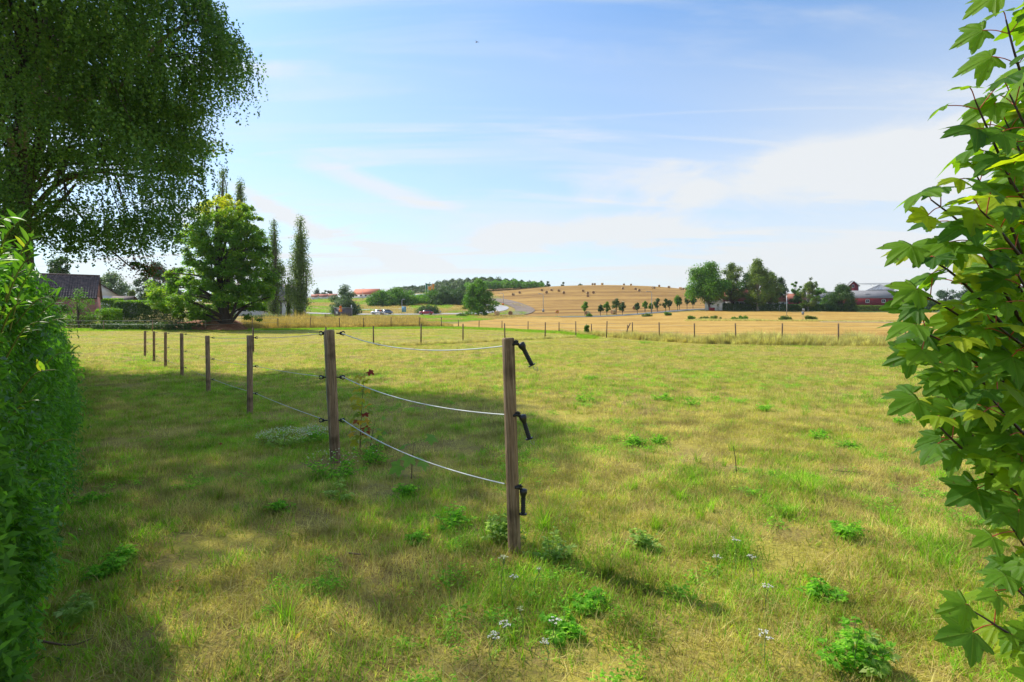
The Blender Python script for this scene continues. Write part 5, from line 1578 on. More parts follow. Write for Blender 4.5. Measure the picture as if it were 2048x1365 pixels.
B = [  # u, d, top, width, prof, leaf, ncl, nleaf, ls, crown_from, label
    (1420, 176, 523, 92, 'round', 'leaf_mid', 90, 7500, .48, .22, 'broad bright green tree at the left end of the farm'),
    (1464, 178, 524, 60, 'egg', 'leaf_olive', 44, 3800, .42, .20, 'tree with thick pale trunk right beside the broad green one'),
    (1492, 184, 541, 52, 'egg', 'leaf_dark', 34, 2600, .42, .20, 'darker tree standing between the two tall farm trees'),
    (1515, 174, 519, 66, 'birch', 'leaf_olive', 60, 5200, .40, .14, 'tallest olive green birch in front of the white farmhouse'),
    (1540, 178, 540, 56, 'egg', 'leaf_olive', 40, 3000, .40, .16, 'birch with drooping crown right of the tallest one'),
    (1560, 184, 556, 42, 'round', 'leaf_dark', 30, 2000, .42, .15, 'dark lower tree at the right end of the farmhouse'),
    (1591, 196, 562, 20, 'round', 'leaf_mid', 16, 800, .42, .45, 'small airy tree on a thin stem over the little red roof'),
    (1616, 176, 552, 36, 'birch', 'leaf_olive', 36, 2400, .38, .08, 'leaning slender birch right of the pole'),
    (1632, 186, 572, 34, 'round', 'leaf_mid', 26, 1400, .40, .05, 'light green tree tucked behind the leaning birch'),
    (1594, 180, 588, 30, 'bush', 'leaf_dark', 26, 1600, .42, .05, 'dark shrub under the little red roof'),
    (1682, 176, 569, 66, 'bush', 'leaf_dark', 60, 5200, .40, .02, 'big round dark bush tree at the left end of the red barn'),
    (1653, 182, 590, 26, 'bush', 'leaf_mid', 20, 1200, .40, .05, 'green shrub filling the gap left of the round dark tree'),
    (1778, 196, 597, 10, 'egg', 'leaf_dark', 12, 500, .36, .2, 'small dark tree in front of the barn wall between two windows'),
    (1476, 179, 602, 16, 'bush', 'leaf_dark', 14, 600, .36, .05, 'dark conical shrub against the white farmhouse wall'),
    (1492, 178, 598, 16, 'bush', 'leaf_mid', 14, 700, .36, .05, 'light green shrub against the white farmhouse wall'),
    (1853, 208, 590, 40, 'bush', 'leaf_dark', 26, 1600, .5, .0, 'dark bush just right of the red barn behind sycamore leaves'),
    (1893, 210, 573, 44, 'round', 'leaf_blue', 30, 1800, .5, .1, 'bluish tree behind the sycamore branches to the right of the barn'),
    (1937, 215, 566, 50, 'round', 'leaf_blue', 30, 1800, .5, .1, 'taller bluish tree seen through the sycamore branches'),
    (2000, 215, 575, 60, 'round', 'leaf_dark', 30, 1800, .5, .1, 'dark tree far right behind the sycamore leaves'),
    (957, 163, 560, 62, 'bush', 'leaf_mid', 80, 7500, .42, .0, 'large rounded willow standing at the bend of the road'),
    (690, 158, 572, 62, 'bush', 'leaf_willow', 76, 6000, .40, .0, 'grey green willow behind the low dark hut'),
    (856, 177, 610.5, 52, 'bush', 'leaf_dark', 50, 4200, .34, .0, 'low dome shaped dark bush beside the red car'),
    (600.5, 100, 428, 54, 'poplar', 'leaf_poplar', 110, 8500, .26, .04, 'right hand slim poplar standing free before the house'),
    (548, 99, 424, 44, 'poplar', 'leaf_poplar', 90, 6500, .26, .06, 'left hand slim poplar touching the chestnut tree'),
    (576.5, 101, 553, 17, 'poplar', 'leaf_poplar', 26, 1500, .24, .02, 'small young poplar between the two tall ones'),
    (446, 118, 336, 34, 'spire', 'leaf_poplar', 60, 4200, .30, .15, 'left poplar whose tip rises above the yellow chestnut top'),
    (482, 120, 349, 32, 'spire', 'leaf_poplar', 48, 3200, .30, .15, 'right poplar whose tip rises above the chestnut crown'),
    (120, 112, 508, 64, 'round', 'leaf_dark', 50, 4200, .42, .1, 'dark round tree above the brick house roof'),
    (222, 128, 540, 90, 'round', 'leaf_willow', 60, 5200, .42, .05, 'grey green spreading tree behind the white gable'),
    (190, 122, 552, 50, 'round', 'leaf_willow', 34, 2600, .42, .05, 'paler grey green tree directly behind the brick house'),
    (312, 132, 524, 66, 'egg', 'leaf_blue', 60, 5200, .42, .06, 'tall bluish green tree left of the chestnut'),
    (352, 136, 535, 40, 'egg', 'leaf_blue', 34, 2600, .42, .06, 'bluish green tree partly behind the chestnut crown'),
    (264, 104, 577, 34, 'cone', 'leaf_olive', 30, 2200, .30, .02, 'yellow green conifer left of the tall bluish tree'),
    (292, 106, 582, 28, 'cone', 'leaf_olive', 26, 1800, .30, .02, 'smaller yellow green conifer behind the clipped hedge'),
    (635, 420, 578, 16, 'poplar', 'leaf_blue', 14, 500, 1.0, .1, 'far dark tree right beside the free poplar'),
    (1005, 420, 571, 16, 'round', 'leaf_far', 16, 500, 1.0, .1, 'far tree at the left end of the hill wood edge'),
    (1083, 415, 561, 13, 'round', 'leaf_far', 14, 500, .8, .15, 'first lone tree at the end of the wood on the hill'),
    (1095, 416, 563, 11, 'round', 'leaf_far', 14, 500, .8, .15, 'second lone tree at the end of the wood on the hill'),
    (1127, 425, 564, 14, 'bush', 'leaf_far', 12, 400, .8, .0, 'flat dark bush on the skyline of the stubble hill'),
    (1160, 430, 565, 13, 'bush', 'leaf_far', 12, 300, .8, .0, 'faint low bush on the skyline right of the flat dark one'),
]
for i, (u, d, t, w, pf, lf, nc, nl, ls, cf, lb) in enumerate(B):
    nm = {'poplar': 'poplar_tree', 'spire': 'poplar_tree', 'birch': 'birch_tree', 'bush': 'shrub', 'cone': 'conifer'}.get(pf, 'tree')
    if 'willow' in lb and 'behind the willow' not in lb and 'left of the willow' not in lb: nm = 'willow_tree'
    tree(nm, u, d, t, w, prof=pf, ncl=nc, nleaf=nl, ls=ls, leaf=lf, label=lb, seed=i + 40, crown_from=cf, clr=None if pf not in ('poplar', 'spire') else w / F * d * .24,
         flat=1.8 if pf in ('poplar', 'spire') else (1.05 if pf == 'birch' else .8), cat='tree' if pf != 'bush' else 'shrub', lean=.35 if 'leaning' in lb else 0,
         bark='bark' if pf != 'birch' else 'bark_birch')

# row of far dark trees on the left skyline
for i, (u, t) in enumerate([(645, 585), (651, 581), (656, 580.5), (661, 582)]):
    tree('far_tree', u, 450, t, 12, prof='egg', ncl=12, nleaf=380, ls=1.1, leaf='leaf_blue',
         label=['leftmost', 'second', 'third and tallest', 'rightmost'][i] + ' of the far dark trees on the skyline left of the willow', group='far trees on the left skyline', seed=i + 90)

# shrubs of the thicket on the meadow slope
SH = [(765, 232, 583, 44, 'leaf_mid'), (790, 236, 576, 54, 'leaf_mid'), (818, 240, 583, 44, 'leaf_mid'), (840, 250, 590, 32, 'leaf_lime'), (864, 244, 581, 48, 'leaf_mid'), (893, 262, 574, 56, 'leaf_dark'),
      (890, 238, 583, 44, 'leaf_dark'), (918, 240, 583, 48, 'leaf_dark'), (925, 290, 572, 52, 'leaf_dark'), (755, 238, 590, 26, 'leaf_dark')]
SL = ['leftmost bright shrub of the thicket below the red roofed hall', 'tallest bright green shrub left of the flags', 'bright shrub between the tallest one and the flags', 'small lime shrub right below the green flag',
      'green shrub right under the orange flags', 'dark high shrub behind the orange flags', 'dark shrub in front of the high one', 'dark green shrub touching the willow at left', 'dark upper shrub behind the willow crown',
      'small darker shrub at the left end of the thicket']
for i, (u, d, t, w, lf) in enumerate(SH):
    tree('shrub', u, d, t - 2, w * 1.22, prof='bush', ncl=44, nleaf=3000, ls=.55, leaf=lf, label=SL[i], group='shrubs of the thicket on the meadow slope', seed=i + 120, crown_from=0, cat='shrub')
# small weeds on the field margin and the hill foot
WD = [(1423, 116, 6, 'long low green weed patch in the stubble left of centre'), (1481, 115, 4, 'shorter green weed patch right of the long one'), (1293, 150, 4, 'low green weeds at the edge of the farm road'),
      (1334, 150, 3.6, 'bushy weeds right of the low ones at the farm road'), (1573, 113, 3.4, 'green weeds round the foot of the thin pale pole'), (1381, 118, 1.6, 'tiny weed tuft left of the long green patch'),
      (1620, 113, 3, 'small weeds right of the two part board'), (1178, 160, 2.2, 'green weeds at the foot of the leftmost roadside tree'), (923, 150, 4.2, 'green weeds on the verge below the pale road'),
      (1173, 58, .45, 'young green sapling leaning in the far fence line'), (931, 205, 3.6, 'small shrub on the dry slope left of the willow'), (992, 222, 3, 'dark small shrub beside the dirt track')]
for i, (u, d, w, lb) in enumerate(WD):
    tree('weed_patch', u, d, 0, w * F / d, prof='bush', ncl=16, nleaf=900, ls=.22, leaf='leaf_mid' if i % 2 else 'leaf_olive', label=lb, seed=i + 160, crown_from=0, cat='weeds', tall=(1.0 if i != 9 else 1.1) * (1 if d < 180 else 2.2), clr=.5 if i != 9 else .2, depth_f=.5)
# the weedy line across the stubble
rng0 = np.random.default_rng(77)
n_ = 1500; uu = rng0.uniform(1370, 1800, n_); dd = 112.5 - (uu - 1500) * .018 + rng0.normal(0, .8, n_); xx = (uu - CX) / F * dd
scatter('field_weeds', [blade_tuft(rng0, 30, .4, .5, .03, .4, .5) for _ in range(4)], np.column_stack([xx, dd, gz(xx, dd)]), np.column_stack([np.zeros(n_), np.zeros(n_), rng0.random(n_) * 6.28]),
        np.column_stack([np.ones(n_)] * 3) * (.3 + 1.0 * vnoise(xx * .3, dd * .1, 7))[:, None], rng0.integers(0, 4, n_), M['grass_verge'], 'straggling line of weeds crossing the stubble field', 'weeds')


def leafy_box(name, u0, d0, u1, d1, h, w, n, ls, leaf, label, top=None, seed=0, cat='hedge'):
    """clipped hedge between two places on the ground; optional brighter top growth"""
    rng = np.random.default_rng(seed)
    a = np.array([X(u0, d0), d0]); b = np.array([X(u1, d1), d1]); L_ = np.linalg.norm(b - a); t = (b - a) / L_; nn = np.array([t[1], -t[0]])
    root = empty(name, (a[0], a[1], gzs(a[0], a[1])), label, cat)
    s = rng.random(n) * L_; side = rng.random(n); off = np.where(side < .5, w / 2, np.where(side < .62, -w / 2, rng.uniform(-w / 2, w / 2, n))) + rng.normal(0, .12, n)
    z = np.where(side < .62, rng.random(n) * h, h) + rng.normal(0, .09, n) + (vnoise(s * .7, s * 0, seed) - .5) * .3 * (side > .62)
    x = a[0] + t[0] * s + nn[0] * off; y = a[1] + t[1] * s + nn[1] * off
    Pn = np.column_stack([x - a[0], y - a[1], np.maximum(z, 0) + gz(x, y) - gzs(a[0], a[1])])
    Nn = np.column_stack([nn[0] * np.sign(off), nn[1] * np.sign(off), np.where(side > .62, 1.5, .2)]) + rng.normal(size=(n, 3)) * .6
    V, Q = leaf_quads(Pn, Nn, ls * rng.uniform(.7, 1.3, n), ls * .65, rng)
    link('foliage', mesh_np('foliage', V, Q, M[leaf], False, rng.random(n)), root)
    if top:
        n2 = n // 3; s = rng.random(n2) * L_; off = rng.uniform(-w / 2, w / 2, n2) * 1.1
        x = a[0] + t[0] * s + nn[0] * off; y = a[1] + t[1] * s + nn[1] * off
        Pn = np.column_stack([x - a[0], y - a[1], h + rng.random(n2) * .35 - .05 + gz(x, y) - gzs(a[0], a[1])])
        V, Q = leaf_quads(Pn, rng.normal(size=(n2, 3)) + (0, 0, .4), ls, ls * .6, rng, np.tile([0, 0, 1.0], (n2, 1)) + rng.normal(size=(n2, 3)) * .4)
        link('new_shoots', mesh_np('new_shoots', V, Q, M[top], False, rng.random(n2)), root)
    return root


leafy_box('hedge', 236, 72, 375, 72.5, 2.85, 1.6, 15000, .16, 'leaf_dark', 'large clipped dark green hedge with bright new shoots on its top', 'leaf_lime', 1)
leafy_box('hedge', 200, 88, 246, 90, 2.9, 1.2, 3000, .2, 'leaf_mid', 'farther bright hedge below the white gable', 'leaf_lime', 2)
leafy_box('hedge', 196, 69, 238, 71, 2.0, 1.8, 4200, .15, 'leaf_lime', 'low yellow green hedge corner left of the big clipped hedge', None, 3)
leafy_box('hedge', 376, 75, 470, 79, 2.3, 1.0, 7000, .16, 'leaf_mid', 'thin bright green hedge behind the chestnut trunk', 'leaf_lime', 4)
leafy_box('hedge', 1433, 176, 1555, 177, 2.0, 1.4, 6000, .32, 'leaf_dark', 'clipped dark hedge along the white farmhouse', None, 5)
leafy_box('hedge', 1557, 177, 1690, 178, 2.1, 1.6, 6500, .32, 'leaf_dark', 'dark hedge running right from the farmhouse to the round tree', None, 6)
leafy_box('hedge', 1692, 187, 1840, 188, 1.9, 1.6, 6500, .30, 'leaf_olive', 'loose yellowish flowering hedge along the foot of the red barn', None, 7)
leafy_box('hedge', 500, 84, 562, 90, 1.0, 1.6, 1500, .22, 'leaf_willow', 'pale bramble bank at the left end of the golden grass', None, 8, 'brambles')
leafy_box('hedge', 120, 68, 205, 68, 1.3, 2.5, 3500, .18, 'leaf_olive', 'untidy mixed undergrowth at the foot of the brick house', None, 9, 'undergrowth')
leafy_box('hedge', 205, 62, 400, 60, .6, 2.6, 6500, .16, 'leaf_dark', 'low ivy and weeds under the old wire fence', None, 10, 'undergrowth')
tree('shrub', 158, 66, 578, 70, prof='bush', ncl=26, nleaf=950, ls=.17, leaf='leaf_mid', label='airy maple shrub with pale seeds in front of the brick house', seed=301, crown_from=.1, cat='shrub')
tree('shrub', 100, 52, 570, 50, prof='bush', ncl=30, nleaf=2200, ls=.17, leaf='leaf_maple', label='darker shrub hiding the left end of the brick house', seed=302, crown_from=.1, cat='shrub')


def forest():
    rng = np.random.default_rng(5)
    root = None
    Vs = []; Qs = []; rn = []; n0 = 0
    def crown(x, y, z, h, w, n, ls):
        nonlocal n0
        d = rng.normal(size=(n, 3)); d /= np.linalg.norm(d, axis=1)[:, None]; d[:, 2] = np.abs(d[:, 2]) * 1.0 - .25
        lob = 1 + .25 * np.sin(d[:, 0] * 5 + x) + .2 * np.sin(d[:, 1] * 6 + y)
        Pn = np.column_stack([x + d[:, 0] * w * lob, y + d[:, 1] * w * lob, z + h * .5 + d[:, 2] * h * .55 * lob])
        V, Q = leaf_quads(Pn, d + (0, 0, .3) + rng.normal(size=(n, 3)) * .4, ls * rng.uniform(.7, 1.3, n), ls * .8, rng)
        Vs.append(V); Qs.append(Q + n0); n0 += len(V); rn.append(.55 * rng.random() + .45 * rng.random(n))
    for u in np.arange(776, 1082, 2.6):
        for row, (dd, hh) in enumerate(((395, 10), (412, 12), (430, 13), (450, 13))):
            d = dd + rng.normal(0, 3); uu = u + rng.normal(0, 1.2)
            target = np.interp(uu, [776, 800, 840, 860, 880, 900, 945, 990, 1000, 1030, 1060, 1082], [584, 576, 573, 569, 564, 560, 557, 555, 559, 560, 565, 571]) + rng.normal(0, 1.1)
            x = (uu - CX) / F * d; zt = H - (target + (3 - row) * 3.5 - HY) / F * d; zg = gzs(x, d)
            h = min(max(zt - zg, 5), 22); crown(x, d, zt - h, h, 4.6 * rng.uniform(.8, 1.25), 150, 1.45)
    o = link('woodland', mesh_np('woodland', np.vstack(Vs), np.vstack(Qs), M['leaf_far'], False, np.concatenate(rn)))
    tag(o, 'dark deciduous wood covering the hilltop behind the stubble field', 'woodland', kind='stuff')
    Vs.clear(); Qs.clear(); rn.clear(); n0 = 0
    for u in np.arange(938, 1078, 3.2):
        for k in range(2):
            uu = u + rng.normal(0, 1); d = 352 + 12 * k + rng.normal(0, 3); x = (uu - CX) / F * d
            crown(x, d, gzs(x, d) - 1, 7.0 - 2.2 * (uu > 1035), 3.6, 170, .9)
    o = link('woodland_edge', mesh_np('woodland_edge', np.vstack(Vs), np.vstack(Qs), M['leaf_mid'], False, np.concatenate(rn)))
    tag(o, 'brighter green bushes along the lower edge of the hill wood', 'woodland', kind='stuff')


forest()


def far_belt():
    rng = np.random.default_rng(55); Vs = []; Qs = []; rn = []; n0 = 0
    for u in np.concatenate([np.arange(-500, 440, 9.0), np.arange(1398, 2600, 9.0)]):
        d = 400 + rng.normal(0, 12); uu = u + rng.normal(0, 3); x = (uu - CX) / F * d; h = rng.uniform(6, 10.5) * (.75 if u < 440 else 1); w = 6 * rng.uniform(.8, 1.3); n = 110
        if 1398 < uu < 1470: h = min(h, 4)
        dv = rng.normal(size=(n, 3)); dv /= np.linalg.norm(dv, axis=1)[:, None]; dv[:, 2] = np.abs(dv[:, 2]) - .3
        Pn = np.column_stack([x + dv[:, 0] * w, d + dv[:, 1] * w, gzs(x, d) + h * .4 + dv[:, 2] * h * .7])
        V, Q = leaf_quads(Pn, dv + (0, 0, .3) + rng.normal(size=(n, 3)) * .4, 2.0, 1.5, rng); Vs.append(V); Qs.append(Q + n0); n0 += len(V); rn.append(.5 * rng.random() + .5 * rng.random(n))
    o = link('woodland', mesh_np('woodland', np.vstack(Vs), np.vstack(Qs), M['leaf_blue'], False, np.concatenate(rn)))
    tag(o, 'faint bluish belt of far trees on the horizon behind the houses', 'woodland', kind='stuff')


far_belt()

# ------------------------------------------------------------------ the chestnut
def chest_tint(Pn, hw, top):
    t = Pn[:, 2] / top
    return np.clip((t - .62) * 1.6, 0, .40) * np.clip(1.1 - Pn[:, 0] / (hw * .9), 0, 1) + .18 * (Pn[:, 0] < -hw * .55) + .2 * np.clip((Pn[:, 0] - hw * .6) / hw, 0, 1)


def chestnut():
    rng = np.random.default_rng(8)
    d = 62.0; g = G(455, d, 1.15)
    root = empty('chestnut_tree', g, 'big chestnut tree with yellowing top standing on the earth bank', 'tree')
    # crown outline in metres: height -> half widths left and right (from the outline in the photograph)
    rows = [(642, 395, 520), (620, 330, 528), (600, 312, 545), (575, 310, 545), (550, 345, 545), (530, 372, 540), (505, 380, 535), (485, 362, 532), (470, 372, 530), (455, 368, 528), (435, 385, 524), (415, 405, 505), (400, 420, 485), (388, 425, 458)]
    ys = np.array([r[0] for r in rows][::-1]); ls_ = np.array([r[1] for r in rows][::-1]); rs_ = np.array([r[2] for r in rows][::-1])
    C = []; n = 600
    while len(C) < n:
        py = rng.uniform(388, 640); l = np.interp(py, ys, ls_); r = np.interp(py, ys, rs_)
        px = rng.uniform(300, 550)
        if px < l + 8 or px > r - 8: continue
        f = (px - (l + r) / 2) / ((r - l) / 2)
        dep = math.sqrt(max(0, 1 - f * f)) * (r - l) / 2 / F * d * .9
        yy = rng.uniform(-1, 1); yy = math.copysign(abs(yy) ** .6, yy) * dep
        if py > 618 and 420 < px < 500: continue
        C.append((X(px, d) - g.x, yy, Z(py, d) - g.z))
    C = np.array(C)
    nl = 64000; k = rng.integers(0, n, nl)
    cr = rng.uniform(.4, .95, n)
    dv = rng.normal(size=(nl, 3)); dv /= np.linalg.norm(dv, axis=1)[:, None]
    Pn = C[k] + dv * (rng.random(nl) ** .5)[:, None] * cr[k][:, None] * np.array([1, 1, .62])
    Pn[:, 2] -= .22 * np.hypot(dv[:, 0], dv[:, 1]) * cr[k]
    Nn = np.column_stack([dv[:, 0] * .5, dv[:, 1] * .5, np.full(nl, .9)]) + rng.normal(size=(nl, 3)) * .35
    cr_ = rng.random(n)
    hw = 110 / F * d; top = Z(388, d) - g.z
    rnd = np.clip((.5 * cr_[k] + .5 * rng.random(nl)) * .72 + chest_tint(Pn, hw, top), 0, 1)
    D = dv * np.array([1, 1, 0]) + (0, 0, -.45)
    V, Q = leaf_quads(Pn, Nn, 0.32 * rng.uniform(.6, 1.2, nl), .17, rng, D + rng.normal(size=(nl, 3)) * .3)
    link('crown', mesh_np('crown', V, Q, M['leaf_chestnut'], False, rnd), root)
    limbs_mesh((0, 0, -.8), (-1.2, 0, top * .9), .50, C, rng, ntips=36, mat=M['bark_dark'], parent=root, start=(.06, .9))
    mb = MB()
    for (a, b, c) in (((-.2, 0, -.6), (-1.6, -.3, 2.2), (-5.2, -1, 2.8)), ((.1, 0, -.6), (1.3, -.2, 2.6), (2.6, -.6, 7)), ((.2, .1, -.5), (2.0, .3, 1.6), (4.6, .5, 2.6)), ((-.1, 0, -.5), (-1.4, .2, 3.2), (-2.2, .1, 8.5))):
        p = smooth_path([a, b, c], 7); mb.tube(p, np.linspace(.20, .04, len(p)), 8, False)
    mb.build('limb', M['bark_dark'], root, True)


chestnut()

# ------------------------------------------------------------------ the birch and the maple in the upper left
def in_poly(px, py, poly):
    c = False; n = len(poly); j = n - 1
    for i in range(n):
        xi, yi = poly[i]; xj, yj = poly[j]
        if (yi > py) != (yj > py) and px < (xj - xi) * (py - yi) / (yj - yi) + xi: c = not c
        j = i
    return c


def big_birch():
    rng = np.random.default_rng(12)
    d0 = 14.0
    base = G(28, d0 + .6); root = empty('birch_tree', base, 'large weeping birch with hanging leafy twigs filling the upper left', 'tree')
    B_ = np.array(base)
    poly = [(-420, 420), (-420, -330), (60, -420), (330, -260), (430, -40), (455, 22), (485, 70), (494, 105), (470, 135), (440, 175), (405, 215), (385, 262), (375, 318), (365, 372), (350, 420), (330, 440), (250, 418), (200, 395), (120, 400), (40, 400)]
    cl = []
    while len(cl) < 380:
        px, py = rng.uniform(-420, 500), rng.uniform(-420, 430)
        if not in_poly(px, py, poly): continue
        edge = px > 330
        # thinner below the second tier of branches
        if 60 < px < 330 and 290 < py and rng.random() < .62: continue
        if px > 300: px -= 50
        dd = d0 + (rng.uniform(-1.2, 1.2) if edge else rng.uniform(-3.2, 3.4))
        cl.append(((X(px, dd)), dd, Z(py, dd), px, py))
    # twig ends hanging free at the right margin
    for px, py in ((470, 60), (486, 92), (497, 110), (480, 120), (455, 30), (430, 8), (442, 150), (425, 190), (400, 240), (388, 300), (378, 350), (375, 395), (362, 430), (340, 455), (318, 462), (290, 452), (262, 470), (236, 462), (205, 470), (175, 452), (140, 470), (105, 455), (70, 470)):
        for _ in range(2):
            dd = d0 + rng.uniform(-1, 1); cl.append((X(px - (32 if py < 280 else 12), dd), dd, Z(py - 20, dd), px, py))
    C = np.array(cl)
        # the crown goes on above the frame and towards the camera
    for _ in range(85):
        dd = rng.uniform(7, 13); zz = max(1.4 + dd * .66, 7.6) + rng.random() ** 1.5 * 3.2; xr = -6.3 - (zz - 7.6) * .5
        cl.append((rng.uniform(-12.5, xr), dd, zz, 0, 0))
    C = np.array(cl)
    NS = 13800; k = rng.integers(0, len(C), NS)
    # strands: start near a clump, arch out a little, then hang
    sp_ = np.where(C[k, 3] > 330, .15, .30)[:, None]; st = C[k, :3] + rng.normal(size=(NS, 3)) * np.hstack([sp_, np.full((NS, 1), .5), sp_ * .7])
    ln = rng.uniform(.35, 1.5, NS); ln *= np.where(C[k, 4] > 380, .6, 1)
    out = rng.normal(size=(NS, 2)) * .10
    m = 28; tt = np.linspace(0, 1, m)
    per = NS * m
    t = np.tile(tt, NS) + rng.random(per) * .04
    si = np.repeat(np.arange(NS), m)
    drop = ln[si] * (t ** 1.15)
    Pn = st[si] + np.column_stack([out[si, 0] * np.sin(t * 1.6) * 2, out[si, 1] * np.sin(t * 1.6) * 2, -drop]) + rng.normal(size=(per, 3)) * .026
    keep = rng.random(per) < (ln[si] / 1.5) * .85 + .2
    Pn = Pn[keep]; si = si[keep]; n = len(Pn)
    Nn = rng.normal(size=(n, 3)) + np.array([0, 0, .35])
    D = rng.normal(size=(n, 3)) * .7 + np.array([0, 0, -1])
    r_s = rng.random(NS)
    V, Q = leaf_quads(Pn - B_, Nn, 0.072 * rng.uniform(.7, 1.25, n), .056 * rng.uniform(.8, 1.2, n), rng, D)
    link('crown', mesh_np('crown', V, Q, M['leaf_birch'], False, .45 * r_s[si] + .55 * rng.random(n)), root)
    # trunk and limbs
    mb = MB()
    def wp(px, py, d): return np.array([X(px, d), d, Z(py, d)]) - B_
    tr = smooth_path([(0, 0, -.3), wp(26, 460, d0 + .6), wp(35, 330, d0 + .4), wp(60, 180, d0), wp(100, 20, d0), wp(120, -200, d0)], 6)
    mb.tube(tr, np.linspace(.27, .08, len(tr)), 12, False)
    mb.build('trunk', M['bark_dark'], root, True)
    mb = MB()
    L_ = [([(38, 320, 14.4), (64, 190, 13.8), (88, 150, 13.6), (104, 118, 13.4), (150, 118, 13.3)], .13), ([(88, 150, 13.6), (82, 110, 13.5), (90, 40, 13.4)], .09), ([(66, 185, 14), (150, 200, 13.6), (230, 180, 13.5), (330, 75, 13.4), (420, 30, 13.6)], .07),
          ([(36, 330, 14.4), (10, 260, 13.9), (-60, 150, 13.6)], .12), ([(104, 118, 13.4), (190, 98, 13.3), (222, 95, 13.3)], .05), ([(60, 200, 14), (170, 200, 14), (215, 182, 13.9)], .045)]
    for pts, r in L_:
        p = smooth_path([wp(*q) for q in pts], 6); mb.tube(p, np.linspace(r, r * .35, len(p)), 8, False)
    mb.build('pale_limb', M['bark_birch'], root, True)
    mb = MB()
    for i in rng.choice(len(C), 110, replace=False):
        tp = C[i, :3] - B_; s = tr[int(rng.uniform(.45, .95) * (len(tr) - 1))]
        mid = s * .5 + tp * .5 + (0, 0, .5)
        p = smooth_path([s, mid, tp], 4); mb.tube(p, np.linspace(.035, .006, len(p)), 4, False)
    mb.build('branch', M['bark_dark'], root, True)


big_birch()


def big_maple():
    rng = np.random.default_rng(15)
    d0 = 18.5
    base = G(62, d0); root = empty('maple_tree', base, 'dark maple with level branches and brown seeds behind the birch', 'tree'); B_ = np.array(base)
    poly = [(-300, 500), (-300, 60), (120, 20), (300, 60), (380, 130), (405, 200), (398, 250), (425, 300), (428, 318), (415, 352), (392, 362), (360, 352), (320, 392), (250, 402), (180, 420), (120, 462), (60, 470)]
    cl = []
    while len(cl) < 250:
        px, py = rng.uniform(-300, 430), rng.uniform(20, 480)
        if not in_poly(px, py, poly): continue
        if 150 < px < 340 and 330 < py and rng.random() < .55: continue
        # gaps of sky between the level branches
        if math.sin(py / 17.0 + px / 150.0) < -.55 and py > 230: continue
        dd = d0 + rng.uniform(-2.2, 3.2); cl.append((X(px, dd), dd, Z(py, dd)))
    for (px, py) in [(235, 490), (262, 505), (285, 535), (295, 540), (300, 548), (275, 530), (215, 500), (190, 470), (150, 500), (165, 480), (130, 500)]:
        dd = 15.5; cl.append((X(px, dd), dd, Z(py, dd)))
    C = np.array(cl); n = len(C); nl = 54000; k = rng.integers(0, n, nl); cr = rng.uniform(.45, .95, n); cr[-11:] = .28
    w = cr ** 2; w /= w.sum(); k = rng.choice(n, nl, p=w)
    dv = rng.normal(size=(nl, 3)); dv /= np.linalg.norm(dv, axis=1)[:, None]
    Pn = C[k] + dv * (rng.random(nl) ** .5)[:, None] * cr[k][:, None] * np.array([1.2, 1, .28])
    Pn[:, 0] = np.minimum(Pn[:, 0], X(436, d0))
    Nn = np.column_stack([dv[:, 0] * .3, dv[:, 1] * .3, np.full(nl, .9)]) + rng.normal(size=(nl, 3)) * .4
    V, Q = leaf_quads(Pn - B_, Nn, .125 * rng.uniform(.7, 1.2, nl), .10, rng)
    cc = rng.random(n)
    link('crown', mesh_np('crown', V, Q, M['leaf_maple'], False, .5 * cc[k] + .5 * rng.random(nl)), root)
    mb = MB()
    def wp(px, py, d): return np.array([X(px, d), d, Z(py, d)]) - B_
    tr = smooth_path([(0, 0, -.3), wp(50, 470, d0), wp(58, 360, d0), wp(120, 150, d0 + .3), wp(150, 20, d0)], 6)
    mb.tube(tr, np.linspace(.26, .08, len(tr)), 10, False); mb.build('trunk', M['bark_dark'], root, True)
    mb = MB()
    for pts, r in [([(52, 440, 18), (110, 372, 17.5), (180, 345, 17), (240, 350, 16.6), (330, 360, 16.6)], .10), ([(110, 372, 17.5), (130, 330, 17), (210, 330, 17), (330, 325, 17)], .07), ([(60, 420, 18), (130, 400, 17), (160, 430, 16.5), (200, 480, 16), (250, 525, 15.6), (270, 540, 15.5)], .05),
                   ([(56, 400, 18), (130, 300, 17.5), (200, 290, 17.5), (300, 240, 17.5)], .08), ([(100, 200, 18.5), (190, 190, 18), (300, 170, 18)], .06), ([(50, 480, 18.3), (70, 445, 17.8), (120, 405, 17.2), (150, 370, 17)], .13)]:
        p = smooth_path([wp(*q) for q in pts], 6); mb.tube(p, np.linspace(r, r * .25, len(p)), 7, False)
    for i in rng.choice(n, 90, replace=False):
        tp = C[i] - B_; s = tr[int(rng.uniform(.3, .95) * (len(tr) - 1))]
        p = smooth_path([s, s * .5 + tp * .5 + (0, 0, .15), tp], 4); mb.tube(p, np.linspace(.04, .008, len(p)), 4, False)
    mb.build('limb', M['bark_dark'], root, True)
    # brown winged seeds
    ns = 1500; k = rng.choice(np.where(C[:, 0] > X(330, d0))[0], ns)
    Pn = C[k] + rng.normal(size=(ns, 3)) * np.array([.4, .3, .15])
    Pn[:, 0] = np.minimum(Pn[:, 0], X(432, d0))
    V, Q = leaf_quads(Pn - B_, rng.normal(size=(ns, 3)), .07, .045, rng)
    o = link('seeds', mesh_np('seeds', V, Q, plain('maple_seed', (.20, .085, .04), .8))), 
    o[0].parent = root; o[0]['kind'] = 'stuff'


big_maple()

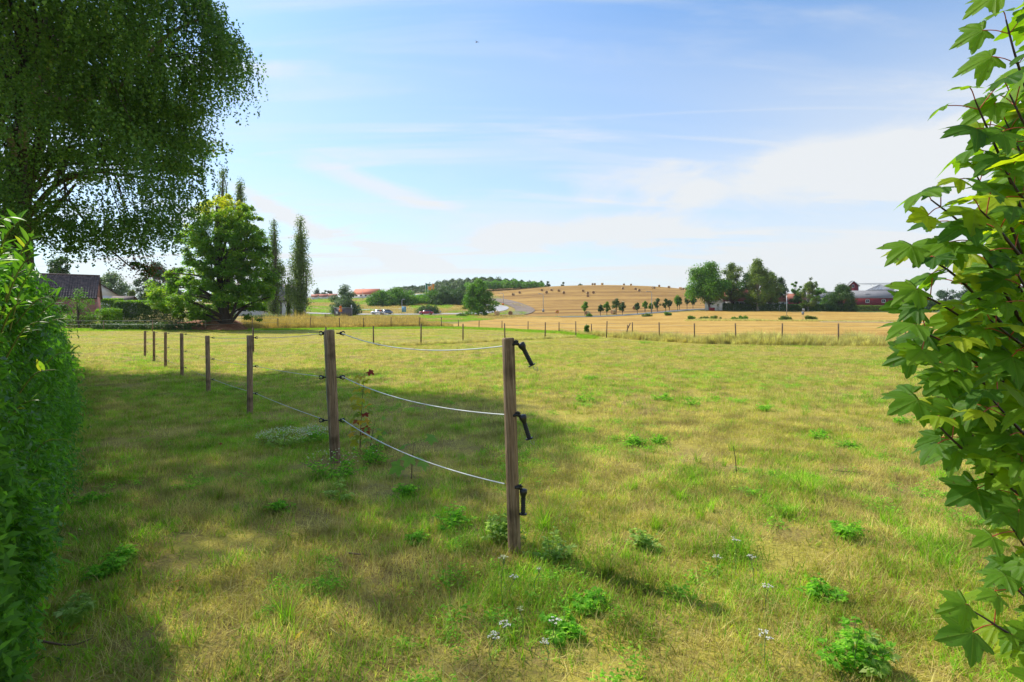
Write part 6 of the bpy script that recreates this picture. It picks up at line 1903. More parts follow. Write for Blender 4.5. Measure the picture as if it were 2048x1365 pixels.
# ------------------------------------------------------------------ the near hedge on the left
def lance_leaf(name, mat, n=5, w=.16, droop=.12, fold=.10):
    """single lance shaped leaf, unit length along +Y, folded on its midrib"""
    V = []; Q = []
    for i in range(n + 1):
        f = i / n; ww = w * math.sin(math.pi * (f ** .8)) ** .8 + .004
        z = -droop * f * f
        V += [(-ww, f, z + fold * ww * 2), (0, f, z), (ww, f, z + fold * ww * 2)]
    for i in range(n):
        a = 3 * i; Q += [(a, a + 1, a + 4, a + 3), (a + 1, a + 2, a + 5, a + 4)]
    return mesh_np(name, V, np.array(Q), mat, True)


def frame_from(d, n):
    d = d.normalized(); n = (n - d * n.dot(d)).normalized(); x = d.cross(n)
    return Matrix((x, d, n)).transposed()


def near_hedge():
    rng = np.random.default_rng(21)
    g = Vector((HB0[0] - .5, HB0[1] + .3, 0)); root = empty('hedge', g, 'tall leafy willow like hedge close on the left edge running back into the distance', 'hedge')
    B_ = np.array(g); nrm = np.array([HDIR[1], -HDIR[0]])
    def top_h(s): return np.interp(s, [0, 1.5, 3.5, 6, 12, 27], [1.70, 1.68, 1.50, 1.38, 1.28, 1.2])
    def place(n, s0, s1, face_w, ls, shoots):
        s = rng.uniform(s0, s1, n); h = top_h(s) + (vnoise(s * 2.2, s * 0 + 3, 8) - .5) * .28
        z = h * rng.random(n) ** .85
        r = rng.random(n)
        depth = np.where(r < .72, rng.normal(0, .075, n), np.where(r < .9, -rng.random(n) * 1.1, -1.2 + rng.normal(0, .1, n)))
        bul = (vnoise(s * 1.5, z * 1.9, 13) - .5) * .40 + (vnoise(s * 4.1, z * 4.5, 14) - .5) * .18
        top = (r >= .72) & (r < .9)
        z = np.where(top, h + rng.normal(0, .06, n), z)
        lean_ = (.10 + .035 * np.minimum(s, 8)) * (z / 1.7) ** 2.2
        near_ = np.interp(s, [0, 4], [.45, 1.0])
        off = np.where(r < .72, depth * near_ - .03 * (s < 4) + bul * near_ - lean_, depth - .1)
        x = HB0[0] + HDIR[0] * s + nrm[0] * off; y = HB0[1] + HDIR[1] * s + nrm[1] * off
        Nn = np.column_stack([nrm[0] * np.where(top, .2, 1) + 0 * s, nrm[1] * np.where(top, .2, 1) + 0 * s, np.where(top, 1.2, .65)]) + rng.normal(size=(n, 3)) * .5
        D = np.column_stack([nrm[0] * .6 + rng.normal(size=n) * .6, nrm[1] * .6 + rng.normal(size=n) * .6 - .3, rng.normal(size=n) * .5 + .25])
        Pn = np.column_stack([x, y, z + gz(x, y)])
        return Pn, Nn, D, ls * rng.uniform(.7, 1.3, n)
    V_, Q_, rn, n0 = [], [], [], 0
    for n, s0, s1, ls in ((36000, .0, 2.5, .056), (38000, 2.5, 6.5, .062), (30000, 6.5, 14, .078), (18000, 14, 27.5, .105)):
        Pn, Nn, D, L_ = place(n, s0, s1, 0, ls, False)
        V, Q = leaf_quads(Pn - B_, Nn, L_, L_ * .30, rng, D); V_.append(V); Q_.append(Q + n0); n0 += len(V)
        rn.append(np.clip(.35 * vnoise(Pn[:, 0] * 3, Pn[:, 2] * 3 + Pn[:, 1], 5) + .6 * rng.random(n), 0, 1))
    # near end of the hedge (the side that looks at the camera)
    n = 22000; h = top_h(np.zeros(n)); z = h * rng.random(n); off = -rng.random(n) * 1.3 + .0 - .14 * (z / 1.7) ** 2.2; s = rng.normal(0, .09, n) + (vnoise(off * 3, z * 3, 17) - .5) * .4 + .05
    x = HB0[0] + HDIR[0] * s + nrm[0] * off; y = HB0[1] + HDIR[1] * s + nrm[1] * off
    Nn = np.array([-HDIR[0], -HDIR[1], .6]) + rng.normal(size=(n, 3)) * .5; D = rng.normal(size=(n, 3)) * .6 + np.array([.3, -.6, .25])
    L_ = .057 * rng.uniform(.7, 1.3, n); V, Q = leaf_quads(np.column_stack([x, y, z]) - B_, Nn, L_, L_ * .30, rng, D); V_.append(V); Q_.append(Q + n0); n0 += len(V); rn.append(rng.random(n) * .9)
    o = link('foliage', mesh_np('foliage', np.vstack(V_), np.vstack(Q_), M['leaf_hedge'], False, np.concatenate(rn)), root); o['kind'] = 'stuff'
    # inner stems
    mb = MB()
    for i in range(150):
        s = .4 + rng.random() ** 1.3 * 25; off = -.45 - rng.random() * .6; b = np.array([HB0[0] + HDIR[0] * s + nrm[0] * off, HB0[1] + HDIR[1] * s + nrm[1] * off, 0]) - B_
        hgt = float(top_h(s)) * rng.uniform(.8, 1.0); e = b + np.array([rng.normal() * .2, rng.normal() * .2, hgt])
        mb.tube(smooth_path([b - (0, 0, .1), (b + e) / 2 + rng.normal(size=3) * .08, e], 3), np.linspace(.014, .004, 7), 5, False)
    mb.build('stems', M['bark'], root, True)
    # long shoots with leaves that can be told apart
    ME = [lance_leaf('leaf', M['leaf_hedge_one'], w=w_, droop=dr, fold=.25) for w_, dr in ((.13, .10), (.15, .18), (.12, .05), (.16, .25))]
    shoots = []
    def shoot(a, b, up, nl, ll, part=True):
        shoots.append((Vector(a), Vector(b), up, nl, ll))
    def at(px, py, d): return P(px, py, d)
    # top edge shoots as seen against the tree and the house
    for (x0, y0, x1, y1, d, nl, ll) in ((-20, 560, 42, 440, 2.15, 16, .085), (-40, 520, 12, 435, 2.1, 12, .085), (10, 600, 68, 470, 2.4, 15, .085), (0, 640, 70, 500, 2.35, 16, .085), (20, 660, 64, 540, 2.5, 13, .08),
                                        (30, 650, 118, 592, 2.75, 13, .075), (60, 680, 150, 640, 3.0, 11, .075), (40, 700, 122, 596, 2.9, 11, .07), (80, 740, 152, 708, 3.6, 9, .09), (10, 720, 90, 640, 2.4, 12, .08),
                                        (-10, 700, 50, 600, 2.2, 14, .08), (-60, 600, 10, 505, 2.1, 13, .09), (20, 560, 96, 560, 2.6, 11, .08), (30, 800, 110, 740, 2.6, 10, .08), (0, 880, 70, 800, 2.3, 10, .08), (50, 930, 128, 880, 2.9, 9, .075),
                                        (0, 1010, 80, 960, 2.4, 10, .08), (40, 1130, 125, 1070, 2.7, 9, .075), (-10, 1230, 90, 1180, 2.3, 9, .08), (60, 1310, 150, 1270, 2.5, 9, .08), (40, 1360, 130, 1320, 2.3, 9, .08)):
        shoot(at(x0, y0, d), at(x1, y1, d * rng.uniform(.93, 1.0)), None, nl, ll)
    mb = MB(); cnt = 0; tot = sum(s[3] for s in shoots)
    for a, b, _, nl, ll in shoots:
        pa = np.array(a) - B_; pb = np.array(b) - B_
        mid = (pa + pb) / 2 + np.array([0, 0, .05]); p = smooth_path([pa, mid, pb], 5); mb.tube(p, np.linspace(.004, .0015, len(p)), 5, False)
        T = Vector(pb - pa).normalized()
        for i in range(nl):
            f = .12 + .88 * i / nl; q = Vector(p[min(int(f * (len(p) - 1)), len(p) - 1)]) * (1 - (f * (len(p) - 1)) % 1) + Vector(p[min(int(f * (len(p) - 1)) + 1, len(p) - 1)]) * ((f * (len(p) - 1)) % 1)
            side = Vector(rng.normal(size=3)); side = (side - T * side.dot(T)).normalized()
            d = (T * .7 + side * .8 + Vector((0, 0, .15))).normalized(); L_ = ll * .8 * rng.uniform(.6, 1.15) * (1.0 if f < .9 else .7)
            if cnt < 298:
                o = link('leaf', ME[int(rng.integers(4))], root)
                nrm_ = Vector((rng.normal() * .4, rng.normal() * .4 - .3, 1))
                o.matrix_local = Matrix.Translation(q) @ (frame_from(d, nrm_) @ Matrix.Scale(L_, 3)).to_4x4(); cnt += 1
    mb.build('shoots', plain('green_shoot', (.20, .22, .05), .6), root, True)


near_hedge()

# ------------------------------------------------------------------ the sycamore on the right
def syc_material():
    m, nt, b = newmat('sycamore_leaf'); L = nt.links.new
    oi = nt.nodes.new('ShaderNodeObjectInfo'); tc = nt.nodes.new('ShaderNodeTexCoord')
    at = nt.nodes.new('ShaderNodeAttribute'); at.attribute_name = 'rnd'
    ad = nt.nodes.new('ShaderNodeMath'); ad.operation = 'ADD'; L(oi.outputs['Random'], ad.inputs[0]); L(at.outputs['Fac'], ad.inputs[1])
    fr = nt.nodes.new('ShaderNodeMath'); fr.operation = 'FRACT'; L(ad.outputs[0], fr.inputs[0])
    r = ramp_node(nt, [(0, (.055, .15, .016)), (.4, (.11, .24, .018)), (.8, (.17, .31, .018)), (1, (.34, .42, .02))]); L(fr.outputs[0], r.inputs[0])
    # veins from the distance to the nearest main vein, stored on the mesh
    va = nt.nodes.new('ShaderNodeAttribute'); va.attribute_name = 'vein'
    mr = nt.nodes.new('ShaderNodeMapRange'); L(va.outputs['Fac'], mr.inputs[0]); mr.inputs[1].default_value = .80; mr.inputs[2].default_value = 1.0; mr.inputs[3].default_value = 0; mr.inputs[4].default_value = .38
    mx = nt.nodes.new('ShaderNodeMix'); mx.data_type = 'RGBA'; L(mr.outputs[0], mx.inputs['Factor']); L(r.outputs[0], mx.inputs['A']); mx.inputs['B'].default_value = (.20, .30, .06, 1)
    n = nt.nodes.new('ShaderNodeTexNoise'); n.inputs['Scale'].default_value = 7; n.inputs['Detail'].default_value = 5; L(tc.outputs['Object'], n.inputs['Vector'])
    sp = nt.nodes.new('ShaderNodeMapRange'); L(n.outputs[0], sp.inputs[0]); sp.inputs[1].default_value = .61; sp.inputs[2].default_value = .68; sp.inputs[4].default_value = .75
    mx2 = nt.nodes.new('ShaderNodeMix'); mx2.data_type = 'RGBA'; L(sp.outputs[0], mx2.inputs['Factor']); L(mx.outputs['Result'], mx2.inputs['A']); mx2.inputs['B'].default_value = (.06, .045, .012, 1)
    c = mx2.outputs['Result']
    L(c, b.inputs['Base Color']); b.inputs['Roughness'].default_value = .55; b.inputs['Specular IOR Level'].default_value = .3
    bp = nt.nodes.new('ShaderNodeBump'); bp.inputs['Strength'].default_value = .5; bp.inputs['Distance'].default_value = .02; L(va.outputs['Fac'], bp.inputs['Height']); L(bp.outputs[0], b.inputs['Normal'])
    t = nt.nodes.new('ShaderNodeBsdfTranslucent'); sc = nt.nodes.new('ShaderNodeVectorMath'); sc.operation = 'MULTIPLY'; L(c, sc.inputs[0]); sc.inputs[1].default_value = (2.1, 1.9, .5); L(sc.outputs[0], t.inputs['Color'])
    ms = nt.nodes.new('ShaderNodeMixShader'); ms.inputs[0].default_value = .56; L(b.outputs[0], ms.inputs[1]); L(t.outputs[0], ms.inputs[2]); L(ms.outputs[0], nt.nodes['Material Output'].inputs[0])
    return m


M['syc'] = syc_material()


def syc_leaf(seed, droop=.25, mat=None):
    """five lobed toothed blade of unit width; stalk end at the origin, tip along +Y"""
    rng = np.random.default_rng(seed)
    lobes = [(-112, .46), (-56, .68), (0, .78), (56, .68), (112, .46)]
    out = []
    for i, (a, r) in enumerate(lobes):
        r *= rng.uniform(.93, 1.07)
        for da, k in ((-19, .74), (-13, .84), (-10, .80), (-5, .92), (0, 1.0), (5, .91), (9, .80), (13, .83), (19, .72)):
            if (i == 0 and da < -11) or (i == 4 and da > 12): continue
            out.append((a + da * (1.0 if abs(a) > 90 else .95), r * k * rng.uniform(.97, 1.03)))
        if i < 4:
            a2 = (a + lobes[i + 1][0]) / 2; out.append((a2, (.44 if abs(a2) < 50 else .36) * rng.uniform(.95, 1.05)))
    out = [(-150, .10)] + out + [(150, .10)]
    V = [(0, 0, 0)]; vein = [1.0]; angs = [o[0] for o in out]
    la = np.array([l[0] for l in lobes])
    def zz(x, y, a, r):
        crease = math.cos(math.radians(a) * 360 / 57.5)        # high between veins, low on them
        e = 1 if abs(a) < 88 else 0
        return -droop * (r ** 2) * (1.0 + .2 * math.sin(math.radians(a) * 2 + seed)) - .030 * crease * min(1, r * 3) * e
    rings = [.22, .5, .78, 1.0]
    for k in rings:
        for a, r in out:
            rr = r * k if k > .3 else min(r * k * 1.1, .12)
            x = rr * math.sin(math.radians(a)); y = rr * math.cos(math.radians(a)); V.append((x, y, zz(x, y, a, rr)))
            dist = float(np.min(np.abs(la - a))) * math.pi / 180 * rr; vein.append(max(0, 1 - dist / .07))
    n = len(out); T = []; Q = []
    for i in range(n - 1): T.append((0, 1 + i + 1, 1 + i))
    for k in range(len(rings) - 1):
        for i in range(n - 1):
            a = 1 + k * n + i; Q.append((a, a + 1, a + n + 1, a + n))
    me = mesh_np('leaf', V, [np.array(Q), np.array(T)], mat or M['syc'], True)
    at = me.attributes.new('vein', 'FLOAT', 'POINT'); at.data.foreach_set('value', np.array(vein, np.float32))
    return me, np.array(V), np.array(Q), np.array(T), np.array(vein)


SYC = [syc_leaf(s, dr) for s, dr in ((1, .20), (2, .42), (3, .10), (4, .30), (5, .55))]


def sycamore():
    rng = np.random.default_rng(33); rr = random.Random(5)
    base = Vector((2.35, 2.05, 0)); root = empty('sycamore_tree', base, 'young sycamore with large lobed leaves and red stalks filling the right edge', 'tree')
    def at(px, py, d): return P(px, py, d) - base
    # shoots: from inside (right) to the tip (left)
    BR = [([(2060, 470, 1.95), (2020, 360, 1.9), (1978, 265, 1.85), (1950, 200, 1.82)], 11), ([(2110, 330, 2.0), (2060, 200, 1.95), (2030, 110, 1.9), (2012, 40, 1.9)], 9), ([(2130, 180, 2.0), (2070, 60, 1.95), (2040, -40, 1.9)], 7),
          ([(2040, 640, 1.9), (1985, 540, 1.85), (1935, 460, 1.82), (1862, 400, 1.76)], 13), ([(2060, 560, 2.0), (2020, 450, 1.95), (1975, 390, 1.9), (1950, 345, 1.88)], 9), ([(2090, 470, 2.05), (2050, 330, 2.0), (2010, 240, 2.0)], 9),
          ([(2060, 760, 1.95), (1990, 690, 1.9), (1915, 630, 1.83), (1842, 588, 1.78)], 12), ([(2050, 700, 1.95), (1960, 600, 1.9), (1895, 540, 1.85), (1838, 510, 1.82)], 11), ([(2080, 820, 1.9), (2000, 760, 1.85), (1905, 695, 1.78), (1838, 660, 1.72)], 12),
          ([(2090, 860, 1.9), (2010, 790, 1.85), (1915, 745, 1.78), (1842, 722, 1.72)], 11), ([(2070, 1010, 1.9), (1985, 950, 1.85), (1905, 880, 1.8), (1850, 822, 1.78)], 11), ([(2100, 960, 2.0), (2020, 880, 1.95), (1950, 810, 1.92), (1905, 770, 1.9)], 9),
          ([(2080, 640, 2.1), (2030, 560, 2.05), (1990, 480, 2.05)], 9), ([(2100, 1040, 1.9), (2040, 960, 1.85), (1980, 910, 1.85), (1935, 860, 1.85)], 8), ([(2110, 1190, 1.8), (2060, 1110, 1.75), (2020, 1050, 1.72)], 8), ([(2130, 1330, 1.75), (2080, 1230, 1.7), (2025, 1170, 1.7)], 8),
          ([(2120, 1380, 1.7), (2060, 1300, 1.68), (1990, 1250, 1.65), (1945, 1222, 1.65)], 4), ([(2150, 1300, 1.8), (2100, 1200, 1.8), (2060, 1120, 1.8)], 8), ([(2140, 1420, 1.7), (2080, 1340, 1.68), (2030, 1280, 1.66)], 6), ([(2150, 760, 2.1), (2100, 640, 2.1), (2060, 540, 2.1)], 10),
          ([(2160, 600, 2.2), (2110, 480, 2.15), (2080, 360, 2.1)], 9), ([(2160, 420, 2.2), (2120, 260, 2.1), (2100, 120, 2.1)], 9), ([(2160, 980, 2.1), (2100, 880, 2.1), (2060, 800, 2.05)], 9), ([(2170, 200, 2.3), (2140, 60, 2.2), (2120, -60, 2.2)], 8),
          ([(2080, 560, 1.8), (2030, 500, 1.75), (1990, 450, 1.75), (1960, 420, 1.72)], 8), ([(2090, 300, 1.85), (2050, 250, 1.8), (2020, 190, 1.8)], 6), ([(2090, 720, 1.75), (2030, 680, 1.72), (1980, 640, 1.7)], 8),
          ([(2080, 900, 1.7), (2030, 850, 1.7), (1985, 800, 1.68)], 8), ([(2100, 640, 1.7), (2060, 590, 1.7), (2030, 540, 1.7)], 8), ([(2110, 1000, 1.7), (2070, 930, 1.7), (2030, 900, 1.68)], 8), ([(2080, 430, 1.8), (2040, 390, 1.78), (2005, 330, 1.78)], 7)]
    mb = MB(); st = MB(); leaves = []
    trunk = [Vector((0, 0, -.1)), Vector((.05, .02, .9)), Vector((-.02, .05, 1.9)), Vector((-.06, 0, 3.1))]
    tp = smooth_path([tuple(v) for v in trunk], 6); mb.tube(tp, np.linspace(.032, .012, len(tp)), 8, False)
    for pts, nl in BR:
        p = smooth_path([tuple(at(*q)) for q in pts], 6)
        k = int(np.argmin(np.abs(tp[:, 2] - (p[0][2] - .25)))); a = tp[k]
        q0 = smooth_path([a, (a + p[0]) / 2 + (0, 0, -.03), p[0]], 4)
        full = np.vstack([q0[:-1], p]); mb.tube(full, np.linspace(.0085, .0022, len(full)), 6, False)
        nn = max(nl // 2, 2)
        for i in range(nn):
            f = (i + .35) / nn; idx = f * (len(p) - 1); i0 = min(int(idx), len(p) - 2); q = p[i0] + (p[i0 + 1] - p[i0]) * (idx - i0)
            T = p[i0 + 1] - p[i0]; T /= np.linalg.norm(T)
            turn = (i % 2) * math.pi / 2 + rng.normal() * .3
            u1 = np.cross(T, [0, 0, 1]); u1 /= np.linalg.norm(u1); u2 = np.cross(u1, T)
            for s in (-1, 1):
                sd = (u1 * math.cos(turn) + u2 * math.sin(turn)) * s
                leaves.append((q, T, sd, f))
        leaves.append((p[-1], (p[-1] - p[-2]) / np.linalg.norm(p[-1] - p[-2]), np.array([-.4, -.2, .2]), 1.0))
    # second layer, farther back in the crown, joined
    big = []
    cnt = 0
    for q, T, sd, f in leaves:
        pl = rng.uniform(.05, .11) * (1 if f < .95 else .5)
        dr = sd * .9 + T * .45 + np.array([0, 0, .25]); dr /= np.linalg.norm(dr)
        e = q + dr * pl; mid = q + dr * pl * .5 + np.array([0, 0, .006])
        st.tube(smooth_path([q, mid, e], 3), .0017, 5, False)
        w = rng.uniform(.075, .15) * (.8 if q[2] < .75 else 1) * (1 - .25 * max(0, f - .7) / .3)
        # blades spread outwards, fairly level, tips hanging, turned to the light
        out = dr * np.array([1, 1, 0]) + np.array([-.55, -.05, 0]); out /= np.linalg.norm(out)
        out = out + np.array([0, 0, rng.uniform(-.55, .1)])
        nr = np.array([-.25, rng.uniform(-.95, .15), .85]) + rng.normal(size=3) * .25
        Mx = frame_from(Vector(out), Vector(nr)) @ Matrix.Scale(w * 1.25, 3)
        o = link('leaf', SYC[int(rng.integers(5))][0], root); o.matrix_local = Matrix.Translation(Vector(e)) @ Mx.to_4x4(); cnt += 1
    mb.build('stem', M['twig_dark'], root, True); st.build('leaf_stalks', M['twig_red'], root, True)
    # inner crown seen only as mass
    Vs, Qs, Ts, vn, rn = [], [], [], [], []; n0 = 0
    for i in range(300):
        py = rng.uniform(-120, 1420); lim = np.interp(py, [-120, 0, 200, 420, 600, 900, 1000, 1200, 1400], [2070, 2050, 1990, 1925, 1895, 1900, 2010, 2050, 2045])
        px = lim + abs(rng.normal()) * 90 + 60; d = rng.uniform(1.95, 2.7); e = np.array(at(px, py, d))
        me, V, Q, T, ve = SYC[int(rng.integers(5))]
        out = np.array([rng.normal() - .5, rng.normal(), rng.uniform(-.8, .1)]); nr = np.array([-.2, -.2, .9]) + rng.normal(size=3) * .35
        Mx = np.array(frame_from(Vector(out), Vector(nr))) * rng.uniform(.11, .17) * 1.2
        Vw = V @ Mx.T + e; Vs.append(Vw); Qs.append(Q + n0); Ts.append(T + n0); n0 += len(V); vn.append(ve); rn += [rng.random()] * (len(Q) + len(T))
    rq = []; rt = []
    me = mesh_np('inner_foliage', np.vstack(Vs), [np.vstack(Qs), np.vstack(Ts)], M['syc'], True, np.concatenate([np.repeat([rng.random() for _ in Qs], [len(q) for q in Qs]), np.repeat([rng.random() for _ in Ts], [len(t) for t in Ts])]))
    at_ = me.attributes.new('vein', 'FLOAT', 'POINT'); at_.data.foreach_set('value', np.concatenate(vn).astype(np.float32))
    o = link('inner_foliage', me, root); o['kind'] = 'stuff'
    print('sycamore leaves', cnt)


sycamore()

# ------------------------------------------------------------------ weeds, herbs, saplings and flowers in the lawn
def herb(name, px, py, wpx, hpx, kind, label, cat='weed', mat=None, seed=0, group=None):
    """a leafy weed at the ground point seen at px, py; size given in photo pixels there"""
    d = 8.0
    for _ in range(30): d = (H - gzs(X(px, d), d)) * F / (py - HY)
    g = G(px, d); w = wpx / F * d / 2; h = hpx / F * d
    rng = np.random.default_rng(seed + int(px) + int(py)); root = empty(name, g, label, cat, group)
    mb = MB(); P_, N_, D_, L_ = [], [], [], []
    m = mat or 'herb'
    if kind in ('bushy', 'low', 'mugwort'):
        ns = int(np.clip(w * 90, 14, 46)) if kind != 'mugwort' else 3
        for i in range(ns):
            a = rng.random() * 6.28; r = math.sqrt(rng.random()); bx = np.array([r * .35 * w * math.cos(a), r * .35 * w * math.sin(a), -.01])
            hh = h * (1 - .5 * r * r) * rng.uniform(.3, 1.2); r2 = r * rng.uniform(.7, 1.35); e = np.array([r2 * w * math.cos(a), r2 * w * math.sin(a), hh])
            p = smooth_path([bx, (bx + e) / 2 + (0, 0, hh * .15), e], 4); mb.tube(p, np.linspace(.0022, .001, len(p)), 4, False)
            nl = int(12 if kind != 'mugwort' else 26)
            for j in range(nl):
                f = .25 + .75 * j / nl; q = p[min(int(f * (len(p) - 1) + .5), len(p) - 1)] + rng.normal(size=3) * .006
                b = rng.random() * 6.28; dd = np.array([math.cos(b), math.sin(b), rng.uniform(-.1, .5)]); l = (.020 + .026 * rng.random()) * (1.15 - .5 * f) * (1.25 if kind == 'mugwort' else 1)
                # toothed leaf drawn as three leaflets
                for t_ in (-.7, 0, .7):
                    d2 = np.array([math.cos(b + t_), math.sin(b + t_), dd[2]]); P_.append(q + dd * l * .5 + d2 * l * .45); D_.append(d2); N_.append(np.array([0, 0, 1.0]) + rng.normal(size=3) * .35); L_.append(l)
        V, Q = leaf_quads(np.array(P_), np.array(N_), np.array(L_), np.array(L_) * .5, rng, np.array(D_))
        link('leaves', mesh_np('leaves', V, Q, M[m], False, rng.random(len(Q))), root); mb.build('stems', M['stem_green'], root)
    if kind == 'grassy':
        v, q, t, r = blade_tuft(rng, int(60), w * .35, h * 1.1, .006, .9, .5, 5)
        me = mesh_np('blades', v, [q, t], M['grass_green']); a = me.attributes.new('rnd', 'FLOAT', 'POINT'); a.data.foreach_set('value', r.astype(np.float32)); link('blades', me, root)
    return root, g, w, h, rng, d


HERBS = [
    (568, 893, 110, 34, 'bushy', 'herb_grey', 'left half of the frothy white flowering weed patch by the fence'), (628, 884, 66, 30, 'bushy', 'herb', 'right half of the white flowering weed patch beside the end post'),
    (665, 958, 120, 55, 'bushy', 'herb', 'lush bright green weed clump in front of the thick end post'), (742, 930, 90, 45, 'bushy', 'herb', 'bright weeds at the foot of the yellow sapling'),
    (690, 1000, 80, 45, 'mugwort', 'herb_grey', 'grey green mugwort in front of the bright weed clump'), (565, 1022, 42, 22, 'low', 'herb', 'small dark weed on the worn lawn left of centre'),
    (806, 992, 50, 26, 'bushy', 'herb', 'leafy plant at the foot of the young sycamore seedling'), (905, 1060, 86, 44, 'bushy', 'herb', 'round light green weed left of the gate post'),
    (905, 1105, 60, 34, 'grassy', None, 'dark soft grass clump below the round weed'), (830, 1085, 34, 22, 'low', 'herb', 'tiny herb between the twig and the grass clump'),
    (993, 1085, 56, 60, 'mugwort', 'herb_grey', 'feathery grey green weed just left of the gate post'), (1105, 1120, 90, 52, 'bushy', 'herb_grey', 'dark green weed right beside the foot of the gate post'),
    (1172, 805, 46, 26, 'bushy', 'herb', 'single green weed in the sunny lawn right of the gate handles'), (1322, 800, 46, 16, 'low', 'herb', 'flat weed in the middle of the sunny lawn, left of two'), (1384, 812, 40, 22, 'bushy', 'herb', 'rounded weed in the sunny lawn, right of two'),
    (1272, 893, 52, 26, 'bushy', 'herb', 'dense dark green weed left of the dead stalk'), (1316, 888, 38, 20, 'bushy', 'herb', 'paler weed touching the dense dark one'), (1642, 878, 54, 20, 'low', 'herb', 'low dark green weed mat near the right side of the lawn'),
    (1700, 898, 50, 14, 'low', 'herb', 'very flat green weed mat below the low dark one'), (1527, 822, 40, 20, 'low', 'herb', 'yellowish green weed with a grey sprig in the lawn'), (1612, 985, 100, 60, 'grassy', None, 'big tussock of long pale grass right of the dead stalk'),
    (1570, 1035, 80, 34, 'grassy', None, 'yellow green grass tuft in front of the big tussock'), (1700, 1340, 130, 95, 'bushy', 'herb', 'largest bright green toothed weed at the lower right'), (1640, 1195, 70, 34, 'bushy', 'herb', 'toothed weed above the largest one'),
    (1900, 1130, 110, 60, 'grassy', None, 'long bladed grass tussock below the sycamore leaves'), (1690, 1075, 70, 36, 'low', 'herb', 'pale green weed in the dry grass at right'), (1360, 1000, 60, 40, 'grassy', None, 'upright grass tuft in the middle of the dry lawn'),
    (1810, 850, 46, 22, 'low', 'herb', 'small weed at the edge of the sycamore leaves'), (1180, 760, 30, 10, 'low', 'herb', 'far small green weed in the sunlit grass'), (1290, 688, 34, 9, 'low', 'herb', 'far dark weed near the dry verge'),
    (1215, 1150, 70, 50, 'grassy', None, 'fresh grass tuft with seed stalks below the dry bare patch'), (1090, 1060, 80, 80, 'grassy', None, 'tall grass growing right of the gate post'), (1480, 1110, 120, 70, 'grassy', None, 'long bluish grass tussock with white yarrow heads'),
    (1290, 1100, 60, 36, 'low', 'herb_grey', 'greyish herb in the dry grass below the bare patch'), (180, 1010, 60, 24, 'low', 'herb', 'small clover like weed in the shaded lawn near the hedge'), (150, 1240, 90, 70, 'mugwort', 'herb_grey', 'tall silvery sprig standing by the hedge foot'),
    (215, 1150, 70, 30, 'low', 'herb', 'broad leaved weeds at the hedge foot'), (250, 1120, 50, 26, 'low', 'herb', 'creeping weed in the bare shaded soil'), (1740, 1350, 60, 110, 'mugwort', 'herb_grey', 'faded grey flowering sprig at the lower right'),
    (1130, 1270, 90, 34, 'low', 'herb', 'feathery yarrow leaves at the bottom of the lawn'), (1180, 1215, 80, 30, 'low', 'herb', 'soft green yarrow leaves below the gate post'),
]
ROOTS = {}
for i, (px, py, w, h, k, m, lb) in enumerate(HERBS):
    nm = {'bushy': 'weed', 'low': 'weed', 'mugwort': 'mugwort', 'grassy': 'grass_tuft'}[k]
    ROOTS[i] = herb(nm, px, py, w, h, k, lb, 'weed' if k != 'grassy' else 'grass tuft', m, i)
# white froth of small flowers on the first patches
for i, n in ((0, 420), (1, 260), (2, 40), (3, 16)):
    root, g, w, h, rng, d = ROOTS[i]
    a = rng.random(n) * 6.28; r = np.sqrt(rng.random(n)) * w; Pn = np.column_stack([r * np.cos(a), r * np.sin(a) * .8, h * (1.02 - .35 * (r / w) ** 2) + rng.normal(0, .018, n)])
    V, Q = leaf_quads(Pn, rng.normal(size=(n, 3)) * .6 + (0, -.3, 1), .015, .013, rng)
    o = link('flowers', mesh_np('flowers', V, Q, M['petal_cream']), root); o['kind'] = 'stuff'


def yarrow(px, py, h, label, s=1.0, cream=False):
    """flower head at px,py on a stalk of h metres"""
    d = 4.0
    for _ in range(30): d = (H - h - gzs(X(px, d), d)) * F / (py - HY)
    g = G(px, d); rng = np.random.default_rng(int(px * 3 + py)); root = empty('yarrow_flower', g, label, 'flower', 'white yarrow flowers in the lawn')
    mb = MB(); lean = rng.normal(size=2) * .012; p = smooth_path([(0, 0, -.01), (lean[0], lean[1], h * .5), (0, 0, h * .85)], 4); mb.tube(p, .0016, 5, False)
    Pn = []
    for k in range(7):
        a = k * 2.4; r = .0042 * math.sqrt(k + .5) * 2.0 * s; e = np.array([r * math.cos(a), r * math.sin(a), h + rng.normal() * .003]); mb.tube([(0, 0, h * .85), e], .0008, 4, False)
        for j in range(8): Pn.append(e + rng.normal(size=3) * np.array([.0038, .0038, .0012]))
    mb.build('stem', M['stem_green'], root)
    Pn = np.array(Pn); V, Q = leaf_quads(Pn, rng.normal(size=(len(Pn), 3)) * .3 + (0, 0, 1), 0.0055 * s, .0055 * s, rng)
    link('flower_head', mesh_np('flower_head', V, Q, M['petal_cream' if cream else 'petal']), root)
    P2 = np.column_stack([rng.normal(size=24) * .012, rng.normal(size=24) * .012, rng.random(24) * h * .7]); V, Q = leaf_quads(P2, rng.normal(size=(24, 3)) + (0, 0, .5), .022, .005, rng)
    link('leaves', mesh_np('leaves', V, Q, M['herb_grey'], False, rng.random(24)), root)


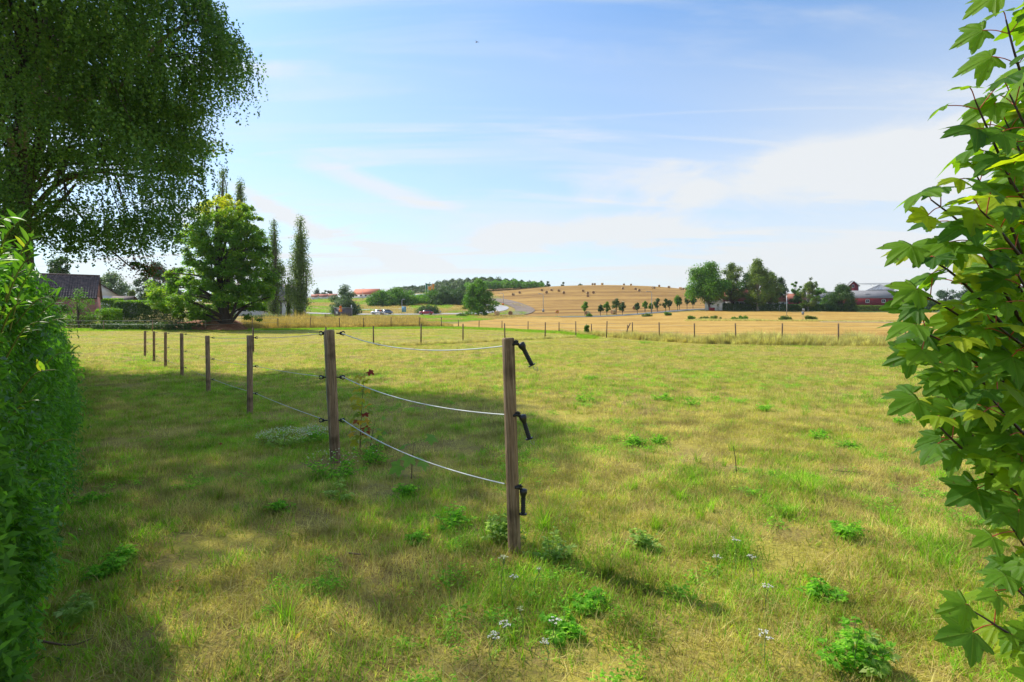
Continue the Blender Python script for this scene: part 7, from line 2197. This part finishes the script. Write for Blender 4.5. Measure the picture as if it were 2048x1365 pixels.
YA = [(1472, 1080, .20, 'yarrow flower head highest in the frame, above the bluish tussock', 1.1), (1434, 1113, .16, 'small single yarrow head left of the pair on the tussock'), (1502, 1113, .18, 'yarrow heads pair right on the bluish tussock'), (1535, 1172, .16, 'yarrow head a little right and below the tussock pair', 1.1),
      (1530, 1268, .14, 'large white yarrow head left of the biggest weed', 1.3), (1110, 1242, .13, 'white yarrow head low in the centre among its feathery leaves', 1.1), (1010, 1247, .12, 'upper of the two left yarrow heads near the bottom', 1.1), (988, 1272, .12, 'lower of the two left yarrow heads near the bottom', 1.2),
      (1028, 1153, .14, 'loose yarrow head just in front of the gate post foot', 1.1), (1007, 1114, .26, 'tall cream yarrow on a long stalk left of the gate post foot', 1.0), (1040, 1218, .12, 'small cream yarrow bud between the gate post and the lower heads', .6), (1090, 1283, .10, 'small grey white yarrow head at the very bottom centre', .8), (1078, 1138, .16, 'tiny yarrow head right of the loose one', .5)]
for y_ in YA: yarrow(y_[0], y_[1], y_[2], y_[3], y_[4] if len(y_) > 4 else 1.0, 'cream' in y_[3])


def sapling(px, py, top_py, label, leafmat_, nl, lw, bend=0.0, name='sapling', red=True, spread=.5):
    d = 5.0
    for _ in range(30): d = (H - gzs(X(px, d), d)) * F / (py - HY)
    g = G(px, d); h = (py - top_py) / F * d; rng = np.random.default_rng(int(px)); root = empty(name, g, label, 'sapling')
    mb = MB(); p = smooth_path([(0, 0, -.02), (bend * .3, 0, h * .45), (bend, 0, h * .97)], 6); mb.tube(p, np.linspace(.006, .002, len(p)), 6, False)
    for i in range(nl):
        f = 1 - (i / nl) ** .8 * (1 - .22) if nl > 4 else .95 - .2 * i
        q = p[min(int(f * (len(p) - 1)), len(p) - 1)]; a = i * 2.4 + rng.normal() * .3; dr = np.array([math.cos(a), math.sin(a) * .8, .35]); l = lw * rng.uniform(.5, 1.0)
        e = q + dr * l; mb.tube([q, e], .0012, 4, False)
        w = lw * rng.uniform(.7, 1.2)
        out = Vector((dr[0], dr[1], -.25 + rng.normal() * .2)); nr = Vector((rng.normal() * .3, -.5, .9))
        o = link('leaf', SAP[leafmat_][int(rng.integers(3))], root); o.matrix_local = Matrix.Translation(Vector(e)) @ (frame_from(out, nr) @ Matrix.Scale(w, 3)).to_4x4()
    mb.build('stem', M['twig_brown'], root, True)


M['sap_yellow'] = leafmat('sap_yellow', [(0, (.14, .24, .02)), (.35, (.40, .36, .02)), (.75, (.55, .36, .03)), (.9, (.35, .10, .03)), (1, (.22, .03, .02))], .4, .5, True)
M['sap_green'] = leafmat('sap_green', [(0, (.12, .25, .05)), (.7, (.22, .36, .08)), (1, (.40, .42, .05))], .5, .8, True, 1.9)
SAP = {k: [syc_leaf(s, .3, M[k])[0] for s in (7, 8, 9)] for k in ('sap_yellow', 'sap_green')}
sapling(720, 903, 742, 'tall thin maple sapling with yellow and reddish leaves behind the lowest cords', 'sap_yellow', 34, .10, .05)
sapling(740, 905, 838, 'short green sapling beside the tall yellow one', 'sap_green', 12, .085, .06)
sapling(752, 905, 868, 'smallest sapling right of the short green one', 'sap_green', 5, .06, .03)
sapling(823, 958, 884, 'sycamore seedling with three big greyish leaves under the lowest gate cord', 'sap_green', 5, .14, .02)
# dry dead stalk and twigs lying about
def stick(px, py, pts, r, label, mat='twig_brown', nm='twig'):
    d = 4.0
    for _ in range(30): d = (H - gzs(X(px, d), d)) * F / (py - HY)
    mb = MB(); p = smooth_path(pts, 4); mb.tube(p, np.linspace(r, r * .5, len(p)), 6); o = mb.build(nm, M[mat], None, True, G(px, d)); tag(o, label, 'twig')


stick(1473, 945, [(0, 0, -.02), (-.01, 0, .12), (-.025, .01, .24)], .0045, 'dead dark stalk standing upright in the sunny lawn', 'twig_dark', 'dead_stalk')
stick(805, 1010, [(-.09, .15, .03), (0, 0, .02), (.05, -.10, .015)], .004, 'pale dry twig lying across the bare soil in front of the seedling')
stick(712, 1115, [(-.045, .01, .02), (0, 0, .02), (.06, -.005, .015)], .006, 'short brown stick on the worn lawn at lower left')
stick(835, 1066, [(-.04, .04, .02), (.05, -.03, .02)], .0025, 'thin straw twig near the grass clump')
stick(1690, 948, [(-.12, .03, .03), (0, 0, .02), (.12, -.02, .02)], .004, 'thin dark twig lying in the grass near the right side', 'twig_dark')
stick(132, 1305, [(-.12, .0, .05), (.02, 0, .03), (.10, .02, .05)], .005, 'reddish brown twig at the hedge foot in the lower left')
# ivy at the foot of the gate post
iv, g_, w_, h_, rng_, d_ = herb('ivy', 1022, 1088, 34, 60, 'bushy', 'dark ivy shoots climbing the foot of the gate post', 'climber', 'herb_grey', 5)
# fallen yellow leaves
LF = syc_leaf(12, .2, M['sap_yellow'])[0]
FL = [(468, 893), (260, 860), (238, 756), (210, 846), (390, 858), (395, 795), (100, 1062), (515, 925), (140, 905), (440, 895), (880, 770), (1132, 886), (600, 1290), (350, 1180)]
FLL = ['on the worn lawn below the white flowers', 'left of the second row of worn patches', 'small one far up beside the hedge end', 'in the middle of the shaded lawn', 'right of centre of the shaded lawn', 'farthest up near the fence posts',
       'at the hedge foot, nearest to the camera', 'below the left white flower patch', 'close to the hedge in the mid shade', 'between the hedge and the white flowers', 'right of the fence under the middle gate cord', 'just right of the gate post handles', 'at the lower centre of the lawn', 'on the bare soil in the lower left']
for i, (px, py) in enumerate(FL):
    d = 4.0
    for _ in range(30): d = (H - gzs(X(px, d), d)) * F / (py - HY)
    o = link('fallen_leaf', LF, None, G(px, d, .045)); o.scale = (.045, .045, .045); o.rotation_euler = (R(random.uniform(-25, 25)), R(random.uniform(-25, 25)), random.uniform(0, 6))
    tag(o, 'small yellow fallen leaf ' + FLL[i], 'leaf', 'fallen leaves on the lawn')

# a bird high in the sky
bg_ = P(953, 85, 60); bd = empty('bird', bg_, 'small dark bird flying high in the blue part of the sky', 'bird', rz=R(50))
mb = MB(); mb.tube([(0, -.16, 0), (0, -.10, 0), (0, 0, 0), (0, .12, .01), (0, .17, .015)], [.015, .035, .05, .03, .008], 8); mb.build('body', M['black_paint'], bd, True)
for s in (-1, 1):
    V = [(0, -.05, 0), (s * .14, -.02, .06), (s * .32, -.10, .05), (s * .14, -.11, .055), (0, -.12, 0)]
    link('wing', mesh_np('wing', V, np.array([(0, 1, 3), (1, 2, 3), (0, 3, 4)]), M['black_paint']), bd)
link('tail', mesh_np('tail', [(0, -.14, 0), (-.05, -.26, 0), (.05, -.26, 0)], np.array([(0, 1, 2)]), M['black_paint']), bd)
# ------------------------------------------------------------------ thin summer haze
hz = MB(); hz.box((0, 0, 29), (7700, 7700, 61.6))
hm = bpy.data.materials.new('thin_haze'); hm.use_nodes = True; hn = hm.node_tree; hn.nodes.clear()
pv = hn.nodes.new('ShaderNodeVolumePrincipled'); pv.inputs['Density'].default_value = 0.00013; pv.inputs['Color'].default_value = (0.86, 0.92, 1.0, 1); pv.inputs['Anisotropy'].default_value = 0.3
ho = hn.nodes.new('ShaderNodeOutputMaterial'); hn.links.new(pv.outputs[0], ho.inputs['Volume'])
tag(hz.build('haze', hm), 'thin summer haze in the air over the whole valley', 'haze', kind='stuff')
print('objects', len(bpy.data.objects), 'tris', sum(len(o.data.loops) - 2 * len(o.data.polygons) for o in bpy.data.objects if o.type == 'MESH'))
